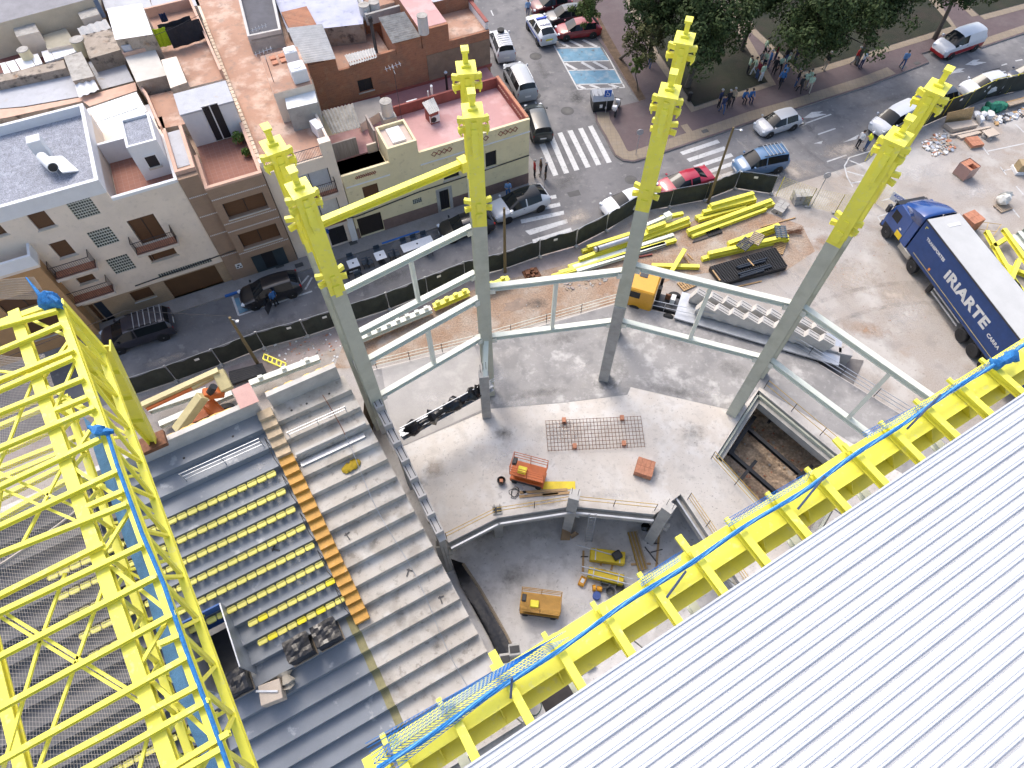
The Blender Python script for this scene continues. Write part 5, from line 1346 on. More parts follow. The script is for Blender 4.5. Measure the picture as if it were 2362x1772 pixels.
for lab, bpx, z, tpx in (('tall television aerial on the pink roof', q2(1390, 1020), 5.3, q2(1320, 565)), ('television aerial on the orange stair block', q2(385, 945), 8.0, q2(250, 430)), ('television aerial on the black roof edge', q2(230, 400), 8.0, q2(185, 235))):
    p = P(*bpx, z); aerial(lab, p, V((p.x, p.y, zat(p, *tpx))))
# ---- B5 old red brick house behind the corner house
b5 = house('red_brick_house', 'old red brick house with patched wall, corrugated sheets and stepped terraces', 0.5, 8.5)
segs = [((590, 548), (828, 512)), ((828, 610), (945, 575)), ((945, 552), (1335, 412)), ((1335, 375), (1550, 310)), ((1550, 262), (1782, 207)), ((1782, 352), (2135, 262))]
tops = []
for a, c in segs:
    A = FP(*q2(*a), 8.5); C = FP(*q2(*c), 8.5); tops.append((A[0], C[0], (A[1] + C[1]) / 2))
W6 = hole(q2, (1010, 690), (1150, 760), 8.5)
facade(b5, m_redbr, tops[0][0], tops[-1][1], 0.1, min(t[2] for t in tops), 8.5, [W6])
window(b5, W6, 8.5, m_dark, True, True)
zmin = min(t[2] for t in tops)
for i, (a, c, z) in enumerate(tops):
    dep = (16.0, 13.5, 13.5, 12.0, 16.5, 13.2)[i]
    part(b5, 'wall', m_redbr, (a, c, 8.5 if z > zmin + 0.02 else 8.72, 8.75, zmin + 0.002, z)) if z > zmin + 0.02 else None
    part(b5, 'block', m_redbr, (a + 0.002 * i, c, 8.751, dep, 0.1, (z - 0.06) if i not in (1, 2) else tops[1][2] - 0.9))
part(b5, 'lower_render', mat('brown_patch_render', (0.22, 0.155, 0.11), 0.9, var=0.15), (tops[4][0] + 0.2, tops[5][1] - 0.02, 8.46, 8.499, 5.06, 7.3)); part(b5, 'skirting', m_redw, (tops[0][0], tops[5][1] + 0.1, 8.44, 8.498, 5.0, 5.25))
part(b5, 'terrace', m_orange, (tops[1][0], tops[2][1], 8.76, 13.4, tops[1][2] - 0.89, tops[1][2] - 0.83))
part(b5, 'terrace_wall', m_redbr, (tops[1][0], tops[2][1] + 1.0, 13.4, 13.6, 4, tops[1][2] + 0.3)); part(b5, 'terrace', m_pink, (tops[4][0], tops[4][1], 8.76, 16.4, tops[4][2] - 0.05, tops[4][2] + 0.02))
part(b5, 'terrace', m_orange, (tops[5][0], tops[5][1] - 0.1, 8.76, 13.1, tops[5][2] - 0.05, tops[5][2] - 0.02)); zz = tops[5][2]
part(b5, 'parapet', m_whitew, (tops[5][0], tops[5][1], 13.1, 13.3, zz - 0.3, zz + 0.9), (tops[5][1] - 0.22, tops[5][1], 8.76, 13.1, zz - 0.3, zz + 0.55)); part(b5, 'coping', m_redw, (tops[5][0], tops[5][1] + 0.03, 13.07, 13.33, zz + 0.9, zz + 0.98), (tops[5][1] - 0.25, tops[5][1] + 0.03, 8.7, 13.06, zz + 0.55, zz + 0.62))
def sheetc(root, px, zs, mt, pitch=0.2, amp=0.04, name='corrugated_sheet'):
    pts = [P(*p, z) for p, z in zip(px, zs)]
    return MB().corr(*pts, pitch=pitch, amp=amp).build(name, mt, root)
sheetc(b5, [q2(545, 545), q2(415, 240), q2(712, 205), q2(828, 500)], (9.3, 9.7, 9.7, 9.3), m_fibrol, 0.25)
sheetc(b5, [q2(1310, 372), q2(1190, 150), q2(1412, 100), q2(1548, 312)], (tops[3][2] + 0.1, tops[3][2] + 0.5, tops[3][2] + 0.5, tops[3][2] + 0.1), m_fibro, 0.22)
sheetc(b5, [q2(900, 470), q2(1160, 405), q2(1180, 490), q2(950, 560)], (tops[1][2] + 0.55, tops[1][2] + 0.55, tops[1][2] + 0.3, tops[1][2] + 0.3), m_fibrol, 0.2)
drum('tall round chimney drum on the far pink roof', q2(1560, 130), tops[4][2], 0.38, 1.3); fl = thing('flue_pipe', 'dark stove flue on the brick terrace', 'flue', P(*q2(1180, 480), tops[1][2] - 0.8))
p = P(*q2(1180, 480), tops[1][2]); MB().tube(p - UP * 0.8, p + UP * 2.6, 0.12, 8).build('pipe', m_dsteel, fl); MB().lathe([(0.17, 0), (0.17, 0.3), (0.05, 0.4)], p + UP * 2.6, 10).build('cowl', m_black, fl); 
# ---- B6 houses behind with black and blue-grey roofs
b6 = house('blue_roof_house', 'house behind with flat blue-grey coated roof', -8, 14)
o, pts = vol(b6, 'block', [q2(300, -40), q2(1060, -40), q2(1060, 205), q2(420, 275)], 8.6, 0.1, m_blueroof, m_oldwall)
vol(b6, 'red_yard', [q2(1060, 85), q2(1370, 10), q2(1340, -60), q2(1050, -60)], 8.3, 0.1, m_orange, m_cream); parapet(b6, [P(*q2(1010, 10), 8.6), P(*q2(1090, 175), 8.6), P(*q2(1380, 95), 8.6), P(*q2(1300, -60), 8.6)], 8.3, 0.7, m_conc, 0.2, (2, 3))
b7 = house('black_roof_house', 'house behind with flat black bitumen roof and grey parapet', -14, 16)
o, pts = vol(b7, 'block', [q2(-10, -60), q2(297, -60), q2(372, 285), q2(88, 345)], 9.0, 0.1, m_blackroof, m_conc); parapet(b7, pts, 9.0, 0.3, m_concl, 0.18)
for k, (x, y) in enumerate(((1065, 40), (1150, 15))): drum('cream clay barrel on the red rear yard, %s of two' % ('left' if k == 0 else 'right'), q2(x, y), 8.3, 0.4, 1.0)
b8 = house('tiled_far_house', 'far house with orange flat roof at the top edge', -4, 22)
vol(b8, 'block', [q2(1660, 20), q2(2000, -60), q2(1980, -200), q2(1400, -120)], 9.0, 0.1, m_greyroof, m_redbr)
# ---- B9 laundry terrace house
b9 = house('laundry_terrace_house', 'house with orange roof terrace, salmon parapet and hanging laundry', -21, 9)
o, pts = vol(b9, 'block', [q1(1255, 150), q1(1650, 55), q1(1918, 668), q1(1510, 770)], 8.6, 0.1, m_orange, m_cream)
parapet(b9, pts, 8.55, 0.75, m_salmon, 0.18, (2, 3))
vol(b9, 'shed', [q1(905, 75), q1(1205, 30), q1(1300, 292), q1(980, 340)], 10.4, 8.0, mat('white_panel_roof', (0.66, 0.67, 0.69), 0.5, var=0.04), m_oldwall)
o, p2 = vol(b9, 'stair_head', [q1(1000, 345), q1(1265, 300), q1(1420, 640), q1(1160, 700)], 9.3, 0.1, mat('cream_screed', (0.52, 0.49, 0.44), 0.85, var=0.06), m_oldwall)
vol(b9, 'hatch_floor', [q1(1020, 360), q1(1215, 325), q1(1262, 430), q1(1060, 480)], 9.31, 9.2, m_terr); parapet(b9, [P(*q1(1010, 345), 9.3), P(*q1(1220, 310), 9.3), P(*q1(1275, 430), 9.3), P(*q1(1060, 488), 9.3)], 9.3, 0.25, m_salmon, 0.1)
vol(b9, 'small_shed', [q1(1370, 510), q1(1500, 480), q1(1590, 700), q1(1450, 750)], 9.8, 8.0, m_cream, m_oldwall); vol(b9, 'lower_terrace', [q1(1240, 820), q1(1515, 760), q1(1600, 1050), q1(1350, 1100)], 8.4, 0.1, m_orange, m_oldwall)
parapet(b9, [P(*q1(1175, 735), 8.6), P(*q1(1250, 830), 8.6), P(*q1(1370, 1110), 8.6), P(*q1(1640, 1040), 8.6)], 8.3, 0.6, m_salmon, 0.15, (2, 3))
dr = thing('water_drum', 'pale blue round drum in the rooftop hatch', 'drum', P(*q1(1100, 420), 9.4)); MB().lathe([(0.5, 0), (0.52, 0.5), (0.5, 0.55), (0.2, 0.6)], n=18).build('drum', m_greyroof, dr, local=True, smooth=True)
def cloth(label, px, z0, z1, mt, sag=0.05):
    a, b_ = P(*px[0], z1), P(*px[1], z1); t = thing('laundry', label, 'laundry', (a + b_) / 2); mb = MB(); n = 10; vs = []
    for k in range(5):
        for i in range(n + 1):
            q = a.lerp(b_, i / n); vs.append(q - UP * ((z1 - z0) * k / 4 + sag * sin(pi * i / n)) + ST_N * 0.05 * sin(i * 1.7 + k))
    mb.add(vs, [(k * (n + 1) + i, k * (n + 1) + i + 1, (k + 1) * (n + 1) + i + 1, (k + 1) * (n + 1) + i) for k in range(4) for i in range(n)])
    o = mb.build('cloth', mt, t); o.modifiers.new('thick', 'SOLIDIFY').thickness = 0.015
cloth('large black sheet hanging on the rooftop line', [q1(1400, 245), q1(1690, 155)], 8.75, 10.2, mat('black_cloth', (0.02, 0.02, 0.026), 0.9, var=0.2)); cloth('black towel hanging behind the large sheet', [q1(1335, 215), q1(1610, 130)], 9.6, 10.3, MT['black_cloth'])
cloth('lime green towel hanging on the rooftop line', [q1(1290, 250), q1(1400, 228)], 8.9, 10.2, mat('lime_cloth', (0.45, 0.60, 0.02), 0.9, var=0.1)); cloth('dark blue cloth hanging on the terrace parapet', [q1(1345, 118), q1(1400, 105)], 9.6, 10.2, mat('navy_cloth', (0.015, 0.03, 0.09), 0.9))
cable('washing_line', 'washing line across the laundry terrace', [P(*q1(1270, 320), 10.2), P(*q1(1470, 240), 10.15), P(*q1(1690, 130), 10.2)], 0.015)
# glazed gallery + lean-to
b10 = house('white_gallery_house', 'low house with pale blue-white glazed gallery roof', -26, 9)
o, pts = vol(b10, 'gallery', [q1(738, 928), q1(1160, 782), q1(1248, 945), q1(870, 1212)], 8.2, 0.1, mat('pale_blue_sheet', (0.62, 0.68, 0.73), 0.4, var=0.04), m_whitew)
for k in range(5): vol(b10, 'skylight', [q1(775 + 78 * k, 985 - 27 * k), q1(845 + 78 * k, 960 - 27 * k), q1(865 + 78 * k, 1020 - 27 * k), q1(795 + 78 * k, 1048 - 27 * k)], 8.24, 8.201, mat('skylight_panel', (0.66, 0.67, 0.62), 0.3, var=0.05))
sheetc(b10, [q1(300, 1160), q1(700, 1035), q1(735, 1090), q1(340, 1215)], (8.6, 8.6, 8.4, 8.4), m_fibrol, 0.3, 0.05); vol(b10, 'yard', [q1(720, 1080), q1(900, 1200), q1(830, 1290), q1(770, 1260)], 6.5, 0.1, m_terr)
sheetc(b10, [q1(890, 1195), q1(1040, 1145), q1(1058, 1205), q1(910, 1250)], (7.6, 7.6, 7.4, 7.4), m_fibro, 0.25, 0.04)
# old courtyard houses at far left
b11 = house('old_courtyard_house', 'old house with stained walls and grey flat roofs at the upper left', -32, 10)
m_stain = m_oldwall
vol(b11, 'grey_roof', [q1(0, 740), q1(620, 590), q1(860, 790), q1(200, 905), q1(-80, 930), q1(-120, 760)], 6.8, 0.1, m_greyroof, m_stain)
vol(b11, 'grey_roof', [q1(750, 530), q1(1020, 458), q1(1135, 690), q1(850, 765)], 6.8, 0.1, m_greyroof, m_stain)
vol(b11, 'ridge_wall', [q1(-60, 935), q1(200, 915), q1(680, 830), q1(1150, 700), q1(1165, 770), q1(760, 905), q1(700, 860), q1(60, 1000), q1(-60, 1020)], 7.2, 0.1, m_salmon, m_stain)
vol(b11, 'stained_roof', [q1(60, 1010), q1(700, 850), q1(750, 980), q1(180, 1090)], 5.6, 0.1, m_stain, m_stain); vol(b11, 'yard', [q1(-100, 1090), q1(140, 1080), q1(190, 1230), q1(-100, 1320)], 6.0, 0.1, m_conc)
o, p2 = vol(b11, 'lean_to', [q1(540, 480), q1(690, 440), q1(800, 650), q1(620, 690)], 8.0, 0.1, m_fibro, m_stain); sheetc(b11, [q1(625, 690), q1(790, 655), q1(845, 765), q1(670, 830)], (7.8, 7.8, 7.5, 7.5), m_white, 0.4, 0.05)
vol(b11, 'stone_wall', [q1(-60, 650), q1(540, 510), q1(560, 580), q1(-60, 710)], 7.4, 0.1, m_stain, m_stain); vol(b11, 'rough_wall', [q1(690, 300), q1(950, 250), q1(1040, 420), q1(760, 500)], 7.9, 0.1, m_stain)
b12 = house('red_yard_house', 'low house with red tiled yard and white panel roofs at the left edge', -34, 16)
vol(b12, 'yard', [q1(-60, 500), q1(400, 380), q1(420, 520), q1(-60, 640)], 6.6, 0.1, mat('red_yard_tiles', (0.20, 0.075, 0.06), 0.8, var=0.12, sc=3), m_cream)
for k, px in enumerate(([(0, 540), (40, 530), (90, 615), (35, 630)], [(45, 530), (120, 510), (170, 600), (100, 612)], [(125, 508), (250, 470), (300, 560), (180, 595)], [(255, 470), (320, 455), (360, 540), (305, 558)], [(350, 440), (420, 420), (465, 505), (385, 530)], [(425, 418), (600, 370), (650, 440), (470, 505)])):
    vol(b12, 'white_panel', [q1(*p) for p in px], 7.3 + 0.01 * k, 7.2, m_white)
vol(b12, 'terrace', [q1(365, 300), q1(560, 240), q1(640, 370), q1(400, 420)], 7.6, 0.1, mat('khaki_screed', (0.34, 0.31, 0.24), 0.9, var=0.1), m_cream); sheetc(b12, [q1(655, 240), q1(900, 165), q1(945, 245), q1(690, 305)], (8.2, 8.2, 7.9, 7.9), m_fibrol, 0.5, 0.07)
vol(b12, 'hut', [q1(110, 240), q1(290, 190), q1(330, 270), q1(140, 315)], 8.4, 0.1, m_fibro, m_cream); vol(b12, 'hut', [q1(660, 110), q1(810, 60), q1(850, 120), q1(690, 165)], 8.4, 0.1, m_fibro, m_cream); drum('cream plastered round chimney in the red yard', q1(190, 420), 6.6, 0.4, 1.4, m_yhouse); drum('cream plastered round tank by the grey wall', q1(650, 335), 6.8, 0.5, 1.2, m_yhouse)
b13 = house('warehouse', 'large warehouse with cream side wall and grey flat roof at the top left', -36, 22)
vol(b13, 'block', [q1(-200, 250), q1(800, -20), q1(800, -220), q1(-200, -120)], 9.0, 0.1, mat('grey_felt_roof', (0.24, 0.235, 0.25), 0.9, var=0.12, sc=1, fine=0.15), mat('cream_side_wall', (0.56, 0.48, 0.36), 0.9, var=0.05))
MB().tube(P(*q1(810, 0), 9.1), P(*q1(885, 150), 8.0), 0.18, 8).build('duct', mat('blue_grey_duct', (0.10, 0.13, 0.18), 0.5), b13)
b14 = house('pipe_roof_house', 'house with lilac-grey roof behind the white panel shed', -26, 18); vol(b14, 'block', [q1(850, -60), q1(1250, -60), q1(1320, 130), q1(900, 90)], 8.0, 0.1, m_greyroof, m_salmon)
vol(b14, 'block', [q1(1270, -60), q1(1980, -60), q1(1995, 60), q1(1660, 50), q1(1300, 100)], 7.9, 0.1, m_greyroof, m_conc)
cable('facade_cable', 'black cable running along the cream and brown house fronts', [S(-29.5, -0.06, 2.45), S(-26, -0.06, 2.6), S(-23.8, -0.06, 2.75), S(-22.6, -0.2, 2.9)], 0.04); cable('facade_cable', 'black cable sagging along the yellow corner house front', [S(-14.6, -0.12, 2.5), S(-14.0, -0.1, 2.35), S(-9, -0.06, 2.75), S(-4, -0.06, 2.8), S(0.0, -0.06, 2.9)], 0.045)
# rooftop plants and furniture
m_leafb = mat('shrub_leaves', (0.10, 0.17, 0.025), 0.7, var=0.35, sc=6, fine=0.3, obj=True)
def shrub(label, c, r, h, seed, mt=m_leafb, n=260):
    t = thing('potted_shrub', label, 'shrub', c); R = random.Random(seed); b = MB()
    for i in range(n):
        d = V((R.gauss(0, 1), R.gauss(0, 1), abs(R.gauss(0, 1)))).normalized() * r * R.uniform(0.5, 1.0); p = V((d.x, d.y, h * 0.3 + d.z * h / r * 0.7)); a = V((R.uniform(-1, 1), R.uniform(-1, 1), R.uniform(-1, 1))).normalized() * 0.09; q = a.cross(V((R.uniform(-1, 1), R.uniform(-1, 1), 0.5))).normalized() * 0.05
        b.add([p - a, p + q, p + a, p - q], [(0, 1, 2, 3)])
    b.build('foliage', mt, t, local=True); MB().lathe([(0.16, 0), (0.2, 0.3), (0.17, 0.3)], n=12).build('pot', m_terr, t, local=True)
shrub('bright green shrub in the corner of the tiled terrace', P(*q1(2045, 1215), 7.65), 0.45, 0.9, 1); shrub('darker shrub behind the bright one on the tiled terrace', P(*q1(2005, 1120), 7.65), 0.32, 0.7, 2); shrub('small bright shrub by the terrace parapet', P(*q1(2105, 1325), 7.65), 0.3, 0.6, 3)
# ================================================================ VEHICLES
def paint(name, c, rough=0.28): return mat('paint_' + name, c, rough, var=0.03, fine=0.02, coat=0.6, obj=True)
# station: x (of length), half width (of W/2), bottom z, shoulder z, top z, top half width ; heights for a 1.5 m car
CARS = {
 'hatch': [(-.5, .86, .42, .70, .72, .66), (-.488, .95, .26, .90, .94, .68), (-.455, .98, .20, .94, 1.06, .68), (-.36, 1, .18, .94, 1.43, .62), (-.22, 1, .18, .93, 1.49, .66), (-.075, 1, .18, .92, 1.5, .67), (-.055, 1, .18, .92, 1.5, .67), (.085, 1, .18, .91, 1.44, .65), (.27, .99, .18, .88, .96, .80), (.39, .96, .2, .80, .88, .72), (.465, .86, .24, .66, .74, .62), (.5, .70, .30, .50, .55, .5)],
 'sedan': [(-.5, .82, .40, .72, .76, .64), (-.485, .92, .26, .90, .98, .70), (-.36, .97, .20, .94, 1.02, .72), (-.20, 1, .18, .93, 1.38, .60), (-.10, 1, .18, .92, 1.42, .63), (-.035, 1, .18, .91, 1.43, .64), (-.015, 1, .18, .91, 1.43, .64), (.09, 1, .18, .90, 1.38, .62), (.26, .99, .18, .86, .94, .80), (.39, .95, .2, .78, .86, .70), (.465, .84, .24, .64, .72, .6), (.5, .66, .30, .48, .53, .48)],
 'suv':   [(-.5, .84, .46, .80, .82, .68), (-.488, .95, .30, 1.0, 1.04, .70), (-.455, .98, .24, 1.02, 1.16, .68), (-.33, 1, .22, 1.0, 1.46, .64), (-.20, 1, .22, .98, 1.5, .68), (-.065, 1, .22, .97, 1.51, .68), (-.045, 1, .22, .97, 1.51, .68), (.08, 1, .22, .96, 1.46, .66), (.25, .99, .22, .94, 1.02, .82), (.40, .97, .24, .88, .96, .76), (.475, .9, .28, .76, .84, .66), (.5, .76, .34, .6, .66, .55)],
 'mpv':   [(-.5, .86, .40, .84, .86, .74), (-.492, .96, .26, .94, 1.0, .76), (-.48, .98, .20, .96, 1.12, .76), (-.44, 1, .18, .96, 1.45, .72), (-.20, 1, .18, .95, 1.5, .74), (-.015, 1, .18, .94, 1.5, .74), (.005, 1, .18, .94, 1.5, .74), (.13, 1, .18, .92, 1.43, .70), (.31, .99, .18, .88, .96, .82), (.41, .95, .2, .82, .88, .72), (.47, .86, .24, .68, .76, .62), (.5, .70, .30, .50, .55, .5)],
}
def car_mesh(kind, L, W, Hh):
    st = CARS[kind]; k = Hh / 1.5
    rings = []
    for x, w_, zb, zs, zt, wt in st:
        w_ *= W / 2; wt *= W / 2
        zb *= k; zs *= k; zt *= k
        cab = zt - zs > 0.2 * k
        h = [(0, zb), (0.86 * w_, zb), (w_, zb + (zs - zb) * 0.45), (0.985 * w_, zs - 0.04 * k), (0.965 * w_, zs), (wt, zt - (0.07 if cab else 0.02) * k), (0.72 * wt, zt - 0.008), (0, zt + 0.02 * k)]
        rings.append([V((x * L, y, z)) for y, z in h] + [V((x * L, -y, z)) for y, z in h[-2:0:-1]])
    return rings
def lights_box(b, c, sx, sy, sz, rz): return b.box(-sx / 2, sx / 2, -sy / 2, sy / 2, -sz / 2, sz / 2, M=Matrix.Translation(c) @ Matrix.Rotation(rz, 4, 'Z'))
m_head = mat('headlight_glass', (0.62, 0.66, 0.70), 0.1, var=0.1)
m_tail = mat('taillight_red', (0.35, 0.012, 0.01), 0.2, var=0.1)
m_rim = mat('alloy_rim', (0.42, 0.43, 0.45), 0.35, 0.7, var=0.1)
m_plate = mat('number_plate', (0.7, 0.7, 0.68), 0.5)
m_rimd = mat('dark_rim', (0.05, 0.05, 0.055), 0.35, 0.6, var=0.1)
def add_wheel(root, c, r, wd, side, rim=None):
    M = Matrix.Rotation(radians(90) * side, 4, 'X')
    t = MB().lathe([(r * 0.62, 0), (r * 0.93, 0.0), (r, wd * 0.18), (r, wd * 0.82), (r * 0.93, wd), (r * 0.62, wd)], c, 20, M=M).build('tyre', m_rubber, root, local=True, smooth=True)
    b = MB().lathe([(r * 0.63, wd * 0.95), (r * 0.60, wd * 0.99), (r * 0.55, wd * 0.9), (r * 0.2, wd * 0.92), (r * 0.17, wd * 1.0), (0.01, wd * 1.0)], c, 20, M=M)
    b.build('rim', rim or m_rim, t, local=True)
    h = MB()
    for i in range(5):
        a = 2 * pi * i / 5
        p = M @ V((cos(a) * r * 0.38, sin(a) * r * 0.38, wd * 0.915)); h.lathe([(r * 0.10, 0), (r * 0.10, 0.006), (0.01, 0.007)], c + p, 8, M=M)
    h.build('spoke_hole', m_black, t, local=True)
def car(label, f, r_, kind, L, W, Hh, pm, name='parked_car', z=0.6, glass_from=3, cargo=False, rim=None, rails=None, blackroof=False, group=None, extra=None, cat='car'):
    a, b = P(*f, z), P(*r_, z); c = (a + b) / 2; d = a - b
    rz = math.atan2(d.y, d.x)
    t = thing(name, label, cat, (c.x, c.y, 0.005), rz, group)
    R = car_mesh(kind, L, W, Hh); n = len(R[0]); ns = len(R); k = Hh / 1.5
    body, ws, rw, sl, sr, rf = MB(), MB(), MB(), MB(), MB(), MB()
    H = 7
    for i in range(ns - 1):
        for j in range(n):
            q = [R[i][j], R[i][(j + 1) % n], R[i + 1][(j + 1) % n], R[i + 1][j]]
            jj = j if j < H else n - 1 - j          # mirrored band index
            tgt = body
            if i == 7 and jj in (5, 6): tgt = ws
            elif i == 2 and jj in (5, 6): tgt = rw if not (cargo == 'solid') else body
            elif jj == 4 and i in (3, 4, 6, 7) and not (cargo and i in (3, 4)): tgt = sl if j < H else sr
            elif blackroof and jj in (5, 6) and 3 <= i <= 6: tgt = rf
            tgt.add(q, [(3, 2, 1, 0)])
    body.add(R[0], [list(range(n))]); body.add(R[-1], [list(range(n))[::-1]])
    bo = body.build('body', pm, t, local=True)
    def weld(o):
        bm_ = bmesh.new(); bm_.from_mesh(o.data); bmesh.ops.remove_doubles(bm_, verts=bm_.verts, dist=0.0008); bmesh.ops.recalc_face_normals(bm_, faces=bm_.faces)
        bm_.to_mesh(o.data); bm_.free(); o.data.shade_smooth(); o.data.set_sharp_from_angle(angle=radians(42))
    weld(bo)
    for g, nm in ((ws, 'windscreen'), (rw, 'rear_window'), (sl, 'side_window'), (sr, 'side_window')):
        if g.f: weld(g.build(nm, m_glass, t, local=True))
    if rf.f: weld(rf.build('glass_roof', m_glass, t, local=True))
    wr = 0.315 * (1 + (Hh - 1.5) * 0.35); wb = L * 0.305
    for sx in (wb, -wb):
        for sy in (1, -1):
            o = MB().lathe([(wr * 1.16, 0), (wr * 1.16, 0.012), (wr * 0.9, 0.013)], (sx, sy * (W / 2 - 0.006), wr * 1.02), 22, M=Matrix.Rotation(-radians(90) * sy, 4, 'X')).build('wheel_arch', m_black, t, local=True)
            add_wheel(t, V((sx, sy * (W / 2 - 0.19), wr)), wr, 0.205, -sy, rim)
    for sy in (1, -1):
        lights_box(MB(), V((L * 0.468, sy * W * 0.355, 0.66 * k)), L * 0.055, W * 0.15, 0.13 * k, -sy * 0.45).build('headlight', m_head, t, local=True, bevel=0.015)
        lights_box(MB(), V((-L * 0.484, sy * W * 0.42, 0.84 * k)), 0.09, W * 0.10, 0.2 * k, sy * 0.3).build('taillight', m_tail, t, local=True, bevel=0.012)
        MB().box(L * 0.235, L * 0.265, sy * W * 0.50, sy * W * 0.50 + sy * 0.17, 0.93 * k, 1.05 * k).build('mirror', pm, t, local=True, bevel=0.01)
        MB().box(-0.03, 0.09, sy * (W / 2 - 0.012), sy * (W / 2 + 0.012), 0.80 * k, 0.825 * k).build('door_handle', m_black, t, local=True)
    MB().box(L * 0.468, L * 0.499, -W * 0.24, W * 0.24, 0.36 * k, 0.52 * k).build('grille', m_black, t, local=True)
    MB().box(L * 0.499, L * 0.505, -0.26, 0.26, 0.40 * k, 0.50 * k).build('number_plate', m_plate, t, local=True)
    MB().box(-L * 0.505, -L * 0.496, -0.26, 0.26, 0.56 * k, 0.67 * k).build('number_plate', m_plate, t, local=True)
    MB().box(-L * 0.44, L * 0.43, -W * 0.40, W * 0.40, 0.16, 0.30).build('underbody', m_black, t, local=True)
    if rails is not None:
        for sy in (1, -1): MB().box(-L * 0.36, L * 0.06, sy * W * 0.33 - 0.02, sy * W * 0.33 + 0.02, Hh - 0.01, Hh + 0.05).build('roof_rail', rails, t, local=True)
    if extra: extra(t, L, W, Hh)
    return t
def rack(t, L, W, Hh):
    for i in range(6):
        x = -L * 0.42 + i * L * 0.075; MB().box(x, x + 0.05, -W * 0.36, W * 0.36, Hh + 0.02, Hh + 0.06).build('rack_bar', m_steel, t, local=True)
def spare(t, L, W, Hh):
    rack(t, L, W, Hh); MB().lathe([(0.2, 0), (0.33, 0.02), (0.33, 0.2), (0.2, 0.22)], (L * 0.05, 0, Hh + 0.05), 16).build('spare_tyre', m_rubber, t, local=True)
def police(t, L, W, Hh):
    MB().box(-0.1, 0.12, -0.5, 0.5, Hh + 0.02, Hh + 0.14).build('light_bar', mat('police_light_blue', (0.03, 0.08, 0.5), 0.3), t, local=True)
    MB().box(L * 0.29, L * 0.40, -0.5, 0.5, 1.05, 1.062).build('bonnet_stripe', mat('police_yellow', (0.75, 0.65, 0.05), 0.4), t, local=True)
    for sy in (1, -1): MB().box(-L * 0.42, L * 0.36, sy * (W / 2 - 0.004), sy * (W / 2 + 0.006), 0.62, 0.78).build('side_stripe', mat('police_blue', (0.02, 0.07, 0.35), 0.4), t, local=True)
    MB().box(-L * 0.503, -L * 0.494, -0.35, 0.35, 0.78, 0.92).build('rear_stripe', MT['police_yellow'], t, local=True)
    text_mesh('POLICIA', 'roof_lettering', mat('police_navy', (0.02, 0.03, 0.12), 0.4), t, Matrix.Translation((-L * 0.24, 0, Hh + 0.036)) @ Matrix.Rotation(-pi / 2, 4, 'Z'), 0.30)
def bluesd(t, L, W, Hh):
    for sy in (1, -1): MB().box(-L * 0.20, -L * 0.02, sy * (W / 2 - 0.03), sy * (W / 2 + 0.008), 0.95, 1.25).build('company_logo', mat('logo_blue', (0.03, 0.12, 0.4), 0.4), t, local=True)
def redband(t, L, W, Hh):
    for sy in (1, -1): MB().box(-L * 0.47, L * 0.40, sy * (W / 2 - 0.012), sy * (W / 2 + 0.008), 0.42, 0.80).build('red_band', mat('van_red', (0.30, 0.01, 0.015), 0.35), t, local=True)
    MB().box(L * 0.44, L * 0.508, -W * 0.40, W * 0.40, 0.30, 0.60).build('red_bumper', MT['van_red'], t, local=True, bevel=0.03)
def text_mesh(txt, name, mt, parent, M, size, ext=0.004, bold=0.012, sx=1.0, space=1.0):
    cu = bpy.data.curves.new(name, 'FONT'); cu.body = txt; cu.size = size; cu.extrude = ext; cu.offset = bold; cu.align_x = 'CENTER'; cu.align_y = 'CENTER'; cu.resolution_u = 3; cu.space_character = space
    o = bpy.data.objects.new(name, cu); COL.objects.link(o)
    dg = bpy.context.evaluated_depsgraph_get(); me = bpy.data.meshes.new_from_object(o.evaluated_get(dg))
    bpy.data.objects.remove(o); me.transform(M @ Matrix.Diagonal((sx, 1, 1, 1))); me.materials.clear(); me.materials.append(mt)
    return link(bpy.data.objects.new(name, me), parent)
P_ = paint
car('dark grey minivan parked at the kerb before the cream house', (248, 787), (388, 744), 'mpv', 4.75, 1.95, 1.72, P_('graphite', (0.028, 0.027, 0.038)), rails=m_black, extra=rack)
car('black hatchback with open door standing in the blue parking bay', (563, 688), (682, 650), 'hatch', 4.3, 1.78, 1.52, P_('black', (0.014, 0.014, 0.017)))
car('black car half hidden behind the second column', (1019, 535), (1130, 507), 'hatch', 4.2, 1.76, 1.5, MT['paint_black'])
car('white crossover with black glass roof beside the zebra crossing', (1138, 493), (1256, 451), 'suv', 4.65, 1.9, 1.64, P_('white', (0.60, 0.61, 0.63)), blackroof=True, rim=m_rimd)
car('white saloon half hidden by the third column and the mesh fence', (1400, 482), (1500, 446), 'sedan', 4.5, 1.8, 1.45, MT['paint_white'])
car('bright crimson coupe parked behind the mesh fence', (1521, 438), (1636, 401), 'sedan', 4.6, 1.82, 1.42, P_('crimson', (0.34, 0.012, 0.035)))
car('blue people carrier with roof bars by the end of the mesh fence', (1697, 389), (1806, 367), 'mpv', 4.3, 1.82, 1.82, P_('sky_blue', (0.085, 0.17, 0.30)), rails=m_dsteel, extra=rack)
car('silver hatchback driving on the park road', (1750, 297), (1835, 270), 'hatch', 3.95, 1.73, 1.5, P_('silver', (0.46, 0.47, 0.49)), name='moving_car')
car('white delivery van with blue logo by the two site men', (2007, 307), (2109, 254), 'mpv', 4.4, 1.85, 1.85, MT['paint_white'], name='delivery_van', cargo='solid', extra=bluesd, cat='van')
car('white panel van with red lower band parked on the park side', (2152, 122), (2262, 84), 'mpv', 4.9, 1.95, 2.0, MT['paint_white'], name='delivery_van', cargo='solid', extra=redband, cat='van')
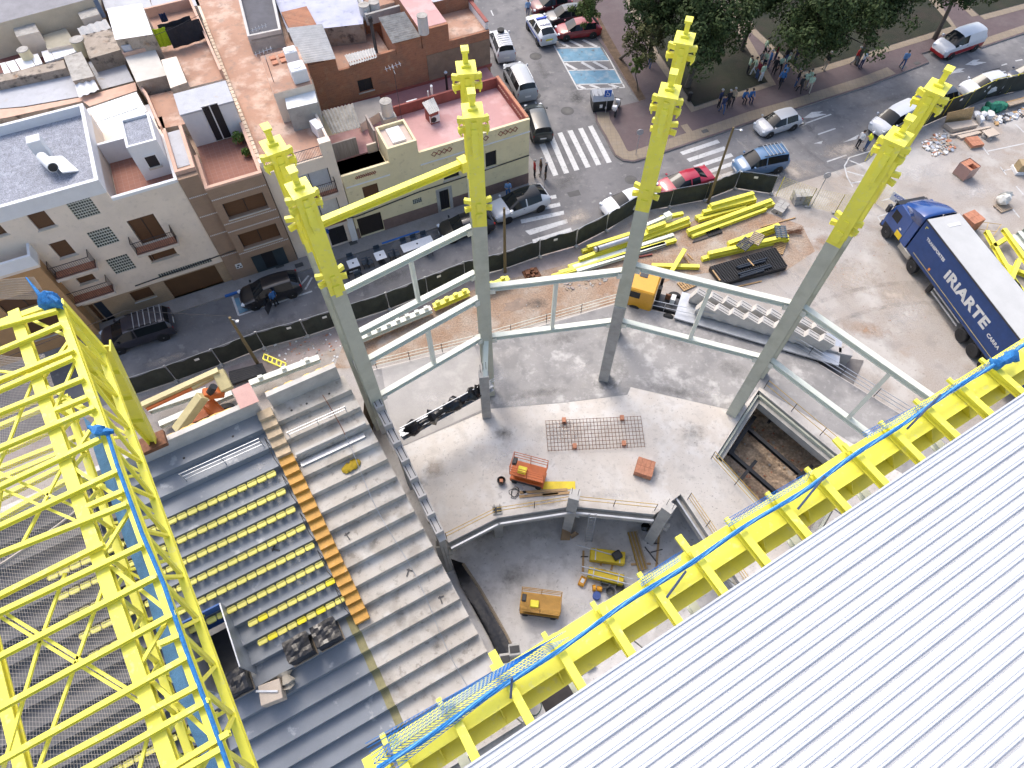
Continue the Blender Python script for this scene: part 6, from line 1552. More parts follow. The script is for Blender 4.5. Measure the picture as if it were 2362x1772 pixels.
car('white compact crossover parked behind the right mesh fence', (2220, 213), (2314, 188), 'suv', 4.3, 1.82, 1.66, MT['paint_white'], rails=m_black)
car('dark blue car cut by the right edge behind the fence', (2321, 187), (2420, 160), 'hatch', 4.2, 1.78, 1.5, P_('night_blue', (0.025, 0.03, 0.055)))
car('dark car half hidden behind the rightmost column', (2113, 243), (2200, 217), 'hatch', 4.2, 1.76, 1.5, P_('dark_teal', (0.03, 0.035, 0.04)))
car('silver people carrier with roof rack and tyre beside the brick house', (1146, 78), (1168, 134), 'mpv', 4.3, 1.8, 1.8, P_('pale_silver', (0.55, 0.56, 0.59)), extra=spare)
car('silver grey van with roof bars beside the pink roof', (1183, 158), (1215, 222), 'mpv', 4.9, 1.95, 1.95, P_('grey_silver', (0.36, 0.38, 0.40)), rails=m_steel, name='parked_van', cat='van')
car('black estate car parked beside the yellow corner house', (1231, 250), (1251, 313), 'mpv', 4.5, 1.8, 1.55, P_('dark_green', (0.02, 0.026, 0.025)))
car('white police car with yellow and blue stripes in the side street', (1231, 43), (1265, 95), 'suv', 4.4, 1.82, 1.64, MT['paint_white'], name='police_car', extra=police)
car('dark grey car parked between the two red cars', (1268, 42), (1342, 30), 'hatch', 4.2, 1.78, 1.5, P_('charcoal', (0.05, 0.052, 0.06)))
car('red hatchback parked beside the blue disabled bays', (1288, 72), (1378, 62), 'hatch', 4.3, 1.78, 1.48, P_('brick_red', (0.25, 0.02, 0.025)))
car('dark red car at the top edge of the side street', (1237, 16), (1303, 3), 'hatch', 4.1, 1.76, 1.48, P_('maroon', (0.13, 0.01, 0.018)))
# open door of the black hatchback
# ---- articulated lorry
a = P(2139, 506, 4.0); b = P(2216, 493, 4.0); c = P(2353, 781, 4.0)
axd = (c - a); axd.z = 0; axd.normalize(); rz = math.atan2(-axd.y, -axd.x)      # +x local = towards the cab
fc = (a + (a + (b - a).normalized() * 2.5)) / 2
lorry = thing('articulated_lorry', 'dark blue articulated lorry with white trailer roof and white lettering', 'lorry', (fc.x, fc.y, 0.01), rz)
m_tb = mat('trailer_blue', (0.012, 0.045, 0.165), 0.5, var=0.1, sc=3, fine=0.06, obj=True); m_tw = mat('trailer_roof', (0.44, 0.445, 0.44), 0.6, var=0.06, sc=0.6, fine=0.05, obj=True)
m_cabb = mat('paint_cab_blue', (0.012, 0.06, 0.24), 0.22, var=0.04, coat=0.7, obj=True)
def lb(name, m, *q, bevel=0, parent=None):
    b_ = MB()
    for x in q: b_.box(*x)
    return b_.build(name, m, parent or lorry, local=True, bevel=bevel)
TL = 13.6
lb('trailer_side', m_tb, (-TL, 0, 1.23, 1.27, 1.15, 3.9)); lb('trailer_side', m_tb, (-TL, 0, -1.27, -1.23, 1.15, 3.9)); lb('trailer_front', m_tb, (-0.04, 0.0, -1.229, 1.229, 1.15, 3.9)); lb('trailer_rear', m_tb, (-TL, -TL + 0.04, -1.229, 1.229, 1.15, 3.9))
lb('trailer_roof', m_tw, (-TL, 0.0, -1.25, 1.25, 3.92, 4.0)); lb('roof_edge', m_dsteel, (-TL, 0.0, 1.251, 1.29, 3.88, 3.985), (-TL, 0.0, -1.29, -1.251, 3.88, 3.985)); lb('roof_crease', m_white, (-1.0, -0.75, -0.7, 0.2, 4.0, 4.03))
lb('trailer_floor', m_dsteel, (-TL, 0, -1.229, 1.229, 1.05, 1.2)); lb('chassis', m_black, (-TL + 0.5, 3.1, -0.5, 0.5, 0.55, 1.04))
lb('rope_line', mat('tilt_rope', (0.55, 0.45, 0.12), 0.6), (-TL + 0.1, -0.7, 1.272, 1.285, 1.42, 1.45)); lb('curtain_mark', m_seatn, (-0.5, -0.3, 1.272, 1.28, 3.6, 3.64), (-0.34, -0.3, 1.272, 1.28, 3.42, 3.6))
lb('reflector', mat('orange_reflector', (0.7, 0.25, 0.02), 0.3), (-2.6, -2.45, 1.272, 1.29, 1.55, 1.75))
Mtx = Matrix.Translation((0, 1.273, 0)) @ Matrix.Rotation(pi, 4, 'Z') @ Matrix.Rotation(pi / 2, 4, 'X')
text_mesh('TRANSPORTES', 'side_lettering', mat('trailer_lettering', (0.62, 0.62, 0.60), 0.5), lorry, Matrix.Translation((-1.95, 0, 3.05)) @ Mtx, 0.31, space=1.05)
text_mesh('iRiARTE', 'side_lettering', MT['trailer_lettering'], lorry, Matrix.Translation((-6.0, 0, 2.6)) @ Mtx, 1.12, bold=0.045, sx=1.15, space=1.05)
text_mesh('CARRA', 'side_lettering', MT['trailer_lettering'], lorry, Matrix.Translation((-9.3, 0, 2.3)) @ Mtx, 0.36, space=1.05)
lb('side_guard', m_steel, (-6.8, -3.7, 1.16, 1.22, 0.92, 1.02), (-6.8, -3.7, 1.16, 1.22, 0.58, 0.68)); lb('support_leg', m_black, (-3.5, -3.2, 0.9, 1.1, 0.1, 1.05), (-3.5, -3.2, -1.1, -0.9, 0.1, 1.05))
for x in (-7.5, -8.8, -10.1):
    for sy in (1, -1): add_wheel(lorry, V((x, sy * 0.92, 0.5)), 0.5, 0.36, -sy, m_rimd)
# tractor
for x in (-1.25, 2.3):
    for sy in (1, -1): add_wheel(lorry, V((x, sy * 0.90, 0.5)), 0.5, 0.36, -sy)
cb = MB(); W2 = 1.22
prof = [(1.75, 0.95), (1.75, 2.9), (1.95, 3.05), (3.35, 3.1), (3.75, 2.6), (4.05, 1.7), (4.08, 0.55), (3.65, 0.45), (2.7, 0.95)]
cb.add([(x - 0.9, y, z) for y in (W2, -W2) for x, z in prof], [list(range(9)), list(range(9, 18))[::-1]] + [(i, 9 + i, 9 + (i + 1) % 9, (i + 1) % 9) for i in range(9)])
cab = cb.build('cab', m_cabb, lorry, local=True, bevel=0.05)
fr = MB(); n_ = 9; vs = []
for i in range(n_):                                   # curved roof fairing rising over the trailer gap
    t_ = i / (n_ - 1); x = 2.55 - 2.4 * t_; z = 3.05 + 0.95 * sin(t_ * pi / 2 * 0.95); hw = 0.85 + 0.36 * min(1, t_ * 1.6)
    vs += [(x, hw, 3.0 if t_ < 0.55 else 3.0 + 0.35 * (t_ - 0.55)), (x, hw * 0.97, z - 0.12), (x, hw * 0.75, z), (x, 0, z + 0.03), (x, -hw * 0.75, z), (x, -hw * 0.97, z - 0.12), (x, -hw, 3.0 if t_ < 0.55 else 3.0 + 0.35 * (t_ - 0.55))]
fr.add(vs, [(7 * i + j, 7 * i + j + 1, 7 * i + 8 + j, 7 * i + 7 + j) for i in range(n_ - 1) for j in range(6)]); fr.add(vs[:7], [(0, 1, 2, 3, 4, 5, 6)])
o = fr.build('roof_fairing', m_cabb, lorry, local=True, smooth=True); o.modifiers.new('thick', 'SOLIDIFY').thickness = 0.06
for sy in (1, -1):
    lb('side_deflector', m_cabb, (0.2, 0.85, sy * 1.16, sy * 1.22, 1.0, 3.2)); lb('door_window', m_glass, (1.85, 2.65, sy * 1.222, sy * 1.228, 1.75, 2.5)); lb('yellow_panel', mat('cab_yellow', (0.75, 0.52, 0.02), 0.4), (0.95, 1.6, sy * 1.222, sy * 1.232, 0.98, 1.45))
    lb('mirror', m_dsteel, (2.95, 3.2, sy * 1.3, sy * 1.55, 1.9, 2.5)); lb('wheel_arch', m_black, (1.65, 2.9, sy * 1.2, sy * 1.229, 0.5, 1.05)); lb('fuel_tank', mat('tank_aluminium', (0.42, 0.40, 0.36), 0.4, 0.5), (-0.65, 0.8, sy * 0.75, sy * 1.2, 0.45, 1.0), bevel=0.08); lb('door_badge', m_white, (1.3, 1.5, sy * 1.222, sy * 1.23, 1.6, 1.75))
lb('windscreen', m_glass, (2.72, 3.1, -1.05, 1.05, 1.75, 2.6)); lb('sun_visor', m_black, (2.7, 3.1, -1.1, 1.1, 2.72, 2.8)); lb('bumper', m_black, (3.0, 3.26, -1.2, 1.2, 0.35, 0.85), bevel=0.04)
# ---- yellow crane lorry with precast beams beside the slab
yl = thing('yellow_flatbed_lorry', 'yellow-cabbed flatbed lorry loaded with stepped precast beams beside the slab', 'lorry', P(1480, 690, 0), 0)
c0 = P(1520, 668, 2.5); d0 = P(1870, 775, 2.2); dd = d0 - c0; dd.z = 0; dd.normalize(); rz = math.atan2(-dd.y, -dd.x)
yl.location = P(1522, 655, 2.6) - UP * 2.6; yl.location.z = 0.01; yl.rotation_euler.z = rz; bpy.context.view_layer.update()
m_yc = mat('paint_cab_yellow', (0.62, 0.31, 0.02), 0.35, var=0.05, coat=0.4, obj=True)
lb('cab', m_yc, (0.05, 2.0, -1.05, 1.05, 0.7, 2.6), bevel=0.10, parent=yl); lb('roof_hatch', m_dsteel, (0.9, 1.45, -0.75, -0.15, 2.6, 2.63), parent=yl, bevel=0.02)
for sy in (1, -1): lb('side_window', m_glass, (1.0, 1.85, sy * 1.04, sy * 1.056, 1.75, 2.35), parent=yl)
lb('windscreen', m_glass, (1.98, 2.01, -0.9, 0.9, 1.7, 2.4), parent=yl); lb('exhaust', m_black, (-0.2, 0.0, -0.6, -0.4, 0.9, 2.7), (-0.25, 0.02, -0.25, 0.1, 1.0, 2.2), parent=yl); lb('chassis', m_dsteel, (-12.5, 0.0, -0.6, 0.6, 0.6, 0.95), parent=yl); lb('flatbed', m_steel, (-12.5, -1.6, -1.2, 1.2, 0.96, 1.08), parent=yl); lb('coupling', m_white, (-1.3, -1.0, -0.4, 0.1, 0.96, 1.5), parent=yl); lb('hose', m_rust, (-0.95, -0.6, -0.3, -0.2, 1.0, 1.5), parent=yl)
for x in (1.2, -1.2, -9.5, -10.8):
    for sy in (1, -1): add_wheel(yl, V((x, sy * 0.85, 0.48)), 0.48, 0.32, -sy, m_rimd)
M0 = Matrix.Translation(yl.location) @ Matrix.Rotation(rz, 4, 'Z')
for k, (yy, x0) in enumerate(((-0.6, -2.1), (0.25, -2.7))):
    q = M0 @ V((x0, yy, 1.09)); t = thing('precast_beam', 'stepped precast beam on the yellow lorry, the %s one' % ('farther', 'nearer')[k], 'beam', q, rz)
    for i in range(9):
        x = -0.98 * i; z = 1.05; Mt = Matrix.Translation((x, 0, 0.3)) @ Matrix.Rotation(radians(-22), 4, 'Y')
        MB().box(-0.93, -0.02, -0.26, 0.26, 0.1, z, M=Mt).build('step_block', m_concl, t, local=True); MB().box(-0.85, -0.1, -0.15, -0.11, z, z + 0.008, M=Mt).box(-0.85, -0.1, 0.11, 0.15, z, z + 0.008, M=Mt).build('slot', m_black, t, local=True)
    MB().box(-8.7, -0.1, -0.19, 0.19, 0.03, 0.5).build('web', m_rak, t, local=True)
# second group of precast pieces standing beyond the slab edge
for k, (u, v) in enumerate(((1862, 785), (1893, 795), (1925, 805), (1950, 812))):
    q = P(u, v, 1.2); t = thing('precast_block', 'pale precast step block standing behind the slab rail, %s from the left' % ORD[k], 'block', (q.x, q.y, 0), rz + 0.1)
    MB().box(-0.45, 0.45, -0.25, 0.25, 0.02, 1.25).box(-0.45, 0.0, -0.75, -0.255, 0.02, 0.9).build('block', m_rak, t, local=True, bevel=0.02)
pt = thing('steel_sheet', 'dark steel sheet lying beyond the slab edge', 'sheet', P(1930, 850, 0)); q = PX([(1880, 815), (1992, 832), (1968, 888), (1905, 870)], 0.02); MB().prism([(p.x, p.y) for p in q], 0.012, 0.05).build('sheet', mat('dark_sheet', (0.14, 0.13, 0.125), 0.7, var=0.2, sc=1.5), pt)
# ---- motorcycle, rubbish container
def motorbike():
    t = thing('motorcycle', 'white and black scooter parked on the corner pavement', 'motorcycle', P(1420, 258, 0.13) + UP * 0.002, radians(70))
    for x in (0.62, -0.62): add_wheel(t, V((x, -0.06, 0.28)), 0.28, 0.12, 1, m_rimd)
    MB().add([(-0.75, -0.14, 0.55), (-0.75, 0.14, 0.55), (0.1, 0.16, 0.5), (0.1, -0.16, 0.5), (-0.8, -0.1, 0.82), (-0.8, 0.1, 0.82), (0.05, 0.14, 0.72), (0.05, -0.14, 0.72)], [(0, 3, 2, 1), (4, 5, 6, 7), (0, 1, 5, 4), (1, 2, 6, 5), (2, 3, 7, 6), (3, 0, 4, 7)]).build('body', MT['paint_white'], t, local=True, bevel=0.03)
    MB().box(-0.7, 0.0, -0.13, 0.13, 0.82, 0.9).build('seat', m_black, t, local=True, bevel=0.03); MB().box(0.35, 0.55, -0.18, 0.18, 0.35, 1.0, M=Matrix.Rotation(-0.2, 4, 'Y')).build('front_shield', MT['paint_white'], t, local=True, bevel=0.03)
    MB().tube((0.42, -0.36, 1.05), (0.42, 0.36, 1.05), 0.025, 6).build('handlebar', m_black, t, local=True); MB().box(-1.0, -0.66, -0.2, 0.2, 0.85, 1.15).build('top_box', m_white, t, local=True, bevel=0.04)
motorbike()
ct = thing('rubbish_container', 'large grey rubbish container with sloping lid by the zebra crossing', 'rubbish container', P(1385, 250, 0) + UP * 0.006, radians(8))
MB().add([(-0.8, -0.55, 0.1), (0.8, -0.55, 0.1), (0.8, 0.55, 0.1), (-0.8, 0.55, 0.1), (-0.9, -0.68, 1.2), (0.9, -0.68, 1.2), (0.9, 0.68, 1.2), (-0.9, 0.68, 1.2)], [(3, 2, 1, 0), (0, 1, 5, 4), (1, 2, 6, 5), (2, 3, 7, 6), (3, 0, 4, 7)]).build('body', mat('container_black', (0.025, 0.028, 0.03), 0.5), ct, local=True)
MB().add([(-0.95, -0.72, 1.2), (0.95, -0.72, 1.2), (0.95, 0.72, 1.2), (-0.95, 0.72, 1.2), (-0.9, -0.4, 1.55), (0.9, -0.4, 1.55), (0.9, 0.45, 1.62), (-0.9, 0.45, 1.62)], [(4, 5, 6, 7), (0, 1, 5, 4), (1, 2, 6, 5), (2, 3, 7, 6), (3, 0, 4, 7), (3, 2, 1, 0)]).build('lid', mat('container_grey', (0.26, 0.28, 0.31), 0.5), ct, local=True)
for i in range(5): MB().box(-0.8 + i * 0.38, -0.74 + i * 0.38, -0.38, 0.44, 1.57, 1.66).build('lid_rib', MT['container_grey'], ct, local=True)
MB().box(-0.3, -0.05, -0.70, -0.66, 0.55, 0.85).box(0.2, 0.35, -0.70, -0.66, 0.4, 0.6).build('sticker', m_white, ct, local=True)
# ================================================================ FENCES, POLES, SIGNS
m_mesh = mat('dark_green_windbreak', (0.03, 0.036, 0.03), 0.8, var=0.25, sc=1.2, fine=0.25, fsc=60)
m_netg = mat('grey_fence_net', (0.25, 0.25, 0.24), 0.9, var=0.2)
def fence_panel(a, b, label, group, h=1.75, pm=m_steel, mm=m_mesh, seed=0, foot=True):
    R = random.Random(seed); t = thing('fence_panel', label, 'fence', a, 0, group)
    d = (b - a); L = d.length; d.normalize(); nn = V((-d.y, d.x, 0)); n = 8; vs = []
    top = [h * R.uniform(0.93, 1.0) for _ in range(n + 1)]
    for k in range(4):
        for i in range(n + 1):
            q = a + d * (L * i / n); vs.append(q + UP * (0.06 + (top[i] - 0.06) * k / 3) + nn * (0.05 * sin(i * 1.3 + seed) * (k / 3)))
    o = MB().add(vs, [(k * (n + 1) + i, k * (n + 1) + i + 1, (k + 1) * (n + 1) + i + 1, (k + 1) * (n + 1) + i) for k in range(3) for i in range(n)]).build('mesh_cover', mm, t)
    o.modifiers.new('thick', 'SOLIDIFY').thickness = 0.012
    for q in (a, b - d * 0.03): MB().tube(q + nn * 0.03, q + nn * 0.03 + UP * (h + 0.08), 0.022, 6).build('post', pm, t)
    MB().tube(a + UP * h + nn * 0.03, b + UP * h + nn * 0.03, 0.018, 5).build('top_tube', pm, t)
    if foot:
        MB().box(-0.3, 0.3, -0.12, 0.12, 0.006, 0.14, M=Matrix.Translation(b) @ Matrix.Rotation(math.atan2(d.y, d.x) + pi / 2, 4, 'Z')).build('foot_block', m_conc, t, bevel=0.03)
    if R.random() < 0.55:
        c = a.lerp(b, R.uniform(0.3, 0.7)) + UP * h * 0.8 - nn * 0.07
        MB().beam(c - d * 0.15, c + d * 0.15, 0.012, 0.2).build('notice', m_white, t)
fw = [S(*ST(u, v, 0)) for u, v in fence_px]
tot = sum((fw[i + 1] - fw[i]).length for i in range(len(fw) - 1)); npan = 17
def along_poly(pl, s_):
    for i in range(len(pl) - 1):
        g = (pl[i + 1] - pl[i]).length
        if s_ <= g: return pl[i].lerp(pl[i + 1], s_ / g)
        s_ -= g
    return pl[-1]
for i in range(npan):
    a, b = along_poly(fw, tot * i / npan), along_poly(fw, tot * (i + 1) / npan)
    a = a + (b - a) * 0.015
    fence_panel(V((a.x, a.y, 0.006)), V((b.x, b.y, 0.006)), '%s dark mesh fence panel along the street, counted from the left' % ORD[i], 'dark mesh fence along the street', seed=i)
fr_ = PX([(2040, 345), (2092, 308), (2133, 290), (2171, 273), (2220, 254), (2271, 228), (2320, 217), (2372, 205), (2420, 190)])
for i in range(8): fence_panel(fr_[i] + UP * 0.006, fr_[i + 1] + UP * 0.006 - (fr_[i + 1] - fr_[i]) * 0.02, '%s dark mesh fence panel with yellow posts in the right yard, from the left' % ORD[i], 'dark mesh fence with yellow posts', 1.9, m_yel2, seed=40 + i, foot=False)
# open yellow site fence with the sign
m_ynet = mat('pale_yellow_wire', (0.62, 0.55, 0.12), 0.6)
def wire_fence(a, b, label, h=1.9):
    t = thing('wire_fence_panel', label, 'fence', a); d = (b - a); L = d.length; d.normalize()
    for q in (a, b): MB().tube(q, q + UP * h, 0.028, 6).build('post', m_yel2, t)
    w_ = MB(); n = int(L / 0.16)
    for i in range(1, n): q = a.lerp(b, i / n); w_.tube(q + UP * 0.1, q + UP * h, 0.005, 3)
    for k in range(12): w_.tube(a + UP * (0.12 + k * (h - 0.15) / 11), b + UP * (0.12 + k * (h - 0.15) / 11), 0.005, 3)
    tag(w_.build('wire_mesh', m_ynet, t), kind='stuff')
    MB().box(-0.25, 0.25, -0.12, 0.12, 0.008, 0.14, M=Matrix.Translation(b)).build('foot_block', m_conc, t, bevel=0.03)
    return t
yf = PX([(1790, 452), (1862, 478), (1925, 492), (1993, 478), (2068, 508)])
for i in range(3): wire_fence(yf[i], yf[i + 1] if i != 1 else yf[2], '%s open yellow wire fence panel beside the mesh fence' % ORD[i])
t = wire_fence(P(2018, 470), P(2092, 520), 'open yellow wire fence panel carrying the white site sign')
a, b = P(2018, 470), P(2092, 520); d = (b - a).normalized(); c = a.lerp(b, 0.52) + UP * 1.45; nn = V((d.y, -d.x, 0))
MB().beam(c - d * 0.8 + nn * 0.03, c + d * 0.8 + nn * 0.03, 0.02, 0.72).build('sign_board', m_white, t)
Ms = Matrix.Translation(c + nn * 0.045) @ Matrix(((d.x, 0, nn.x, 0), (d.y, 0, nn.y, 0), (0, 1, 0, 0), (0, 0, 0, 1)))
iv = wm(t).inverted()
text_mesh('ACCESO', 'sign_lettering', mat('sign_blue', (0.03, 0.1, 0.45), 0.5), t, iv @ Ms @ Matrix.Translation((0, 0.15, 0)), 0.30, space=1.15); text_mesh('OBRA', 'sign_lettering', m_black, t, iv @ Ms @ Matrix.Translation((0, -0.2, 0)), 0.24, space=1.2)
wire_fence(P(1995, 372), P(2040, 345), 'yellow wire gate behind the rightmost column')
def pole(label, base, top_px, r0, r1, mt, lamp=None, name='utility_pole', cat='pole'):
    p = P(*base, 0.01); z = zat(p, *top_px); t = thing(name, label, cat, p)
    MB().tube(p, V((p.x, p.y, z)), r0, 8, r2=r1).build('pole', mt, t, smooth=True)
    return t, V((p.x, p.y, z))
m_pole = mat('weathered_pole', (0.16, 0.12, 0.06), 0.85, var=0.2, sc=3, stretch=(6, 6, 0.6))
for lab, bs, tp in (('wooden pole with lamp by the white crossover', (1165, 628), (1169, 480)), ('tall wooden pole leaning past the crimson coupe', (1633, 468), (1697, 295)), ('wooden pole with wires left of the leftmost column', (594, 838), (535, 730))):
    t, q = pole(lab, bs, tp, 0.12, 0.08, m_pole)
    MB().tube(q - UP * 0.15, q - UP * 0.1 + V((0.5, -0.25, 0.1)), 0.025, 5).build('lamp_arm', m_steel, t); MB().lathe([(0.02, 0), (0.11, -0.03), (0.08, -0.12)], q + V((0.5, -0.25, 0.02)), 10).build('lamp_head', m_steel, t)
cable('overhead_wire', 'thin black wire hanging across the street from the wooden pole', [P(535, 730, 5.5), S(-29.5, -4.5, 5.0), S(-40, -6, 5.6)], 0.018)
for lab, bs, tp in (('thin signpost with round sign at the park corner', (1466, 359), (1476, 305)), ('grey sign post beside the block pallets', (1872, 475), (1908, 405)), ('post with blue disabled parking sign', (1396, 263), (1391, 222))):
    t, q = pole(lab, bs, tp, 0.03, 0.03, m_steel, name='sign_post', cat='sign')
    if 'disabled' in lab:
        MB().box(-0.3, 0.3, -0.015, 0.015, 0, 0.62, M=Matrix.Translation(q) @ Matrix.Rotation(0.1, 4, 'Z')).build('sign_plate', mat('sign_plate_blue', (0.015, 0.10, 0.42), 0.4), t)
        b = MB(); c = q + V((0, -0.03, 0.30))
        b.path([c + V((0.16 * cos(x), 0, -0.06 + 0.14 * sin(x))) for x in [2.2 + i * 0.5 for i in range(9)]], 0.02, 4); b.path([c + V((-0.06, 0, 0.18)), c + V((-0.02, 0, 0.02)), c + V((0.10, 0, 0.02)), c + V((0.17, 0, -0.16))], 0.024, 4); b.lathe([(0.035, -0.01), (0.035, 0.01)], c + V((-0.07, 0, 0.22)), 8, M=Matrix.Rotation(pi / 2, 4, 'X')); b.build('wheelchair_symbol', m_white, t)
    else: MB().lathe([(0.28, -0.015), (0.28, 0.015)], q, 16, M=Matrix.Rotation(pi / 2, 4, 'X')).build('sign_plate', m_steel, t)
lp = thing('lamp_post', 'dark park lamp post standing among the trees', 'lamp post', P(1673, 85, 0.13)); p = P(1673, 85, 0.13); q = V((p.x, p.y, zat(p, 1692, 18))); MB().tube(p, q, 0.06, 8).build('post', m_black, lp); MB().lathe([(0.1, 0), (0.22, 0.1), (0.2, 0.3), (0.05, 0.4)], q, 12).build('lantern', m_dsteel, lp)
wbn = thing('litter_bin', 'black litter bin at the lawn corner', 'litter bin', P(1589, 232, 0.17)); MB().lathe([(0.16, 0), (0.2, 0.75), (0.18, 0.76)], n=14).build('bin', m_black, wbn, local=True, smooth=True)
# railings round the slab
so = SLAB_OUT
railing('guard_rail', [so[0].lerp(so[1], 0.12) + UP * 0.04, so[1] + UP * 0.04, so[2] + UP * 0.04], 'white guard rail along the left outer edge of the slab', 1.0, 3, 2.6, m_pale, mp=m_dsteel)
railing('guard_rail', [so[3] + UP * 0.04, so[4] + UP * 0.04], 'steel guard rail behind the precast beams on the slab edge', 1.0, 2, 2.4, m_steel, mp=m_steel)
railing('guard_rail', [so[4] + UP * 0.04, so[5] + UP * 0.04, so[5].lerp(so[6], 0.5) + UP * 0.04], 'steel guard rail along the right outer edge of the slab', 1.0, 3, 2.6, m_steel, mp=m_dsteel)
m_yrail = mat('ochre_rail_board', (0.50, 0.33, 0.08), 0.7, var=0.15)
pin = SLAB_IN
def inset(pts, d): return [V((p.x, p.y, ZS)) for p in offset([V(p) for p in pts], d)]
railing('pit_railing', inset([pin[3], pin[4]], -0.25), 'ochre and black railing above the middle pit edge', 1.0, 2, 2.4, m_yrail, mp=m_dsteel); railing('pit_railing', inset([pin[4], pin[5]], -0.25), 'ochre railing above the pit edge left of the middle', 1.0, 2, 2.2, m_yrail, mp=m_dsteel)
railing('pit_railing', inset([pin[5], pin[6]], -0.25), 'ochre railing above the leftmost pit edge', 1.0, 2, 2.2, m_yrail, mp=m_dsteel); railing('pit_railing', [V((p.x, p.y, ZS)) for p in PX([(1586, 1152), (1672, 1280), (1760, 1410)], ZS)], 'ochre railing above the right pit edge', 1.0, 3, 2.0, m_yrail, mp=m_dsteel)
railing('excavation_railing', [V((p.x, p.y, ZS)) for p in PX([(1640, 1058), (1752, 1182), (1840, 1280)], ZS)], 'yellow railing along the near edge of the excavation', 1.0, 3, 1.8, m_yrail, mp=m_dsteel); railing('excavation_railing', [V((p.x, p.y, ZS)) for p in PX([(1762, 896), (1960, 1062)], ZS)], 'orange railing along the far edge of the excavation', 1.0, 2, 2.4, m_yrail, mp=m_dsteel)
# edge beams, pit columns
for i, (a, b, lab) in enumerate(((pin[3], pin[4], 'middle'), (pin[4], pin[5], 'left of the middle'), (pin[5], pin[6], 'leftmost'), (pin[2], pin[1], 'right'))):
    t = thing('edge_beam', 'precast edge beam under the %s pit edge' % lab, 'beam', V((a.x, a.y, ZS - 1))); MB().beam(V((a.x, a.y, ZS - 0.62)), V((b.x, b.y, ZS - 0.62)), 0.5, 0.42).build('beam', m_conc, t); d = (b - a).normalized(); nn = V((-d.y, d.x, 0)) * (0.28 if i < 3 else 0.28)
    MB().beam(V((a.x, a.y, ZS - 0.28)) + nn * (1 if nn.y < 0 else -1), V((b.x, b.y, ZS - 0.28)) + nn * (1 if nn.y < 0 else -1), 0.10, 0.16).build('steel_angle', m_steel, t)
for i in range(4):
    a, b = EXC[i], EXC[(i + 1) % 4]; t = thing('trench_beam', 'grey precast beam on the %s side of the excavation' % ('left', 'far', 'right', 'near')[i], 'beam', V((a.x, a.y, ZS - 1)))
    c = sum(EXC, V()) / 4; nn = c - (a + b) / 2; nn.z = 0; nn.normalize(); o = nn * 0.2
    MB().beam(V((a.x, a.y, ZS - 0.75)) + o, V((b.x, b.y, ZS - 0.75)) + o, 0.5, 0.6).build('beam', m_conc, t); MB().beam(V((a.x, a.y, ZS - 0.3)) + o * 0.6, V((b.x, b.y, ZS - 0.3)) + o * 0.6, 0.14, 0.24).build('ledge', m_green, t)
def pitcol(lab, top, base, k=3, w_=0.55, dark=False, rebar=True):
    p = P(*base, ZP); zt = zat(p, *top); r = RR[k]; t = thing('concrete_column', lab, 'column', p); q = V((p.x, p.y, zt)); tg = V((r.y, -r.x, 0))
    MB().beam(p, q, w_, w_, up=r).build('shaft', m_conc, t, bevel=0.02); MB().beam(V((p.x, p.y, ZS - 0.95)) - tg * 0.55, V((p.x, p.y, ZS - 0.95)) + tg * 0.55, 0.4, 0.22).build('corbel', m_conc, t)
    if dark: MB().beam(q + UP * 0.002, q + UP * 0.02, w_ * 0.85, w_ * 0.6, up=r).build('bearing_pad', m_black, t)
    else: MB().beam(q + UP * 0.001, q + UP * 0.012, w_ * 0.98, w_ * 0.98, up=r).build('top_face', m_concl, t)
    if rebar:
        for s in (-1, 1): a = q + tg * (s * w_ * 0.3); MB().tube(a, a + UP * 0.9, 0.016, 5).build('rebar', m_dsteel, t)
pitcol('pit column with black pad left of the middle', (1150, 1176), (1150, 1231), 2, 0.55, True); pitcol('middle pit column with bright top and rebar', (1322, 1140), (1308, 1222), 3, 0.6); pitcol('right pit column with tall rebar', (1545, 1170), (1500, 1245), 4, 0.62); pitcol('pit column with black pad beside the grandstand end', (1018, 1252), (1032, 1310), 2, 0.5, True, False)
pitcol('pit column with black cap near the girder, right of two', (1183, 1498), (1186, 1545), 2, 0.55, True, False); pitcol('pit column with black cap near the girder, left of two', (1165, 1521), (1168, 1562), 2, 0.55, True, False)
# black membrane beside the stand
bmn = thing('black_membrane', 'black plastic membrane in the trench between the stand and the pit floor', 'membrane', P(1100, 1400, ZP)); vs = []; R = random.Random(4)
A, B = [(1040, 1290), (1062, 1350), (1095, 1410), (1128, 1470), (1150, 1520)], [(1068, 1300), (1108, 1360), (1140, 1415), (1168, 1465), (1185, 1500)]
for (a, b) in zip(A, B):
    for k in range(7): q = P(*a, ZP).lerp(P(*b, ZP), k / 6); vs.append(q + UP * (0.06 + R.uniform(0, 0.14)))
MB().add(vs, [(i * 7 + k, i * 7 + k + 1, i * 7 + 8 + k, i * 7 + 7 + k) for i in range(4) for k in range(6)]).build('membrane', m_bag, bmn, smooth=True)
kb = thing('pit_upstand', 'low timber-edged upstand between pit floor and black membrane', 'upstand', P(1100, 1360, ZP)); MB().path([P(u, v, ZP + 0.12) for u, v in B] , 0.09, 4).build('edge', m_woodg, kb)
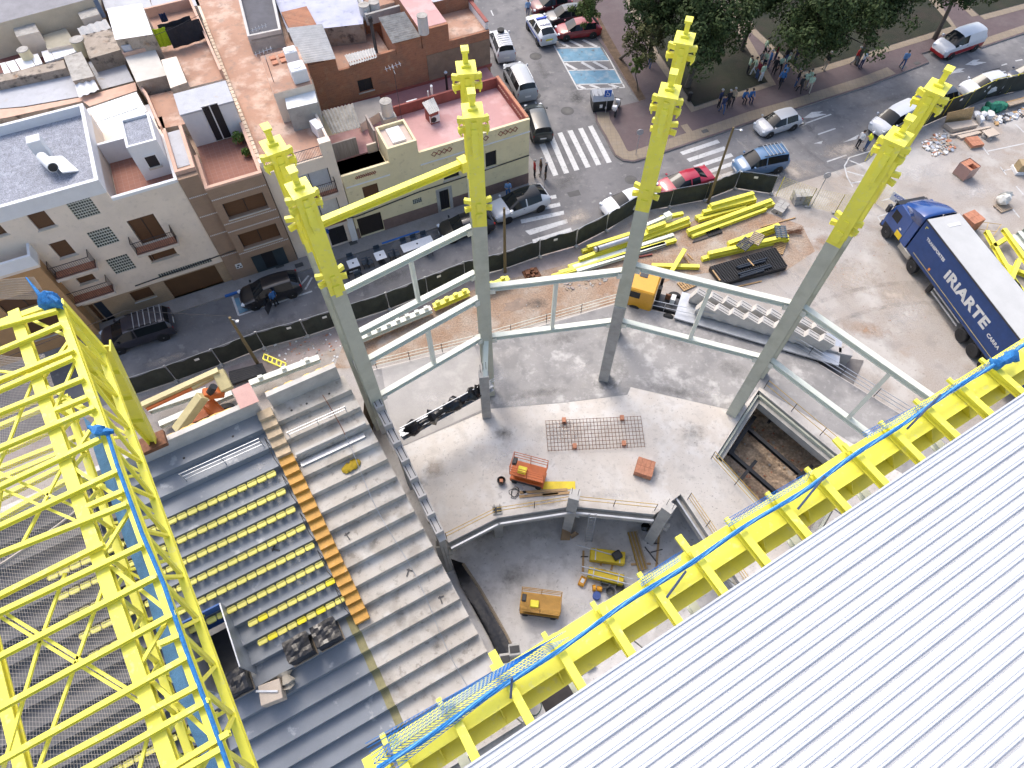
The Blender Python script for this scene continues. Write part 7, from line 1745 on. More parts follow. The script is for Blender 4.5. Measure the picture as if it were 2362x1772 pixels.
# excavation steel
def e4(x, y): return (1650 + x / 3.107, 750 + y / 3.107)
for i, (a, b, r, lab) in enumerate((((280, 660), (100, 930), 0.3, 'short one at the upper left'), ((235, 745), (625, 1085), 0.28, 'long one across the middle'), ((80, 895), (440, 1210), 0.28, 'long one nearest the slab edge'), ((290, 975), (175, 1115), 0.24, 'stub on the near beam'), ((690, 1010), (590, 1095), 0.26, 'stub by the girder'), ((800, 1262), (890, 1350), 0.25, 'piece seen below the girder'))):
    t = thing('steel_shore', 'black steel shoring beam in the excavation, %s' % lab, 'beam', P(*e4(*a), -1.6)); MB().ibeam(P(*e4(*a), -1.0), P(*e4(*b), -1.0), r * 0.85, r, t=0.04).build('beam', mat('black_shoring_steel', (0.02, 0.02, 0.023), 0.5, 0.2, var=0.2), t)
t = thing('trench_trestle', 'dark steel trestle on the excavation floor', 'trestle', P(*e4(460, 700), -2.6)); b = MB()
for p_, q_ in (((380, 700), (430, 630)), ((400, 680), (540, 745)), ((520, 770), (550, 730))): b.beam(P(*e4(*p_), -1.85), P(*e4(*q_), -1.85), 0.18, 0.2)
b.build('frame', m_dsteel, t)
for i, (a, b) in enumerate((((525, 875), (640, 870)), ((630, 950), (665, 870)), ((600, 995), (680, 940)), ((560, 910), (600, 875)))):
    t = thing('loose_plank', 'loose plank on the excavation floor, %s of four' % ORD[i], 'plank', P(*e4(*a), -2.7)); MB().beam(P(*e4(*a), -1.97), P(*e4(*b), -1.97), 0.14, 0.07).build('plank', m_woodg, t)

# ================================================================ TREES
m_bark = mat('bark', (0.10, 0.085, 0.07), 0.9, var=0.25, sc=5)
def leafmat(n, c, c2): return mat(n, c, 0.75, sc=1.3, c2=c2, fine=0.35, fsc=9, spec=0.2)
m_lf = [leafmat('dark_foliage', (0.022, 0.04, 0.012), (0.07, 0.10, 0.032)), leafmat('olive_foliage', (0.05, 0.065, 0.02), (0.12, 0.115, 0.045)), leafmat('fresh_foliage', (0.05, 0.085, 0.018), (0.11, 0.14, 0.04))]
def tree(label, cpx, zc, rad, hh, mt, seed, n_clump=60, per=90, leaf=0.16, trunk_px=None):
    R = random.Random(seed); rad *= 1.13 if rad > 3 else 1.0; per = int(per * 1.15); c = P(*cpx, zc); base = P(*trunk_px, 0.14) if trunk_px else V((c.x + R.uniform(-.3, .3), c.y + R.uniform(-.3, .3), 0.14))
    t = thing('park_tree', label, 'tree', base); tk = MB(); top = V((c.x, c.y, zc))
    fork = base.lerp(top, 0.55) + V((R.uniform(-.2, .2), R.uniform(-.2, .2), 0)); tk.path([base, base.lerp(fork, 0.5) + V((0.05, 0.05, 0)), fork], [0.085 * rad ** 0.8, 0.065 * rad ** 0.8, 0.055 * rad ** 0.8], 8)
    cl = []; b = MB()
    for i in range(n_clump):
        while True:
            d = V((R.uniform(-1, 1), R.uniform(-1, 1), R.uniform(-0.75, 1)))
            if 0.25 < d.length < 1.0: break
        lob = 0.75 + 0.35 * sin(3 * math.atan2(d.y, d.x) + seed)
        p = top + V((d.x * rad * lob, d.y * rad * lob, d.z * hh)); cl.append(p)
        if i % 5 == 0: tk.path([fork, fork.lerp(p, 0.5) + UP * 0.2, p], [0.04 * rad ** 0.8, 0.02 * rad ** 0.8, 0.008], 5)
        cr = rad * R.uniform(0.14, 0.26)
        for k in range(per):
            o = V((R.gauss(0, 1), R.gauss(0, 1), R.gauss(0, 0.7))).normalized() * cr * R.uniform(0.35, 1.0) ** 0.6
            q = p + o; nrm = (o.normalized() + V((R.uniform(-.7, .7), R.uniform(-.7, .7), R.uniform(-.2, .9)))).normalized(); a = nrm.cross(V((R.uniform(-1, 1), R.uniform(-1, 1), R.uniform(-1, 1)))).normalized(); e = nrm.cross(a); s_ = leaf * R.uniform(0.6, 1.3)
            b.add([q - a * s_, q + e * s_ * 0.55, q + a * s_, q - e * s_ * 0.55], [(0, 1, 2, 3)])
    b.build('crown', mt, t); tk.build('trunk', m_bark, t, smooth=True)
tree('large dark tree left of the park path', (1630, 55), 6.0, 3.9, 3.2, m_lf[0], 1, 110, 100, 0.15); tree('dark tree at the top edge behind the sparse tree', (1520, -10), 6.0, 3.2, 2.8, m_lf[0], 2, 80, 95, 0.15); tree('broad dark tree in the middle lawn', (1905, 45), 6.0, 4.2, 3.2, m_lf[0], 3, 110, 100, 0.15, (1842, 62))
tree('dark tree right of the broad tree at the top edge', (2050, -10), 6.2, 3.4, 2.8, m_lf[0], 4, 80, 95, 0.15); tree('dark tree at the top edge above the park path', (1760, -45), 6.5, 3.6, 3.0, m_lf[0], 5, 80, 95, 0.15); tree('sparse olive street tree beside the park path', (1490, 95), 4.2, 2.1, 1.9, m_lf[1], 6, 60, 60, 0.10, (1430, 135))
tree('olive street tree overhanging the parked cars', (1352, 8), 4.6, 1.9, 1.8, m_lf[2], 7, 50, 70, 0.10, (1385, 66)); tree('small round young tree in the soil strip', (1466, 152), 3.1, 0.75, 0.85, m_lf[2], 8, 22, 60, 0.075, (1472, 208)); tree('dark tree at the far top right of the park', (2240, -60), 6.0, 3.4, 2.8, m_lf[0], 9, 70, 90, 0.15)

# ================================================================ PEOPLE
def pose_mesh(name, joints, edges, radii):
    me = bpy.data.meshes.new(name); names = list(joints); me.from_pydata([joints[n] for n in names], [(names.index(a), names.index(b)) for a, b in edges], [])
    o = bpy.data.objects.new(name, me); COL.objects.link(o); sk_ = o.modifiers.new('skin', 'SKIN'); sk_.use_smooth_shade = True
    for i, n in enumerate(names):
        r = radii[n]; me.skin_vertices[0].data[i].radius = (r, r) if not isinstance(r, tuple) else r; me.skin_vertices[0].data[i].use_root = (n == 'pelvis')
    o.modifiers.new('sub', 'SUBSURF').levels = 1
    dg = bpy.context.evaluated_depsgraph_get(); m2 = bpy.data.meshes.new_from_object(o.evaluated_get(dg)); bpy.data.objects.remove(o)
    return m2
RAD = dict(pelvis=(0.15, 0.11), waist=(0.145, 0.105), chest=(0.165, 0.115), neck=0.055, headb=(0.07, 0.085), head=(0.082, 0.1), crown=(0.05, 0.06), nose=0.02)
def person_mesh(name, hipL, hipR, armL, armR, lean=0.0, sit=False):
    zp = 0.52 if sit else 0.94
    J = dict(pelvis=(0, 0, zp), waist=(0.01 + lean * 0.3, 0, zp + 0.2), chest=(lean, 0, zp + 0.42), neck=(lean * 1.15, 0, zp + 0.58), headb=(lean * 1.2 + 0.015, 0, zp + 0.66), head=(lean * 1.25 + 0.02, 0, zp + 0.75), crown=(lean * 1.25 + 0.01, 0, zp + 0.82), nose=(lean * 1.25 + 0.125, 0, zp + 0.72))
    E = [('pelvis', 'waist'), ('waist', 'chest'), ('chest', 'neck'), ('neck', 'headb'), ('headb', 'head'), ('head', 'crown'), ('head', 'nose')]; R = dict(RAD)
    for s, hip, arm, n in ((1, hipL, armL, 'L'), (-1, hipR, armR, 'R')):
        J.update({'hip' + n: (0.0, s * 0.1, zp - 0.06), 'knee' + n: (hip[0][0], s * 0.11, hip[0][1]), 'ank' + n: (hip[1][0], s * 0.11, 0.08), 'toe' + n: (hip[1][0] + 0.17, s * 0.13, 0.045)})
        J.update({'sh' + n: (lean, s * 0.19, zp + 0.47), 'elb' + n: (lean + arm[0][0], s * arm[0][1], zp + arm[0][2]), 'wr' + n: (lean + arm[1][0], s * arm[1][1], zp + arm[1][2]), 'hand' + n: (lean + arm[1][0] + arm[2][0], s * (arm[1][1] + arm[2][1]), zp + arm[1][2] + arm[2][2])})
        E += [('pelvis', 'hip' + n), ('hip' + n, 'knee' + n), ('knee' + n, 'ank' + n), ('ank' + n, 'toe' + n), ('chest', 'sh' + n), ('sh' + n, 'elb' + n), ('elb' + n, 'wr' + n), ('wr' + n, 'hand' + n)]
        R.update({'hip' + n: 0.095, 'knee' + n: 0.068, 'ank' + n: 0.05, 'toe' + n: 0.042, 'sh' + n: 0.068, 'elb' + n: 0.047, 'wr' + n: 0.034, 'hand' + n: (0.036, 0.022)})
    me = pose_mesh(name, J, E, R)
    # fingers
    bm_ = bmesh.new(); bm_.from_mesh(me)
    for n in 'LR':
        h = V(J['hand' + n]); d = (h - V(J['wr' + n])).normalized(); sd = d.cross(V((1, 0.2, 0.1))).normalized(); up = sd.cross(d)
        for k in range(5):
            a = h + sd * (0.028 - 0.017 * k) if k < 4 else h - d * 0.03 + up * 0.03; dirv = d if k < 4 else (d + up * 1.2).normalized(); ln = (0.07, 0.08, 0.075, 0.06, 0.06)[k]; mid = a + dirv * ln * 0.55; end = mid + (dirv + up * 0.5).normalized() * ln * 0.45
            mb = MB().path([a, mid, end], [0.0095, 0.009, 0.007], 5); vv = [bm_.verts.new(p) for p in mb.v]
            for f in mb.f: bm_.faces.new([vv[i] for i in f])
    bm_.to_mesh(me); bm_.free(); me.shade_smooth()
    for m in range(4): me.materials.append(None)
    el = (V(J['elbL']), V(J['elbR'])); wr = (V(J['wrL']), V(J['wrR']))
    for p in me.polygons:
        c = p.center; mi = 1
        if c.z > zp + 0.585: mi = 0
        elif min((c - w).length for w in wr) < 0.1 or min((c - V(J['hand' + n])).length for n in 'LR') < 0.12: mi = 0
        elif c.z < 0.10 and not (abs(c.y) > 0.25): mi = 3
        elif c.z < zp + 0.03 and min((c - e).length for e in el) > 0.14: mi = 2
        p.material_index = mi
    hb = MB(); hc = V(J['head']) + V((-0.022, 0, 0.03)); vs = []; 
    for i in range(5):
        ph = (pi / 2) * (1.15 * i / 4)
        for k in range(12): th = 2 * pi * k / 12; r = 0.108 * sin(ph) + 0.002; vs.append(hc + V((r * cos(th) * 1.08 - 0.02 * i * 0.3 * (1 if cos(th) < 0 else 0), r * sin(th) * 0.9, 0.098 * cos(ph))))
    hb.add(vs, [(i * 12 + k, i * 12 + (k + 1) % 12, (i + 1) * 12 + (k + 1) % 12, (i + 1) * 12 + k) for i in range(4) for k in range(12)])
    hair = hb.mesh('hair', mat('hair_dark', (0.03, 0.02, 0.015), 0.7)); hair.shade_smooth()
    return me, hair
dn = ((0.0, 0.25, 0.2), (0.05, 0.26, -0.04), (0.02, 0, -0.09))
POSES = [person_mesh('standing', ((0.03, 0.50), (0.0, 0)), ((0.02, 0.50), (-0.02, 0)), dn, dn), person_mesh('walking', ((0.2, 0.52), (0.26, 0)), ((0.02, 0.50), (-0.26, 0)), ((-0.14, 0.24, 0.22), (-0.12, 0.25, -0.03), (0.03, 0, -0.09)), ((0.14, 0.24, 0.22), (0.26, 0.24, 0.02), (0.05, 0, -0.07)), 0.05),
         person_mesh('phone', ((0.03, 0.50), (0.02, 0)), ((-0.02, 0.50), (-0.04, 0)), ((0.05, 0.24, 0.2), (0.26, 0.14, 0.28), (0.06, -0.03, 0.06)), ((0.05, 0.24, 0.2), (0.26, 0.12, 0.28), (0.06, -0.03, 0.06)), 0.02), person_mesh('sitting', ((0.42, 0.50), (0.42, 0)), ((0.42, 0.48), (0.36, 0)), ((0.12, 0.23, 0.2), (0.34, 0.16, 0.12), (0.07, -0.03, -0.02)), ((0.12, 0.23, 0.2), (0.34, 0.16, 0.12), (0.07, -0.03, -0.02)), 0.16, True)]
CL = dict(mint=(0.42, 0.55, 0.42), black=(0.018, 0.018, 0.022), navy=(0.025, 0.035, 0.09), blue=(0.04, 0.14, 0.36), sky=(0.16, 0.28, 0.48), maroon=(0.15, 0.012, 0.03), white=(0.65, 0.66, 0.68), red=(0.36, 0.02, 0.02), tan=(0.33, 0.26, 0.18), olive=(0.09, 0.10, 0.04), jeans=(0.05, 0.09, 0.2), grey=(0.18, 0.18, 0.19), beige=(0.42, 0.37, 0.30), hivis=(0.62, 0.66, 0.03), brown=(0.10, 0.065, 0.04))
m_skin = mat('skin', (0.42, 0.25, 0.17), 0.6, var=0.08)
def cm(n): return mat('cloth_' + n, CL[n], 0.9, var=0.12, sc=8)
m_shoe = mat('shoe_leather', (0.03, 0.025, 0.025), 0.6); m_hairg = mat('hair_grey', (0.35, 0.34, 0.33), 0.7)
def person(label, px, top, leg, pose=0, face=0.0, zg=0.13, hs=1.0, hair=None, group=None, zc=0.9, helmet=False, z=None):
    c = P(*px, zg + zc); t = thing('person', label, 'person', (c.x, c.y, zg + 0.008), face, group); t.scale = (hs, hs, hs); me, hm = POSES[pose]
    b = link(bpy.data.objects.new('body', me), t)
    for i, m in enumerate((m_skin, cm(top), cm(leg), m_shoe)): b.material_slots[i].link = 'OBJECT'; b.material_slots[i].material = m
    h = link(bpy.data.objects.new('helmet' if helmet else 'hair', hm), t)
    if hair or helmet: h.material_slots[0].link = 'OBJECT'; h.material_slots[0].material = m_white if helmet else hair
    if helmet: h.scale = (1.0, 1.0, 1.0)
    return t
CROWD = [((245, 465), 'mint', 'black', 0), ((290, 470), 'mint', 'white', 1), ((315, 500), 'maroon', 'jeans', 0), ((360, 340), 'mint', 'black', 1), ((362, 432), 'mint', 'navy', 2), ((330, 425), 'grey', 'black', 0), ((340, 520), 'mint', 'white', 0), ((395, 425), 'blue', 'jeans', 0), ((445, 375), 'maroon', 'navy', 2), ((435, 470), 'black', 'black', 0), ((470, 460), 'mint', 'black', 1), ((505, 500), 'blue', 'navy', 0), ((518, 395), 'black', 'jeans', 0), ((545, 360), 'olive', 'black', 2), ((592, 385), 'navy', 'navy', 0), ((482, 560), 'blue', 'black', 1), ((500, 530), 'sky', 'navy', 0), ((595, 560), 'black', 'jeans', 0), ((620, 605), 'black', 'black', 1), ((650, 575), 'mint', 'tan', 0), ((678, 555), 'mint', 'white', 2), ((688, 595), 'mint', 'beige', 1), ((520, 445), 'mint', 'black', 0)]
seen = {}
for i, (px, a, b_, po) in enumerate(CROWD):
    key = (a, b_); seen[key] = seen.get(key, 0) + 1
    area = 'at the front of the crowd' if px[1] > 530 else 'deep in the crowd'
    person('person in %s top and %s trousers %s' % (a, b_, area), z4(*px), a, b_, po, rr.uniform(0, 6.28), 0.14, rr.uniform(0.93, 1.03), m_hairg if i % 5 == 2 else None, 'people gathered on the park path')
for lab, px, a, b_, po, fa, hr_ in (('person in dark jacket and beige trousers standing by the lawn edge', (805, 435), 'black', 'beige', 0, 3.6, m_hairg), ('person in red top walking by the lawn', (1015, 400), 'red', 'grey', 1, 5.6, m_hairg), ('person in white and navy standing beside the one in red', (1065, 425), 'white', 'navy', 2, 5.2, None), ('person in blue shirt and jeans walking near the white and red van', (1362, 425), 'sky', 'jeans', 1, 4.4, None), ('person in dark jacket leftmost of the four on the lawn edge', (38, 705), 'navy', 'black', 0, 5.5, m_hairg), ('person in dark top and jeans in front of the lawn edge group', (60, 745), 'navy', 'jeans', 1, 4.9, None), ('person in black jacket between the two grey-haired ones', (95, 710), 'black', 'black', 0, 5.0, m_hairg), ('person in tan coat rightmost of the four on the lawn edge', (130, 695), 'tan', 'black', 0, 4.6, m_hairg), ('person in blue sitting on the lawn kerb, left of two', (205, 690), 'blue', 'black', 3, 4.9, None), ('person in blue sitting on the lawn kerb, right of two', (252, 685), 'blue', 'navy', 3, 4.9, None)):
    person(lab, z4(*px), a, b_, po, fa, 0.14, 1.0, hr_, zc=0.55 if po == 3 else 0.9)
person('person in pale shirt talking beside the white delivery van', z4(1042, 1000), 'white', 'black', 0, 0.4, 0.01); t = person('person in yellow high-visibility vest and white helmet by the delivery van', z4(1105, 1010), 'hivis', 'jeans', 2, 3.3, 0.01, helmet=True)
person('person in red jacket standing at the street corner', z3(490, 1435), 'red', 'black', 0, 0.2, 0.13, 1.0, m_hairg); person('person in brown jacket, middle of the three at the street corner', z3(545, 1420), 'brown', 'grey', 0, 3.4, 0.13, 1.0, m_hairg); person('person in black jacket, rightmost of the three at the street corner', z3(588, 1455), 'black', 'brown', 0, 2.9, 0.01, 1.0, m_hairg)
person('person in blue shirt by the yellow house wall', z3(265, 1610), 'sky', 'blue', 2, 4.8, 0.13); person('person in blue shirt walking at the top of the side street', z3(435, 70), 'sky', 'navy', 1, 4.6, 0.01); person('person in blue jacket at the door of the black hatchback', q6(300, 1060), 'blue', 'black', 0, 2.5, 0.01); person('person in jeans half hidden by the sparse tree', z3(1478, 500), 'olive', 'jeans', 1, 1.2, 0.14)
# ================================================================ MATERIALS AND MACHINES ON SITE
def y5(x, y): return (1480 + x / 5.53, 430 + y / 5.53)
def steel(label, a, b, z, w_=0.3, h_=0.3, mt=None, group='yellow steel beams stacked on the dirt', name='steel_beam', flare=False):
    p, q = P(*a, z), P(*b, z); t = thing(name, label, 'beam', V((p.x, p.y, max(0.01, z - h_ / 2))), 0, group)
    MB().ibeam(p, q, w_, h_, t=0.03).build('beam', mt or m_yel, t)
    d = (q - p).normalized()
    for c in (p, q): MB().beam(c - d * 0.012, c + d * 0.012, w_ * 1.02, h_ * 1.02).build('end_plate', mt or m_yel, t)
    if flare: MB().beam(q - d * 0.5, q + d * 0.05, w_ * 1.7, h_ * 1.9).build('flared_end', mt or m_yel, t)
    return t
ST_ = [('upper stack by the fence', [((880, 250), (1420, 95), 0.80), ((850, 275), (1425, 130), 0.50), ((780, 335), (1450, 165), 0.50), ((800, 350), (1445, 195), 0.2), ((690, 405), (1330, 235), 0.2), ((720, 430), (1320, 260), 0.2)]),
       ('long stack below the upper one', [((585, 580), (1650, 185), 0.45), ((600, 615), (1680, 225), 0.2), ((640, 640), (1580, 290), 0.2)]),
       ('lower stack under the pallets', [((1105, 735), (1745, 500), 0.5), ((1110, 765), (1700, 560), 0.2), ((850, 865), (1860, 640), 0.5), ((860, 905), (1865, 675), 0.2), ((770, 930), (1300, 790), 0.2)])]
for nm, L in ST_:
    for i, (a, b, z) in enumerate(L): steel('yellow steel beam in the %s, %s from the top' % (nm, ORD[i]), y5(*a), y5(*b), z)
steel('yellow beam lying flat under its crossing twin', y5(130, 1015), y5(730, 1030), 0.2); steel('short yellow beam laid across another beam', y5(370, 1105), y5(545, 815), 0.5)
LS = [((940, 632), (1300, 520), 0.5, 'yel'), ((895, 665), (1640, 440), 0.2, 'yel'), ((870, 735), (1800, 385), 0.5, 'yel'), ((880, 765), (1810, 425), 0.2, 'yel'), ((1560, 385), (1750, 345), 0.5, 'yel'), ((1450, 480), (1600, 425), 0.85, 'yel'), ((780, 800), (870, 770), 0.15, 'yel'), ((820, 802), (1670, 528), 0.25, 'pale'), ((700, 850), (1690, 570), 0.25, 'yel'), ((850, 835), (1600, 600), 0.25, 'pale2'), ((640, 880), (1240, 715), 0.2, 'yel')]
for i, (a, b, z, k) in enumerate(LS): steel(('yellow' if k == 'yel' else 'pale grey') + ' steel beam behind the third column, %s of that pile' % ORD[i], z7(*a), z7(*b), z, 0.28, 0.28, m_yel if k == 'yel' else m_pale)
steel('pale beam with flared end on top of the yellow pile', z7(1440, 445), z7(1640, 360), 0.85, 0.26, 0.3, m_pale, flare=True)
t = thing('steel_pipe', 'galvanised pipe with black band on the yellow beam pile', 'pipe', P(*z7(990, 650), 0.9)); MB().tube(P(*z7(1000, 650), 0.85), P(*z7(1330, 545), 0.85), 0.2, 12).build('pipe', m_steel, t, smooth=True); MB().tube(P(*z7(1018, 645), 0.85), P(*z7(1030, 641), 0.85), 0.21, 12).build('band', m_black, t)
for i, (a, b) in enumerate((((1300, 640), (1450, 590)), ((1340, 730), (1510, 690)))): steel('dark red profile in the dirt, %s of two' % ORD[i], z7(a[0] + 80, a[1] + 70), z7(b[0] + 40, b[1] + 100), 0.1, 0.1, 0.12, m_redw)
# plate girders with brackets near the left columns
def bracket_girder(label, a, b, z, mt, n, f=q6):
    p, q = P(*f(*a), z), P(*f(*b), z); t = thing('bracket_girder', label, 'girder', p); MB().ibeam(p, q, 0.42, 0.4).build('girder', mt, t); d = (q - p).normalized()
    for i in range(n): c = p.lerp(q, (i + 0.5) / n) + UP * 0.33; MB().beam(c - d * 0.14, c + d * 0.14, 0.22, 0.26).build('bracket', mt, t)
bracket_girder('pale girder with upright brackets lying between the left columns', (990, 1430), (1640, 1155), 0.5, m_pale, 8); bracket_girder('yellow girder with upright brackets lying between the left columns', (1660, 1140), (1960, 1010), 0.5, m_yel, 4); bracket_girder('yellow girder end with bracket right of the second column', (2095, 985), (2300, 900), 0.5, m_yel, 2)
bracket_girder('pale girder with brackets behind the grandstand', (100, 320), (690, 100), 0.9, m_pale, 3, q2b := (lambda x, y: (550 + x / 3.687, 800 + y / 3.687)))
def l4(x, y): return (330 + x / 6.505, 830 + y / 6.505)
for i, (a, b, z) in enumerate((((100, 760), (960, 470), 0.9), ((260, 980), (1340, 510), 0.6))): steel('pale steel beam behind the stand back wall, %s of two' % ORD[i], l4(*a), l4(*b), z, 0.4, 0.4, m_pale, 'pale beams behind the stand')
# boom lift
bl = thing('boom_lift', 'orange and tan articulated boom lift parked behind the grandstand', 'boom lift', P(*l4(900, 900), 0.3)); m_bt = mat('boom_tan', (0.50, 0.43, 0.22), 0.5, var=0.08, sc=2); m_bo = mat('boom_orange', (0.52, 0.13, 0.025), 0.45, var=0.1, sc=2)
MB().beam(P(*l4(600, 1090), 1.6), P(*l4(1200, 830), 1.6), 1.5, 1.0).build('chassis', m_bo, bl, bevel=0.1); MB().beam(P(*l4(520, 1060), 2.3), P(*l4(900, 540), 3.6), 0.55, 0.6).build('lower_boom', m_bt, bl, bevel=0.03); MB().beam(P(*l4(900, 520), 3.4), P(*l4(1210, 480), 2.9), 0.6, 0.5).build('link', m_bo, bl, bevel=0.05)
MB().beam(P(*l4(1270, 460), 3.1), P(*l4(1130, 180), 3.6), 0.7, 0.6).build('riser', m_bt, bl, bevel=0.05); MB().beam(P(*l4(1140, 170), 3.8), P(*l4(0, 690), 3.4), 0.34, 0.4).build('upper_boom', m_bt, bl); MB().tube(P(*l4(60, 745), 3.3), P(*l4(740, 430), 3.5), 0.11, 8).build('cylinder', m_bo, bl); MB().tube(P(*l4(740, 430), 3.5), P(*l4(1080, 260), 3.5), 0.13, 8).build('cylinder', m_bt, bl)
MB().tube(P(*l4(1000, 500), 3.4), P(*l4(1060, 400), 3.9), 0.22, 10).build('motor', m_black, bl); MB().beam(P(*l4(760, 990), 2.2), P(*l4(1090, 840), 2.2), 0.35, 0.1).build('grille', m_dsteel, bl); MB().lathe([(0.35, -0.2), (0.55, -0.18), (0.55, 0.18), (0.35, 0.2)], P(*l4(1250, 760), 0.7), 18, M=Matrix.Rotation(pi / 2, 4, 'X') @ Matrix.Rotation(0.4, 4, 'Y')).build('tyre', m_rubber, bl, smooth=True); MB().beam(P(*l4(980, 660), 2.2), P(*l4(1180, 860), 2.0), 0.8, 0.9).build('hood', m_bo, bl, bevel=0.15)
pk = thing('pink_board', 'pink board leaning above the stairs behind the grandstand', 'board', P(*l4(1530, 560), 9.3)); q = [P(*l4(1330, 450), 9.6), P(*l4(1590, 340), 9.6), P(*l4(1740, 620), 9.4), P(*l4(1460, 740), 9.4)]; MB().add([*q, *[p - UP * 0.04 for p in q]], [(0, 1, 2, 3), (7, 6, 5, 4), (0, 4, 5, 1), (1, 5, 6, 2), (2, 6, 7, 3), (3, 7, 4, 0)]).build('board', mat('pink_board', (0.55, 0.33, 0.29), 0.7, var=0.08), pk)
for i in range(7): t = thing('black_pipe', 'black pipe in the bundle behind the boom lift, %s from the back' % ORD[i], 'pipe', P(*l4(1300, 260), 0.2), 0, 'black pipe bundle'); MB().tube(P(*l4(1290 + 4 * i, 200 + 28 * i), 0.25), P(*l4(1790 + 10 * i, 70 + 20 * i), 0.25), 0.11, 8).build('pipe', m_black, t)
yt = thing('yellow_trestle', 'yellow slotted steel trestle lying behind the grandstand', 'trestle', P(*q6(300, 1580), 0.3)); b = MB(); A, B = P(*q6(215, 1560), 0.5), P(*q6(400, 1640), 0.5)
for o in (-0.2, 0.2): b.beam(A + V((0, o, 0)), B + V((0, o, 0)), 0.08, 0.12)
for i in range(6): c = A.lerp(B, i / 5); b.beam(c - V((0, 0.2, 0)), c + V((0, 0.2, 0)), 0.08, 0.1)
b.build('frame', m_yel2, yt)
# pallets
def pallet(label, c, rz, mt=m_wood, z=0.012, boards=7, load=None):
    t = thing('pallet', label, 'pallet', (c.x, c.y, z), rz)
    for y in (-0.36, 0, 0.36): MB().box(-0.58, 0.58, y - 0.05, y + 0.05, 0, 0.1).build('runner', mt, t, local=True)
    for i in range(boards): x = -0.54 + i * 1.08 / (boards - 1); MB().box(x - 0.055, x + 0.055, -0.42, 0.42, 0.101, 0.13).build('board', mt, t, local=True)
    return t
m_plast = mat('blue_grey_plastic', (0.06, 0.085, 0.11), 0.5, var=0.15)
pallet('grey plastic pallet lying crooked on the lower yellow beams', P(*y5(1320, 740), 0.7), 0.8, mat('grey_plastic', (0.06, 0.06, 0.065), 0.6), 0.66); pallet('wooden pallet on the lower yellow beams', P(*y5(1460, 670), 0.7), 1.0, m_woodg, 0.66); pallet('blue-grey pallet on the right end of the lower yellow beams', P(*y5(1775, 585), 0.7), 1.5, m_plast, 0.67); pallet('wooden pallet on the dirt beside the black crates', P(*y5(1750, 790)), 1.1, m_wood); pallet('wooden pallet behind the stepped precast beams', P(*y5(575, 1260)), 0.5, m_wood); pallet('small black pallet under the long yellow stack', P(*y5(905, 580)), 0.4, m_black)
# black drainage crates: lattice
dc = thing('drainage_crates', 'large flat block of black plastic drainage crates on the dirt', 'crates', P(*y5(1350, 1030))); q = [P(*y5(*p), 0.3) for p in ((865, 1045), (1690, 800), (1845, 1040), (1030, 1250))]
for i in range(29):
    a, b = q[0].lerp(q[1], i / 28), q[3].lerp(q[2], i / 28); MB().beam(a, b, 0.05, 0.42 - 0.02 * (i % 2)).build('crate_wall', m_black, dc)
for i in range(15):
    a, b = q[0].lerp(q[3], i / 14), q[1].lerp(q[2], i / 14); MB().beam(a - UP * 0.02, b - UP * 0.02, 0.05, 0.38).build('crate_wall', m_black, dc)
for i, (a, b) in enumerate((((1210, 1030), (1600, 915)), ((1230, 1045), (1580, 950)), ((1230, 1120), (1640, 1000)), ((1260, 1140), (1660, 1020)), ((1250, 1165), (1560, 1070)))): t = thing('plastic_pipe', 'dark plastic pipe on the black crates, %s from the back' % ORD[i], 'pipe', P(*y5(*a), 0.6)); MB().tube(P(*y5(*a), 0.58), P(*y5(*b), 0.58), 0.07, 8).build('pipe', mat('blue_black_pipe', (0.03, 0.037, 0.05), 0.4), t)
for i, (a, b) in enumerate((((905, 1070), (1000, 1200)), ((1350, 930), (1430, 1015)), ((1180, 1290), (1530, 1210)), ((1520, 520), (1960, 400)), ((580, 860), (655, 935)), ((540, 890), (605, 980)), ((650, 715), (850, 650)))): t = thing('timber_batten', 'timber batten lying among the yellow beams, %s of them' % ORD[i], 'timber', P(*y5(*a), 0.1)); MB().beam(P(*y5(*a), 0.62 if i < 2 else 0.05), P(*y5(*b), 0.62 if i < 2 else 0.05), 0.09, 0.07).build('batten', m_wood if i != 6 else m_dsteel, t)
# block pallets, rebar bundle
def blocks(label, px, n, seed, sc=1.0, z0=0.012):
    R = random.Random(seed); c = P(*px, z0); t = thing('block_pallet', label, 'blocks', c, R.uniform(0, 1))
    for k in range(n):
        for i in range(3):
            for j in range(2): x, y = (i - 1) * 0.42 * sc, (j - 0.5) * 0.42 * sc; MB().box(x - 0.2 * sc, x + 0.2 * sc, y - 0.2 * sc, y + 0.2 * sc, k * 0.22, k * 0.22 + 0.2, M=Matrix.Rotation(R.uniform(-.1, .1), 4, 'Z')).build('block', m_conc, t, local=True)
blocks('taller pallet of grey perforated blocks beside the sign post', y5(2010, 190), 4, 1); blocks('low heap of grey blocks beside the taller block pallet', y5(1760, 300), 2, 2)
rb = thing('rebar_bundle', 'rusty bundle of rebar at the right end of the yellow beams', 'rebar', P(*y5(1960, 590), 0.1)); R = random.Random(2)
for i in range(26): a = P(*y5(1850, 560 + R.uniform(0, 60)), R.uniform(0.05, 0.3)); MB().tube(a, P(*y5(2020 + R.uniform(0, 60), 540 + R.uniform(-30, 70)), R.uniform(0.05, 0.35)), 0.014, 4).build('rebar', m_rust, rb)
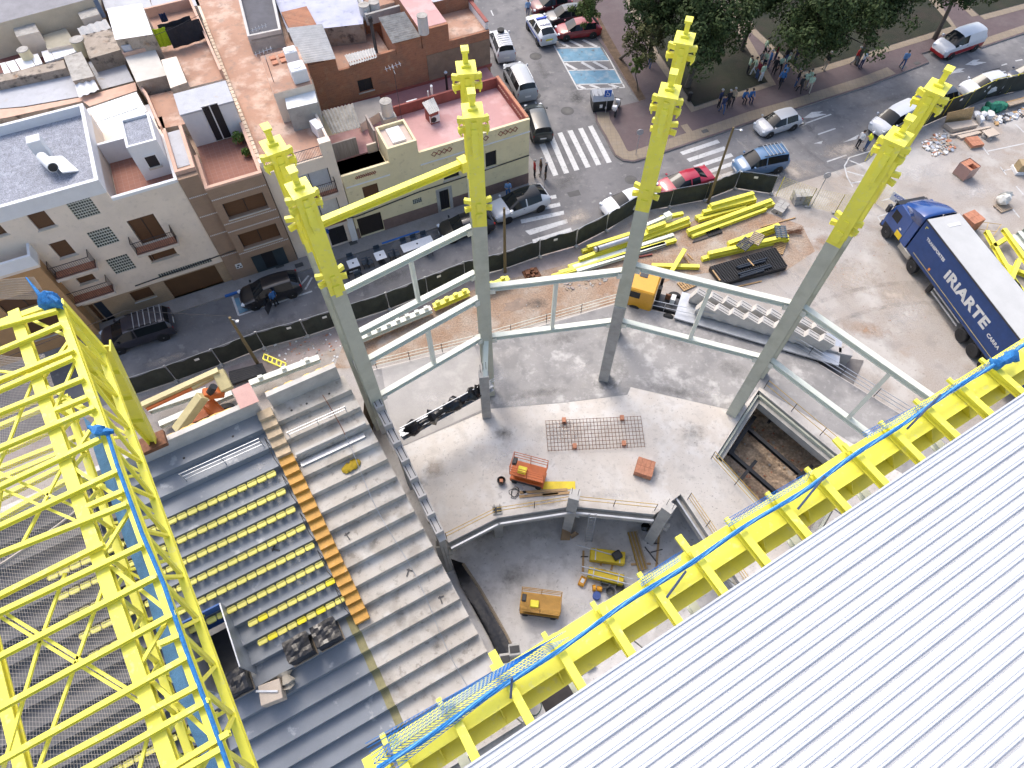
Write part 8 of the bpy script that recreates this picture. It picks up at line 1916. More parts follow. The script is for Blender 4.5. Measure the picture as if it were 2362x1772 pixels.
# terracotta block packs in the right yard
def pack(label, px, zt, s_, rz, open_=False):
    c = P(*px, zt); t = thing('brick_pack', label, 'bricks', (c.x, c.y, 0.012), rz); n = 4
    for k in range(3):
        for i in range(n):
            for j in range(2):
                if open_ and k == 2 and i in (1, 2) and j == 0: continue
                x = -s_ / 2 + (i + .5) * s_ / n; y = -s_ / 2 + (j + .5) * s_ / 2; MB().box(x - s_ / n * .48, x + s_ / n * .48, y - s_ / 4 * .97, y + s_ / 4 * .97, 0.1 + k * (zt - .1) / 3, 0.1 + (k + .97) * (zt - .1) / 3).build('brick', m_terr, t, local=True)
    MB().box(-s_ / 2, s_ / 2, -s_ / 2, s_ / 2, 0, 0.098).build('pallet', m_woodg, t, local=True)
    if open_:
        for a in range(4): MB().box(-s_ / 2 - .01, s_ / 2 + .01, -s_ / 2 - .02, -s_ / 2 - .008, 0.1, zt + 0.04, M=Matrix.Rotation(a * pi / 2, 4, 'Z')).build('wrap', mat('wrap_film', (0.36, 0.22, 0.19), 0.3, var=0.1), t, local=True)
pack('wrapped terracotta brick pack standing open in the right yard', (2238, 380), 1.1, 1.1, 0.5, True); pack('terracotta brick pack beside the lorry trailer', (2248, 500), 1.1, 1.15, 0.45)
b = pallet('pallet with white sack right of the lorry', P(2312, 480), 0.4, m_woodg); crumple('sack', [P(2305, 470, 0.3), P(2320, 455, 0.6), P(2322, 445, 0.75)], 0.4, 8, b, 3, mat('white_sack', (0.68, 0.67, 0.62), 0.7))
# timber and rubbish heap by the right fence
def t3(x, y): return (2160 + x / 10.95, 180 + y / 10.95)
def slab_px(label, name, pts, z, th, mt, cat='board'):
    t = thing(name, label, cat, P(*t3(*pts[0]), 0)); q = [P(*t3(*p), z) for p in pts]; MB().prism([(p.x, p.y) for p in q], z - th, z).build('board', mt, t)
m_osb = mat('osb_board', (0.45, 0.31, 0.15), 0.8, var=0.2, sc=8); m_mdf = mat('pale_board', (0.50, 0.42, 0.34), 0.8, var=0.06)
slab_px('stack of large pale boards in the right yard', 'board_stack', [(210, 1140), (860, 1060), (1065, 1180), (430, 1300)], 0.4, 0.35, m_mdf); slab_px('pale plank stack in front of the boards', 'board_stack', [(350, 1430), (1330, 1210), (1400, 1240), (430, 1450)], 0.25, 0.2, m_mdf); slab_px('lower board stack under the planks', 'board_stack', [(520, 1450), (1040, 1330), (1180, 1370), (630, 1520)], 0.2, 0.17, m_mdf)
t = thing('osb_panel', 'large board with ochre top leaning on the right fence', 'board', P(*t3(250, 1100))); q = [P(*t3(215, 1130), 0.05), P(*t3(880, 1050), 0.05), P(*t3(960, 735), 1.5), P(*t3(290, 880), 1.5)]; MB().add([*q, *[p + V((0, 0.04, -0.02)) for p in q]], [(0, 1, 2, 3), (7, 6, 5, 4), (0, 4, 5, 1), (1, 5, 6, 2), (2, 6, 7, 3), (3, 7, 4, 0)]).build('panel', m_osb, t)
pb = pallet('pale slatted pallet stack before the boards', P(*t3(1300, 1480)), 0.35, m_mdf, 0.3, 11); blocks('stack under the slatted pallet', t3(1300, 1480), 1, 6, 0.9)
pack('flat terracotta brick stack beside the slatted pallet', t3(980, 1590), 0.35, 1.1, 0.2)
m_gnet = mat('green_net', (0.015, 0.16, 0.10), 0.8, var=0.3, sc=5, bump=0.6)
for i, (x, y, r) in enumerate(((1440, 750, 0.75), (1640, 720, 0.5), (1230, 830, 0.4))): t = thing('green_net_heap', 'heap of green netting by the right fence, %s of three' % ('biggest', 'right', 'left')[i], 'net', P(*t3(x, y))); c = P(*t3(x, y), 0.3); crumple('netting', [c - V((r * .8, 0, 0.1)), c + UP * 0.15, c + V((r * .8, 0, -0.1))], r * 0.75, 8, t, 20 + i, m_gnet, 0.8)
for i, (x, y, r) in enumerate(((980, 950, 0.3), (1160, 950, 0.28), (1310, 960, 0.4), (1100, 1060, 0.4))): t = thing('rubble_sack', 'white rubble sack beside the green netting, %s of four' % ORD[i], 'sack', P(*t3(x, y))); c = P(*t3(x, y), 0.2); crumple('sack', [c - V((r * .6, 0, 0)), c + UP * 0.08, c + V((r * .6, 0.1, 0))], r, 7, t, 30 + i, m_white, 0.8)
def rubble(name, label, polypx, n, smin, smax, mats, seed, z0=0.01, f=lambda x, y: (x, y), flat=0.5):
    R = random.Random(seed); b_ = MB(); q = [P(*f(*p), 0) for p in polypx]
    for i in range(n):
        a, c = R.random(), R.random(); p = q[0].lerp(q[1], a).lerp(q[3].lerp(q[2], a), c); s_ = R.uniform(smin, smax); M = Matrix.Translation((p.x, p.y, z0 + s_ * flat * 0.4)) @ Matrix.Rotation(R.uniform(0, 6), 4, 'Z') @ Matrix.Rotation(R.uniform(-.4, .4), 4, 'X'); b_.box(-s_ * R.uniform(.4, 1), s_ * R.uniform(.4, 1), -s_ * .5, s_ * R.uniform(.3, .6), -s_ * flat * .4, s_ * flat * .4, R.randrange(len(mats)), M)
    o = b_.build(name, mats); tag(o, label, None, None, 'stuff'); return o
rubble('debris', 'mixed white and timber debris along the right fence', [(1450, 1000), (2212, 780), (2300, 950), (1500, 1180)], 160, 0.06, 0.3, [m_white, m_wood, m_mdf, m_dsteel, m_steel], 1, f=t3); rubble('debris', 'heap of broken material behind the rightmost column', [(2125, 330), (2180, 300), (2205, 345), (2150, 365)], 150, 0.05, 0.28, [m_white, m_woodg, m_conc, m_steel, m_terr], 2)
rubble('debris', 'brick rubble scattered on the dirt', [(600, 800), (780, 760), (790, 830), (640, 850)], 90, 0.02, 0.12, [m_terr, m_conc, m_white], 3); rubble('debris', 'broken concrete on the dirt by the yellow lorry', [(1290, 640), (1400, 620), (1400, 660), (1300, 672)], 80, 0.03, 0.18, [m_conc, m_oldpav, m_woodg], 4); rubble('debris', 'small stones over the dirt', [(860, 760), (1750, 470), (1850, 600), (1100, 760)], 500, 0.012, 0.06, [m_conc, m_dirt, m_oldpav], 5); rubble('debris', 'loose stones over the excavation floor', [(1660, 1050), (1760, 920), (1960, 1080), (1850, 1250)], 200, 0.03, 0.14, [m_conc, m_exc, m_terr], 6, -2.2)
rubble('debris', 'scattered dirt crumbs on the yard', [(1850, 560), (2000, 500), (2250, 720), (1950, 800)], 160, 0.012, 0.05, [m_conc, m_dirt, m_terr], 8)
for i, (x, y) in enumerate(((1950, 640), (1800, 655), (2120, 620))): t = thing('timber_bundle', 'brown timber bundle at the right end of the fence, %s' % ORD[i], 'timber', P(*t3(x, y))); MB().beam(P(*t3(1780 + 20 * i, 640 + 25 * i), 0.25 + .1 * i), P(*t3(2300, 500 + 30 * i), 0.25 + .1 * i), 0.3, 0.12).build('timber', m_woodg if i else m_wood, t)
# yellow steel heap and pale beams beyond the trailer
for i, (a, b, z) in enumerate((((2260, 560), (2300, 620), 0.9), ((2275, 535), (2362, 690), 0.6), ((2315, 530), (2400, 650), 0.9), ((2260, 590), (2380, 640), 0.3), ((2300, 610), (2400, 720), 0.6), ((2350, 600), (2310, 700), 1.0), ((2290, 570), (2330, 545), 0.6), ((2330, 700), (2420, 690), 0.3))): steel('yellow frame beam in the heap behind the trailer, %s of them' % ORD[i], a, b, z, 0.3, 0.3, m_yel, 'yellow heap behind the trailer')
for i in range(4): steel('pale steel beam lying at the right edge, %s from the left' % ORD[i], (2335 + 14 * i, 545 - 8 * i), (2420 + 14 * i, 650 - 8 * i), 0.3, 0.3, 0.3, m_pale, 'pale beams at the right edge')
sc_ = thing('scaffold_frame', 'thin ochre scaffold frame on the ground beside the brick pack', 'scaffold', P(2280, 520)); b = MB()
for a, c in (((2262, 512), (2310, 518)), ((2255, 528), (2300, 535)), ((2262, 512), (2255, 528)), ((2310, 518), (2290, 545)), ((2280, 514), (2275, 532))): b.tube(P(*a, 0.3), P(*c, 0.3), 0.02, 5)
b.build('frame', m_yrail, sc_); cbx = thing('cardboard_crate', 'cardboard crate with white base at the right edge', 'crate', P(2352, 395)); MB().box(-0.5, 0.5, -0.4, 0.4, 0.25, 0.9).build('crate', mat('cardboard', (0.36, 0.27, 0.15), 0.8), cbx, local=True); MB().box(-0.6, 0.6, -0.5, 0.5, 0.012, 0.25).build('base', m_white, cbx, local=True)
# ---- slab equipment
def s3(x, y): return (1100 + x / 3.687, 800 + y / 3.687)
rm = thing('rebar_mesh', 'flat rusty rebar mesh propped on bricks on the slab', 'rebar mesh', P(*s3(1000, 740), ZS)); q = [P(*s3(*p), ZS + 0.16) for p in ((585, 632), (1393, 592), (1428, 850), (605, 885))]; b = MB()
for i in range(29): a, c = q[0].lerp(q[1], i / 28), q[3].lerp(q[2], i / 28); MB().tube(a + (a - c) * 0.02, c - (a - c) * 0.02, 0.014, 4).build('bar', m_rust, rm)
for i in range(9): a, c = q[0].lerp(q[3], i / 8), q[1].lerp(q[2], i / 8); MB().tube(a + UP * 0.02, c + UP * 0.02, 0.014, 4).build('bar', m_rust, rm)
for i, (x, y) in enumerate(((740, 632), (1232, 612), (830, 852), (1248, 828))): t = thing('brick_prop', 'brick propping the rebar mesh at its %s corner' % ('far left', 'far right', 'near left', 'near right')[i], 'brick', P(*s3(x, y), ZS) + UP * 0.002); MB().box(-0.12, 0.12, -0.16, 0.16, 0, 0.2).build('brick', m_terr, t, local=True, bevel=0.01)
def scissor(label, px, z, zc, rz, mt, L=1.75, W=0.85, hh=1.15):
    c = P(*px, z + zc); t = thing('scissor_lift', label, 'scissor lift', (c.x, c.y, z + 0.003), rz)
    MB().box(-L / 2, L / 2, -W / 2, W / 2, 0.15, 0.5).build('base', mt, t, local=True, bevel=0.03)
    for x in (-L * .36, L * .36):
        for sy in (1, -1): add_wheel(t, V((x, sy * (W / 2 - 0.06), 0.17)), 0.17, 0.1, -sy, m_rimd)
    for k in range(3):
        for sy in (1, -1): MB().beam((-L * .4, sy * W * .36, 0.52 + k * .16), (L * .4, sy * W * .36, 0.66 + k * .16), 0.05, 0.07).build('scissor_arm', mt, t, local=True); MB().beam((L * .4, sy * W * .30, 0.52 + k * .16), (-L * .4, sy * W * .30, 0.66 + k * .16), 0.05, 0.07).build('scissor_arm', mt, t, local=True)
    MB().box(-L / 2, L / 2, -W / 2, W / 2, hh - 0.08, hh).build('platform', mt, t, local=True); r = MB()
    for zz in (0.4, 0.75, 1.05): r.path([(-L / 2, -W / 2, hh + zz), (L / 2, -W / 2, hh + zz), (L / 2, W / 2, hh + zz), (-L / 2, W / 2, hh + zz), (-L / 2, -W / 2, hh + zz)], 0.022, 5)
    for x in (-L / 2, 0, L / 2):
        for y in (-W / 2, W / 2): r.tube((x, y, hh), (x, y, hh + 1.05), 0.022, 5)
    r.build('guard_rail', mt, t, local=True); MB().box(-L / 2 + .05, -L / 2 + .3, -.2, .2, hh + .7, hh + 1.0).build('control_box', m_black, t, local=True, bevel=0.03); MB().box(-0.6, -0.1, -0.3, 0.1, hh, hh + 0.25).build('tool_box', m_yel2, t, local=True, bevel=0.03); MB().box(-L / 2 + .1, L / 2 - .1, -W / 2 - .012, -W / 2 - .001, 0.2, 0.45).build('side_panel', m_dsteel, t, local=True)
    return t
m_ol = mat('lift_orange', (0.50, 0.115, 0.02), 0.45, var=0.08); m_oy = mat('lift_ochre', (0.42, 0.22, 0.03), 0.5, var=0.12, sc=3)
scissor('orange scissor lift standing on the slab', s3(440, 1055), ZS, 1.2, -0.28, m_ol, 2.0, 0.95); scissor('ochre scissor lift standing on the pit floor', (1247, 1392), ZP, 1.2, -0.13, m_oy, 2.3, 1.1)
bk = thing('bucket', 'black bucket of bricks left of the orange scissor lift', 'bucket', P(*s3(208, 1155), ZS) + UP * 0.003); MB().lathe([(0.2, 0), (0.26, 0.35), (0.23, 0.35), (0.2, 0.12)], n=16).build('bucket', m_black, bk, local=True, smooth=True); MB().box(-.1, .1, -.1, .1, 0.13, 0.32).build('brick', m_terr, bk, local=True)
pack('terracotta brick pallet on the slab', s3(1430, 1020), 0.55, 1.05, -0.35); bpk = [o for o in COL.objects if o.name.startswith('brick_pack')][-1]; c = P(*s3(1432, 1020), ZS + 0.55); bpk.location = (c.x, c.y, ZS + 0.003)
ys = thing('yellow_sheet', 'flat yellow sheet lying beside the orange lift', 'sheet', P(*s3(700, 1180), ZS)); q = [P(*s3(*p), ZS) for p in ((552, 1148), (835, 1146), (838, 1212), (550, 1214))]; MB().prism([(p.x, p.y) for p in q], ZS + 0.003, ZS + 0.03).build('sheet', mat('yellow_sheet', (0.75, 0.56, 0.02), 0.5), ys)
for i, (a, c) in enumerate((((365, 1240), (770, 1215)), ((360, 1275), (690, 1245)), ((560, 1262), (800, 1240)), ((370, 1190), (425, 1262)))): t = thing('slab_plank', 'plank behind the pit railing, %s of four' % ORD[i], 'plank', P(*s3(*a), ZS)); MB().beam(P(*s3(*a), ZS + 0.05), P(*s3(*c), ZS + 0.05), 0.16, 0.05).build('plank', m_wood if i < 3 else m_steel, t)
cb = thing('cable_coil', 'tangled black cable beside the slab planks', 'cable', P(*s3(320, 1240), ZS)); R = random.Random(5); c = P(*s3(320, 1240), ZS + 0.03); MB().path([c + V((0.3 * cos(i * .7) * R.uniform(.5, 1.2), 0.35 * sin(i * .7) * R.uniform(.5, 1.2), 0.02 * (i % 3))) for i in range(30)], 0.015, 4).build('cable', m_black, cb)
# ---- pit equipment
def p5(x, y): return (1290 + x / 6.637, 1150 + y / 6.637)
def crate(label, a, b, z0, w_, h_, mt, lid=True):
    p, q = P(*p5(*a), ZP + h_ / 2 + z0), P(*p5(*b), ZP + h_ / 2 + z0); t = thing('tool_crate', label, 'crate', V((p.x, p.y, ZP + z0))); MB().beam(p, q, w_, h_).build('crate', mt, t, bevel=0.03); d = (q - p).normalized(); 
    for k in (0.15, 0.85): c = p.lerp(q, k); MB().beam(c - d * .03 + UP * (h_ / 2 + .006), c + d * .03 + UP * (h_ / 2 + .006), w_ * .98, 0.012).build('strap', m_steel, t)
    return t
m_yb = mat('crate_yellow', (0.62, 0.45, 0.01), 0.5, var=0.08); crate('long yellow steel crate with black bag in the pit', (470, 860), (1000, 930), 0.1, 0.75, 0.55, m_yb); crate('long yellow steel crate with strapped tubes in the pit', (440, 1130), (980, 1260), 0.1, 0.62, 0.5, m_yb)
t = thing('black_bag', 'black bag on the long yellow crate', 'bag', P(*p5(880, 880), ZP + 0.65)); MB().box(-.28, .28, -.25, .25, 0, .3, M=Matrix.Rotation(.5, 4, 'Z')).build('bag', m_black, t, local=True, bevel=0.06)
for i, (a, b, z) in enumerate((((330, 1035), (1130, 1235), .66), ((320, 1130), (1100, 1320), .66), ((470, 1240), (800, 1320), .2), ((270, 710), (800, 860), .68))): t = thing('steel_tube', 'thin steel tube over the yellow crates, %s of four' % ORD[i], 'tube', P(*p5(*a), ZP + z)); MB().tube(P(*p5(*a), ZP + z), P(*p5(*b), ZP + z), 0.035, 6).build('tube', m_steel, t)
for i in range(6): t = thing('formwork_bar', 'ochre formwork bar in the bundle right of the crates, %s from the left' % ORD[i], 'bar', P(*p5(1050, 520), ZP)); MB().beam(P(*p5(1055 + 24 * i, 520 - 3 * i), ZP + .15 + .05 * (i % 2)), P(*p5(1225 + 25 * i, 1115 - 8 * i), ZP + .15 + .05 * (i % 2)), 0.09, 0.14).build('bar', m_woodg if i % 2 else mat('ochre_formwork', (0.36, 0.23, 0.05), 0.7), t)
for i, (a, b) in enumerate((((1530, 520), (1480, 1120)), ((1310, 740), (1510, 1000)), ((1340, 685), (1525, 690)), ((1400, 825), (1580, 780)), ((1100, 1010), (1400, 1000)), ((370, 800), (360, 1120)), ((330, 890), (440, 890)), ((640, 960), (635, 1025)), ((820, 985), (795, 1095)), ((635, 1085), (715, 1100)))): t = thing('pit_timber', 'loose timber or bar on the pit floor, %s of them' % ORD[i], 'timber', P(*p5(*a), ZP)); MB().beam(P(*p5(*a), ZP + .06), P(*p5(*b), ZP + .06), 0.12 if i in (0, 4, 5, 7, 8) else .05, 0.09).build('piece', m_wood if i in (0, 4, 5, 7, 8, 9) else m_dsteel, t)
la = thing('aluminium_ladder', 'aluminium ladder leaning on the middle pit edge', 'ladder', P(*p5(450, 650), ZP)); A, B, C, D = P(*p5(395, 655), ZP + .02), P(*p5(495, 660), ZP + .02), P(*p5(568, 235), ZS + .3), P(*p5(465, 228), ZS + .3)
for a, b in ((A, D), (B, C)): MB().beam(a, b, 0.06, 0.04).build('stile', m_steel, la)
for i in range(11): MB().tube(A.lerp(D, (i + .5) / 11), B.lerp(C, (i + .5) / 11), 0.016, 5).build('rung', m_steel, la)
for i, (x, y) in enumerate(((690, 1325), (770, 1440), (915, 1390))): t = thing('grey_bucket', 'grey bucket on the pit floor, %s of three' % ('farthest', 'nearest', 'rightmost')[i], 'bucket', P(*p5(x, y), ZP) + UP * 0.003); MB().lathe([(0.2, 0), (0.3, 0.4), (0.27, 0.4), (0.19, 0.08)], n=18).build('bucket', mat('bucket_grey', (0.10, 0.10, 0.095), 0.6), t, local=True, smooth=True)
t = thing('orange_case', 'orange power box with white label on the pit floor', 'power box', P(*p5(350, 1280), ZP) + UP * 0.003, 1.1); MB().box(-.3, .3, -.19, .19, 0, .3).build('case', mat('case_orange', (0.62, 0.28, 0.01), 0.5), t, local=True, bevel=0.04); MB().box(-.12, .14, -.1, .1, .3, .306).build('label', m_white, t, local=True)
t = thing('concrete_vibrator', 'small orange motor unit on the pit floor', 'motor', P(*p5(575, 1385), ZP)); MB().tube((-.28, 0, .2), (-.1, 0, .2), 0.2, 12).tube((-.02, -.02, .18), (.28, -.06, .18), 0.16, 12).build('motor', MT['case_orange'], t, local=True, smooth=True); t = thing('blue_drum_reel', 'small blue cable reel on the pit floor', 'reel', P(*p5(568, 1500), ZP)); MB().lathe([(.24, 0), (.24, .05), (.12, .06), (.12, .22), (.24, .23), (.24, .28), (.05, .28)], n=12).build('reel', mat('reel_blue', (0.03, 0.08, 0.3), 0.5), t, local=True)
t = thing('plywood_wrap', 'brown plywood boards leaning at the foot of the middle pit column', 'plywood', P(*p5(80, 600), ZP))
for a in (((20, 640), (160, 640), (190, 370), (60, 360)), ((190, 620), (300, 550), (240, 510), (170, 560))): q = [P(*p5(*a[0]), ZP + .03), P(*p5(*a[1]), ZP + .03), P(*p5(*a[2]), ZP + 1.2), P(*p5(*a[3]), ZP + 1.2)]; MB().add([*q, *[p + V((0, .05, -.02)) for p in q]], [(0, 1, 2, 3), (7, 6, 5, 4), (0, 4, 5, 1), (1, 5, 6, 2), (2, 6, 7, 3), (3, 7, 4, 0)]).build('board', mat('plywood', (0.27, 0.18, 0.10), 0.8, var=0.15), t)
t = thing('black_bin_bag', 'dark sack beside the right pit column', 'sack', P(*p5(1320, 440), ZP)); c = P(*p5(1320, 440), ZP + .3); crumple('sack', [c - V((.2, 0, .1)), c + UP * .1, c + V((.2, 0, -.1))], .3, 7, t, 8)
bx = thing('black_box', 'small black box on the floor seen below the girder', 'box', P(1357, 1529, ZP)); MB().box(-.3, .3, -.3, .3, 0, .4, M=Matrix.Rotation(.4, 4, 'Z')).build('box', m_black, bx, local=True, bevel=.03); hs = thing('hose_coil', 'coil of green hose on the floor under the girder', 'hose', P(1230, 1630, ZP)); c = P(1230, 1630, ZP + .03)
MB().path([c + V((.45 * cos(i * .5) + .03 * sin(i), .45 * sin(i * .5), .01 * (i % 5))) for i in range(52)], .022, 5).build('hose', mat('green_hose', (0.04, 0.12, 0.09), .5), hs); pit2 = thing('dark_shaft', 'dark open shaft in the floor under the girder', 'shaft', P(1285, 1590, ZP)); q = PX([(1240, 1602), (1308, 1552), (1340, 1590), (1262, 1650)], ZP); MB().prism([(p.x, p.y) for p in q], ZP + .004, ZP + .03).build('cover', mat('dark_cover', (0.035, 0.03, 0.03), .8, var=.2), pit2)
cable('floor_cable', 'long cable lying on the floor below the girder', [P(1340, 1560, ZP + .02), P(1420, 1500, ZP + .02), P(1540, 1415, ZP + .02), P(1560, 1390, ZP + .02)], .02)
# ---- on the stand: wrapped pallets
def stand_pt(u, v): e, j = on_stand(u, v); return e, math.floor(j)
for lab, u, v, w_, d_, h_, mt in (('left pallet wrapped in black plastic on the grey steps', 702, 1510, 1.15, 1.0, 1.15, m_bag), ('right pallet wrapped in black plastic on the grey steps', 765, 1478, 1.15, 1.0, 1.15, m_bag), ('black plastic bundle beside the exit passage', 555, 1580, 1.0, 1.0, 1.0, m_bag)):
    e, j = stand_pt(u, v); z = step_z(j) + .002; c = EM(e, step_m(j) + .45, z); t = thing('wrapped_pallet', lab, 'pallet', c, PHI); R = random.Random(u); bm_ = bmesh.new(); bmesh.ops.create_cube(bm_, size=1.0); bmesh.ops.subdivide_edges(bm_, edges=bm_.edges, cuts=5, use_grid_fill=True)
    for v_ in bm_.verts: v_.co = V((v_.co.x * w_ * (1 + .06 * v_.co.z), v_.co.y * d_ * (1 + .06 * v_.co.z), .12 + (v_.co.z + .5) * (h_ - .12))) + V((R.uniform(-.022, .022), R.uniform(-.022, .022), R.uniform(-.03, .03)))
    me = bpy.data.meshes.new('wrapping'); bm_.to_mesh(me); bm_.free(); me.materials.append(mt); link(bpy.data.objects.new('wrapping', me), t)
    MB().box(-w_ * .52, w_ * .52, -d_ * .52, d_ * .52, 0, .12).build('pallet', m_woodg, t, local=True)
e, j = stand_pt(628, 1590); c = EM(e, step_m(j) + .3, step_z(j) + .002); t = thing('plywood_crate', 'pale plywood crate with grey profile on top beside the wrapped bundle', 'crate', c, PHI - .15); MB().box(-.5, .5, -.45, .45, 0, .75).build('crate', m_mdf, t, local=True, bevel=.02); MB().beam((-.6, .25, .79), (.35, -.1, .79), .09, .06).build('profile', m_steel, t, local=True); crumple('sack', [EM(e + .7, step_m(j) + .1, step_z(j) + .2), EM(e + .75, step_m(j) + .5, step_z(j) + .4), EM(e + .7, step_m(j) + .9, step_z(j) + .3)], .3, 8, t, 14, mat('dusty_sack', (0.36, 0.33, 0.28), .9))
yg = thing('yellow_cloth', 'crumpled dark yellow cloth on the raw grandstand step', 'cloth', EM(-2.6, step_m(12), step_z(12))); e, j = on_stand(807, 1070); jf = math.floor(j); c = EM(e, step_m(jf) + .45, step_z(jf) + .06); crumple('cloth', [c - E_ * .5, c + UP * .05, c + E_ * .5 + M_ * .12], .26, 9, yg, 9, mat('mustard_cloth', (0.32, 0.22, 0.01), .9, var=.2, sc=6), .35)
for i, (u, v) in enumerate(((945, 1330), (1020, 1390), (800, 1235), (635, 1270))): e, j = on_stand(u, v); jf = math.floor(j); t = thing('steel_offcut', 'small dark steel offcut on the grandstand, %s of four' % ORD[i], 'offcut', EM(e, step_m(jf) + .4, step_z(jf) + .003), rr.uniform(0, 3)); MB().box(-.2, .2, -.03, .03, 0, .05).box(.1, .16, -.2, .1, 0.001, .045).build('offcut', m_dsteel, t, local=True)
# ---- street furniture of the bar
m_chair = mat('blue_grey_chair', (0.045, 0.065, 0.09), .55, var=.15); m_tbl = mat('white_table', (0.72, 0.73, 0.76), .4, var=.03)
def chair(label, c, rz):
    t = thing('cafe_chair', label, 'chair', (c.x, c.y, .006), rz, 'cafe chairs on the street'); MB().box(-.22, .22, -.22, .22, .42, .46).build('seat', m_chair, t, local=True, bevel=.015); MB().box(-.24, -.2, -.22, .22, .46, .85).build('backrest', m_chair, t, local=True, bevel=.015)
    for x in (-.2, .2):
        for y in (-.2, .2): MB().box(x - .02, x + .02, y - .02, y + .02, 0, .42).build('leg', m_dsteel, t, local=True)
    for y in (-.24, .24): MB().box(-.2, .18, y - .02, y + .02, .62, .65).build('armrest', m_chair, t, local=True)
def table(label, c, rz, L=.8): 
    t = thing('cafe_table', label, 'table', (c.x, c.y, .006), rz, 'cafe tables on the street'); MB().box(-L / 2, L / 2, -.4, .4, .71, .74).build('tabletop', m_tbl, t, local=True); MB().tube((0, 0, 0.02), (0, 0, .71), .035, 8).build('pedestal', m_dsteel, t, local=True); MB().box(-.25, .25, -.25, .25, 0, .03).build('foot', m_dsteel, t, local=True); MB().lathe([(.06, .741), (.07, .78), (.05, .78)], n=10).build('ashtray', m_dsteel, t, local=True)
for lab, px, L, n in (('left', (975, 765), .8, 4), ('middle', (1205, 697), .8, 3), ('long', (1520, 600), 2.4, 6)):
    c = P(*q6(*px), .74); table('%s white cafe table at the kerb' % lab, c, ST_A, L); k = 0
    spots = [(0, .75, -pi / 2), (-L / 2 - .45, 0, 0), (L / 2 + .45, 0, pi)] + ([(0, -.75, pi / 2)] if n == 4 else []) + ([(-.8, .75, -pi / 2), (.8, .75, -pi / 2), (.6, -.75, pi / 2)] if n == 6 else [])
    for x, y, r in spots: p = V((c.x, c.y, 0)) + ST_D * x + ST_N * y; chair('blue-grey cafe chair at the %s white table, %s' % (lab, ('on the far side', 'at its left end', 'at its right end', 'on the near side', 'far left side', 'far right side')[k % 6]), p, ST_A + r); k += 1
bb = thing('chalk_board', 'black pavement board in front of the cafe tables', 'board', P(*q6(990, 870), 0) + UP * .006, ST_A); MB().box(-.55, .55, -.02, .02, .3, .75).build('panel', m_black, bb, local=True); MB().box(-.5, -.45, -.2, .2, 0, .3).box(.45, .5, -.2, .2, 0, .3).build('stand', m_dsteel, bb, local=True); MB().box(-.3, .35, -.027, -.021, .45, .58).build('chalk_writing', m_white, bb, local=True)
dr = thing('open_car_door', 'open front door of the black hatchback', 'car door', P(*q6(265, 1100), .6)); c = P(*q6(265, 1100), .6); d = (P(563, 688, .6) - P(682, 650, .6)).normalized(); d = (d * .5 - ST_N * .85).normalized(); MB().beam(c - d * .1, c + d * .75, .07, .75).build('panel', MT['paint_black'], dr); MB().beam(c - d * .05 + UP * .56, c + d * .6 + UP * .56, .03, .38).build('window', m_glass, dr)
hc = thing('red_pallet', 'pallet of dark red bricks beside the wooden pole', 'bricks', P(*z7(465, 860)) + UP * .008, .4); R = random.Random(8)
for i in range(14): x, y = R.uniform(-.4, .4), R.uniform(-.35, .35); MB().box(x - .14, x + .14, y - .09, y + .09, .1, .2 + R.uniform(0, .25), M=Matrix.Rotation(R.uniform(-.3, .3), 4, 'Z')).build('brick', m_rust, hc, local=True)
MB().box(-.58, .58, -.45, .45, 0, .098).build('pallet', m_rust, hc, local=True)

# ================================================================ STAINS, DUST AND TYRE MARKS (worn into the floors)
def stainmat(name, c, amt, sc=2.5, ring=False):
    if name in MT: return MT[name]
    m = bpy.data.materials.new(name); m.use_nodes = True; t = m.node_tree; L = t.links.new; b = t.nodes['Principled BSDF']; out = t.nodes['Material Output']
    b.inputs['Base Color'].default_value = (*c, 1); b.inputs['Roughness'].default_value = 0.85
    ps = _n(t, 'ShaderNodeNewGeometry').outputs['Position']; n = _n(t, 'ShaderNodeTexNoise', Scale=sc, Detail=6.0, Roughness=0.65); L(ps, n.inputs['Vector'])
    tc = _n(t, 'ShaderNodeTexCoord'); ln = _n(t, 'ShaderNodeVectorMath', operation='LENGTH'); L(tc.outputs['Object'], ln.inputs[0])
    s_ = _n(t, 'ShaderNodeMath', operation='SUBTRACT'); s_.inputs[0].default_value = 1.25
    if ring: s_.inputs[1].default_value = 0.55
    else: L(ln.outputs['Value'], s_.inputs[1])
    mu = _n(t, 'ShaderNodeMath', operation='MULTIPLY'); L(s_.outputs[0], mu.inputs[0]); L(n.outputs[0], mu.inputs[1])
    mr = _n(t, 'ShaderNodeMapRange'); L(mu.outputs[0], mr.inputs[0]); mr.inputs[1].default_value = 0.26; mr.inputs[2].default_value = 0.72; mr.inputs[4].default_value = amt
    tr_ = _n(t, 'ShaderNodeBsdfTransparent'); mx = _n(t, 'ShaderNodeMixShader'); L(mr.outputs[0], mx.inputs[0]); L(tr_.outputs[0], mx.inputs[1]); L(b.outputs[0], mx.inputs[2]); L(mx.outputs[0], out.inputs['Surface'])
    MT[name] = m; return m
sm_d = stainmat('damp_stain', (0.15, 0.145, 0.14), 0.42); sm_d2 = stainmat('oil_stain', (0.07, 0.068, 0.066), 0.6, 4.0); sm_w = stainmat('cement_bloom', (0.62, 0.60, 0.58), 0.6, 2.0); sm_b = stainmat('beige_dust', (0.47, 0.41, 0.35), 0.8, 1.2); sm_o = stainmat('orange_dirt_stain', (0.36, 0.235, 0.15), 0.7, 1.5)
sc_ = [0]
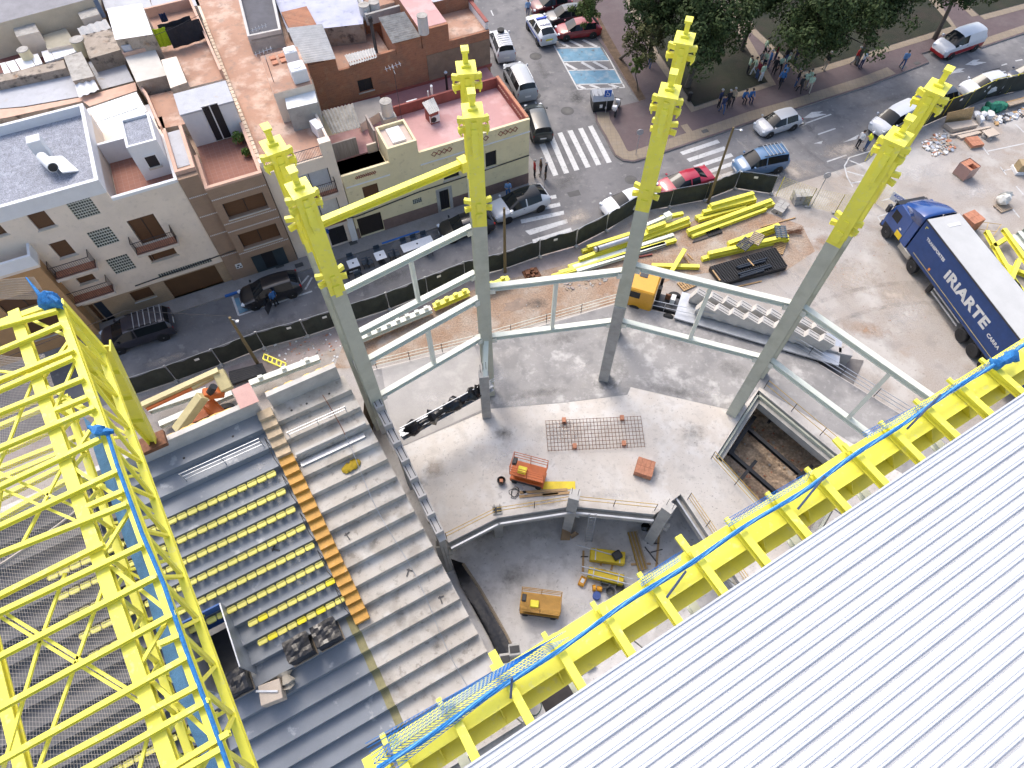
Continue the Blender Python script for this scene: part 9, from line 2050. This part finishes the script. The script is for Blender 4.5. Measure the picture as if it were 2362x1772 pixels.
def stain(px, rx, ry, m, z, rz=0.0, name='floor_stain'):
    c = P(*px, z); o = MB().poly([(1.25 * cos(2 * pi * i / 28), 1.25 * sin(2 * pi * i / 28), 0) for i in range(28)]).build(name, m); o.location = (c.x, c.y, z + 0.0006 * (sc_[0] % 7)); sc_[0] += 1; o.scale = (rx, ry, 1); o.rotation_euler.z = rz; struct(o)
zt = ZS + 0.02
for a in (((1400, 885), 1.3, 0.8, sm_d2, 0.2), ((1430, 850), 0.7, 1.3, sm_d, 0.3), ((1560, 905), 3.2, 0.55, sm_d, -0.22), ((1640, 905), 1.3, 0.4, sm_w, -0.2), ((1330, 850), 1.2, 0.6, sm_w, 0.2), ((1250, 905), 3.0, 0.5, sm_d, 0.12), ((1200, 930), 2.0, 0.5, sm_w, 0.15), ((1150, 870), 0.9, 1.2, sm_w, 0), ((1300, 780), 2.4, 0.8, sm_d, 0.3), ((1560, 790), 2.2, 1.2, sm_d, -0.4), ((1000, 920), 1.6, 1.2, sm_w, 0.3), ((1690, 850), 1.6, 1.0, sm_d, -0.5)): stain(a[0], a[1], a[2], a[3], zt, a[4])
zt = ZS + 0.006
for a in (((1160, 1000), 0.9, 0.7, sm_d2, 0.2), ((1305, 980), 0.6, 0.5, sm_d2, 0.2), ((1290, 1000), 2.5, 1.2, sm_w, 0.1), ((1150, 1060), 1.6, 1.0, sm_w, 0.5), ((1500, 1090), 1.4, 1.0, sm_d, 0.1), ((1600, 1000), 1.4, 1.2, sm_d, 0.8), ((1420, 1140), 1.8, 0.6, sm_w, 0), ((1000, 1080), 1.2, 1.0, sm_b, 0.2), ((960, 1130), 1.3, 0.7, sm_d2, 0.9), ((1250, 1160), 2.0, 0.4, sm_b, 0.1)): stain(a[0], a[1], a[2], a[3], zt, a[4])
for a in (((1250, 1235), 1.2, 0.5, sm_w, 0), ((1450, 1290), 1.0, 0.6, sm_w, 0.2), ((1180, 1330), 1.6, 1.2, sm_d, 0.3), ((1330, 1400), 1.6, 0.8, sm_w, 0.3), ((1120, 1230), 2.0, 0.7, sm_d, 0.2)): stain(a[0], a[1], a[2], a[3], ZP + 0.006, a[4])
for a in (((1820, 400), 4.5, 1.8, sm_b, 0.3), ((1650, 410), 3.5, 1.4, sm_b, 0.3), ((1950, 345), 3.5, 1.6, sm_b, 0.3), ((1480, 470), 2.5, 1.0, sm_b, 0.4), ((1330, 500), 2.0, 1.2, sm_b, 0.4), ((1300, 420), 2.5, 1.2, sm_d, 0.4), ((1330, 225), 1.0, 1.6, sm_d2, 0), ((1250, 160), 0.8, 3.0, sm_d, 0.25), ((900, 640), 4.0, 0.8, sm_d, 0.44), ((600, 760), 4.0, 0.7, sm_d, 0.44), ((380, 830), 2.0, 0.5, sm_b, 0.4), ((1800, 300), 4.0, 0.6, sm_d, 0.35), ((2050, 230), 5.0, 0.6, sm_d, 0.35)): stain(a[0], a[1], a[2], a[3], 0.012, a[4], 'road_stain')
for a in (((1960, 640), 3.5, 2.6, sm_b, 0.3), ((2100, 720), 3.0, 2.0, sm_w, 0.6), ((2120, 400), 3.5, 1.6, sm_w, 0.2), ((2250, 440), 2.5, 1.5, sm_w, 0.3), ((1900, 560), 2.5, 1.2, sm_o, 0.2), ((2000, 760), 2.5, 1.2, sm_o, -0.3), ((1760, 560), 2.0, 1.0, sm_w, 0.2), ((1600, 530), 2.2, 0.9, sm_o, 0.3), ((1240, 700), 1.2, 0.8, sm_d2, 0.2), ((930, 760), 2.2, 0.8, sm_o, 0.4), ((2190, 345), 2.0, 0.8, sm_d, 0.3), ((700, 800), 2.5, 0.8, sm_b, 0.4), ((2060, 680), 2.2, 3.4, sm_b, 0.65)): stain(a[0], a[1], a[2], a[3], 0.016, a[4], 'yard_stain')
# raw and painted steps: spilt cement
for u, v in ((650, 1170), (665, 1225), (672, 1275), (690, 1330), (620, 1120), (590, 1060), (640, 1085), (760, 930), (700, 990), (880, 1180), (960, 1300), (850, 1250), (920, 1420), (1000, 1480)):
    e, j = on_stand(u, v); jf = math.floor(j); c = EM(e, step_m(jf) + 0.45, step_z(jf) + 0.004); o = MB().poly([(1.0 * cos(2 * pi * i / 20), 1.0 * sin(2 * pi * i / 20), 0) for i in range(20)]).build('floor_stain', sm_w if u < 800 else sm_d); o.location = c; o.scale = (rr.uniform(0.35, 0.9), 0.42, 1); o.rotation_euler.z = PHI; struct(o)
# tyre tracks
sm_t = stainmat('pale_tyre_track', (0.50, 0.465, 0.43), 0.55, 1.6, True); sm_t2 = stainmat('dark_tyre_track', (0.17, 0.155, 0.145), 0.45, 1.4, True)
k = 0
for cx, cy, R0, a0, a1, m in ((1.0, 20, 21, 10, 75, sm_t), (1.0, 20, 22.9, 12, 70, sm_t), (38, 52, 15, 150, 235, sm_t2), (38, 52, 13.1, 150, 235, sm_t2), (36, 55, 19, 170, 250, sm_t), (36, 55, 17.2, 170, 250, sm_t), (30, 12, 17, 60, 140, sm_t2), (30, 12, 18.9, 60, 140, sm_t2), (45, 40, 26, 155, 215, sm_t), (45, 40, 24.2, 155, 215, sm_t)):
    pts = [V((cx + R0 * cos(radians(a0 + (a1 - a0) * i / 40)), cy + R0 * sin(radians(a0 + (a1 - a0) * i / 40)), 0)) for i in range(41)]
    def inside(p): u_ = (p - ST_O).dot(ST_N); return p.x > 11 and -26 < u_ < -2.2 and not (p.x < 21 and p.y < 29.5) and not p.y < 24 + (p.x - 21) * -0.62
    run = []
    for p in pts + [None]:
        if p is not None and inside(p): run.append(p)
        else:
            if len(run) > 4:
                o = MB().poly([(q.x, q.y, 0.021 + 0.0004 * k) for q in ccw(ribbon(run, -0.16, 0.16))]).build('tyre_track', m); struct(o)
            run = []
    k += 1
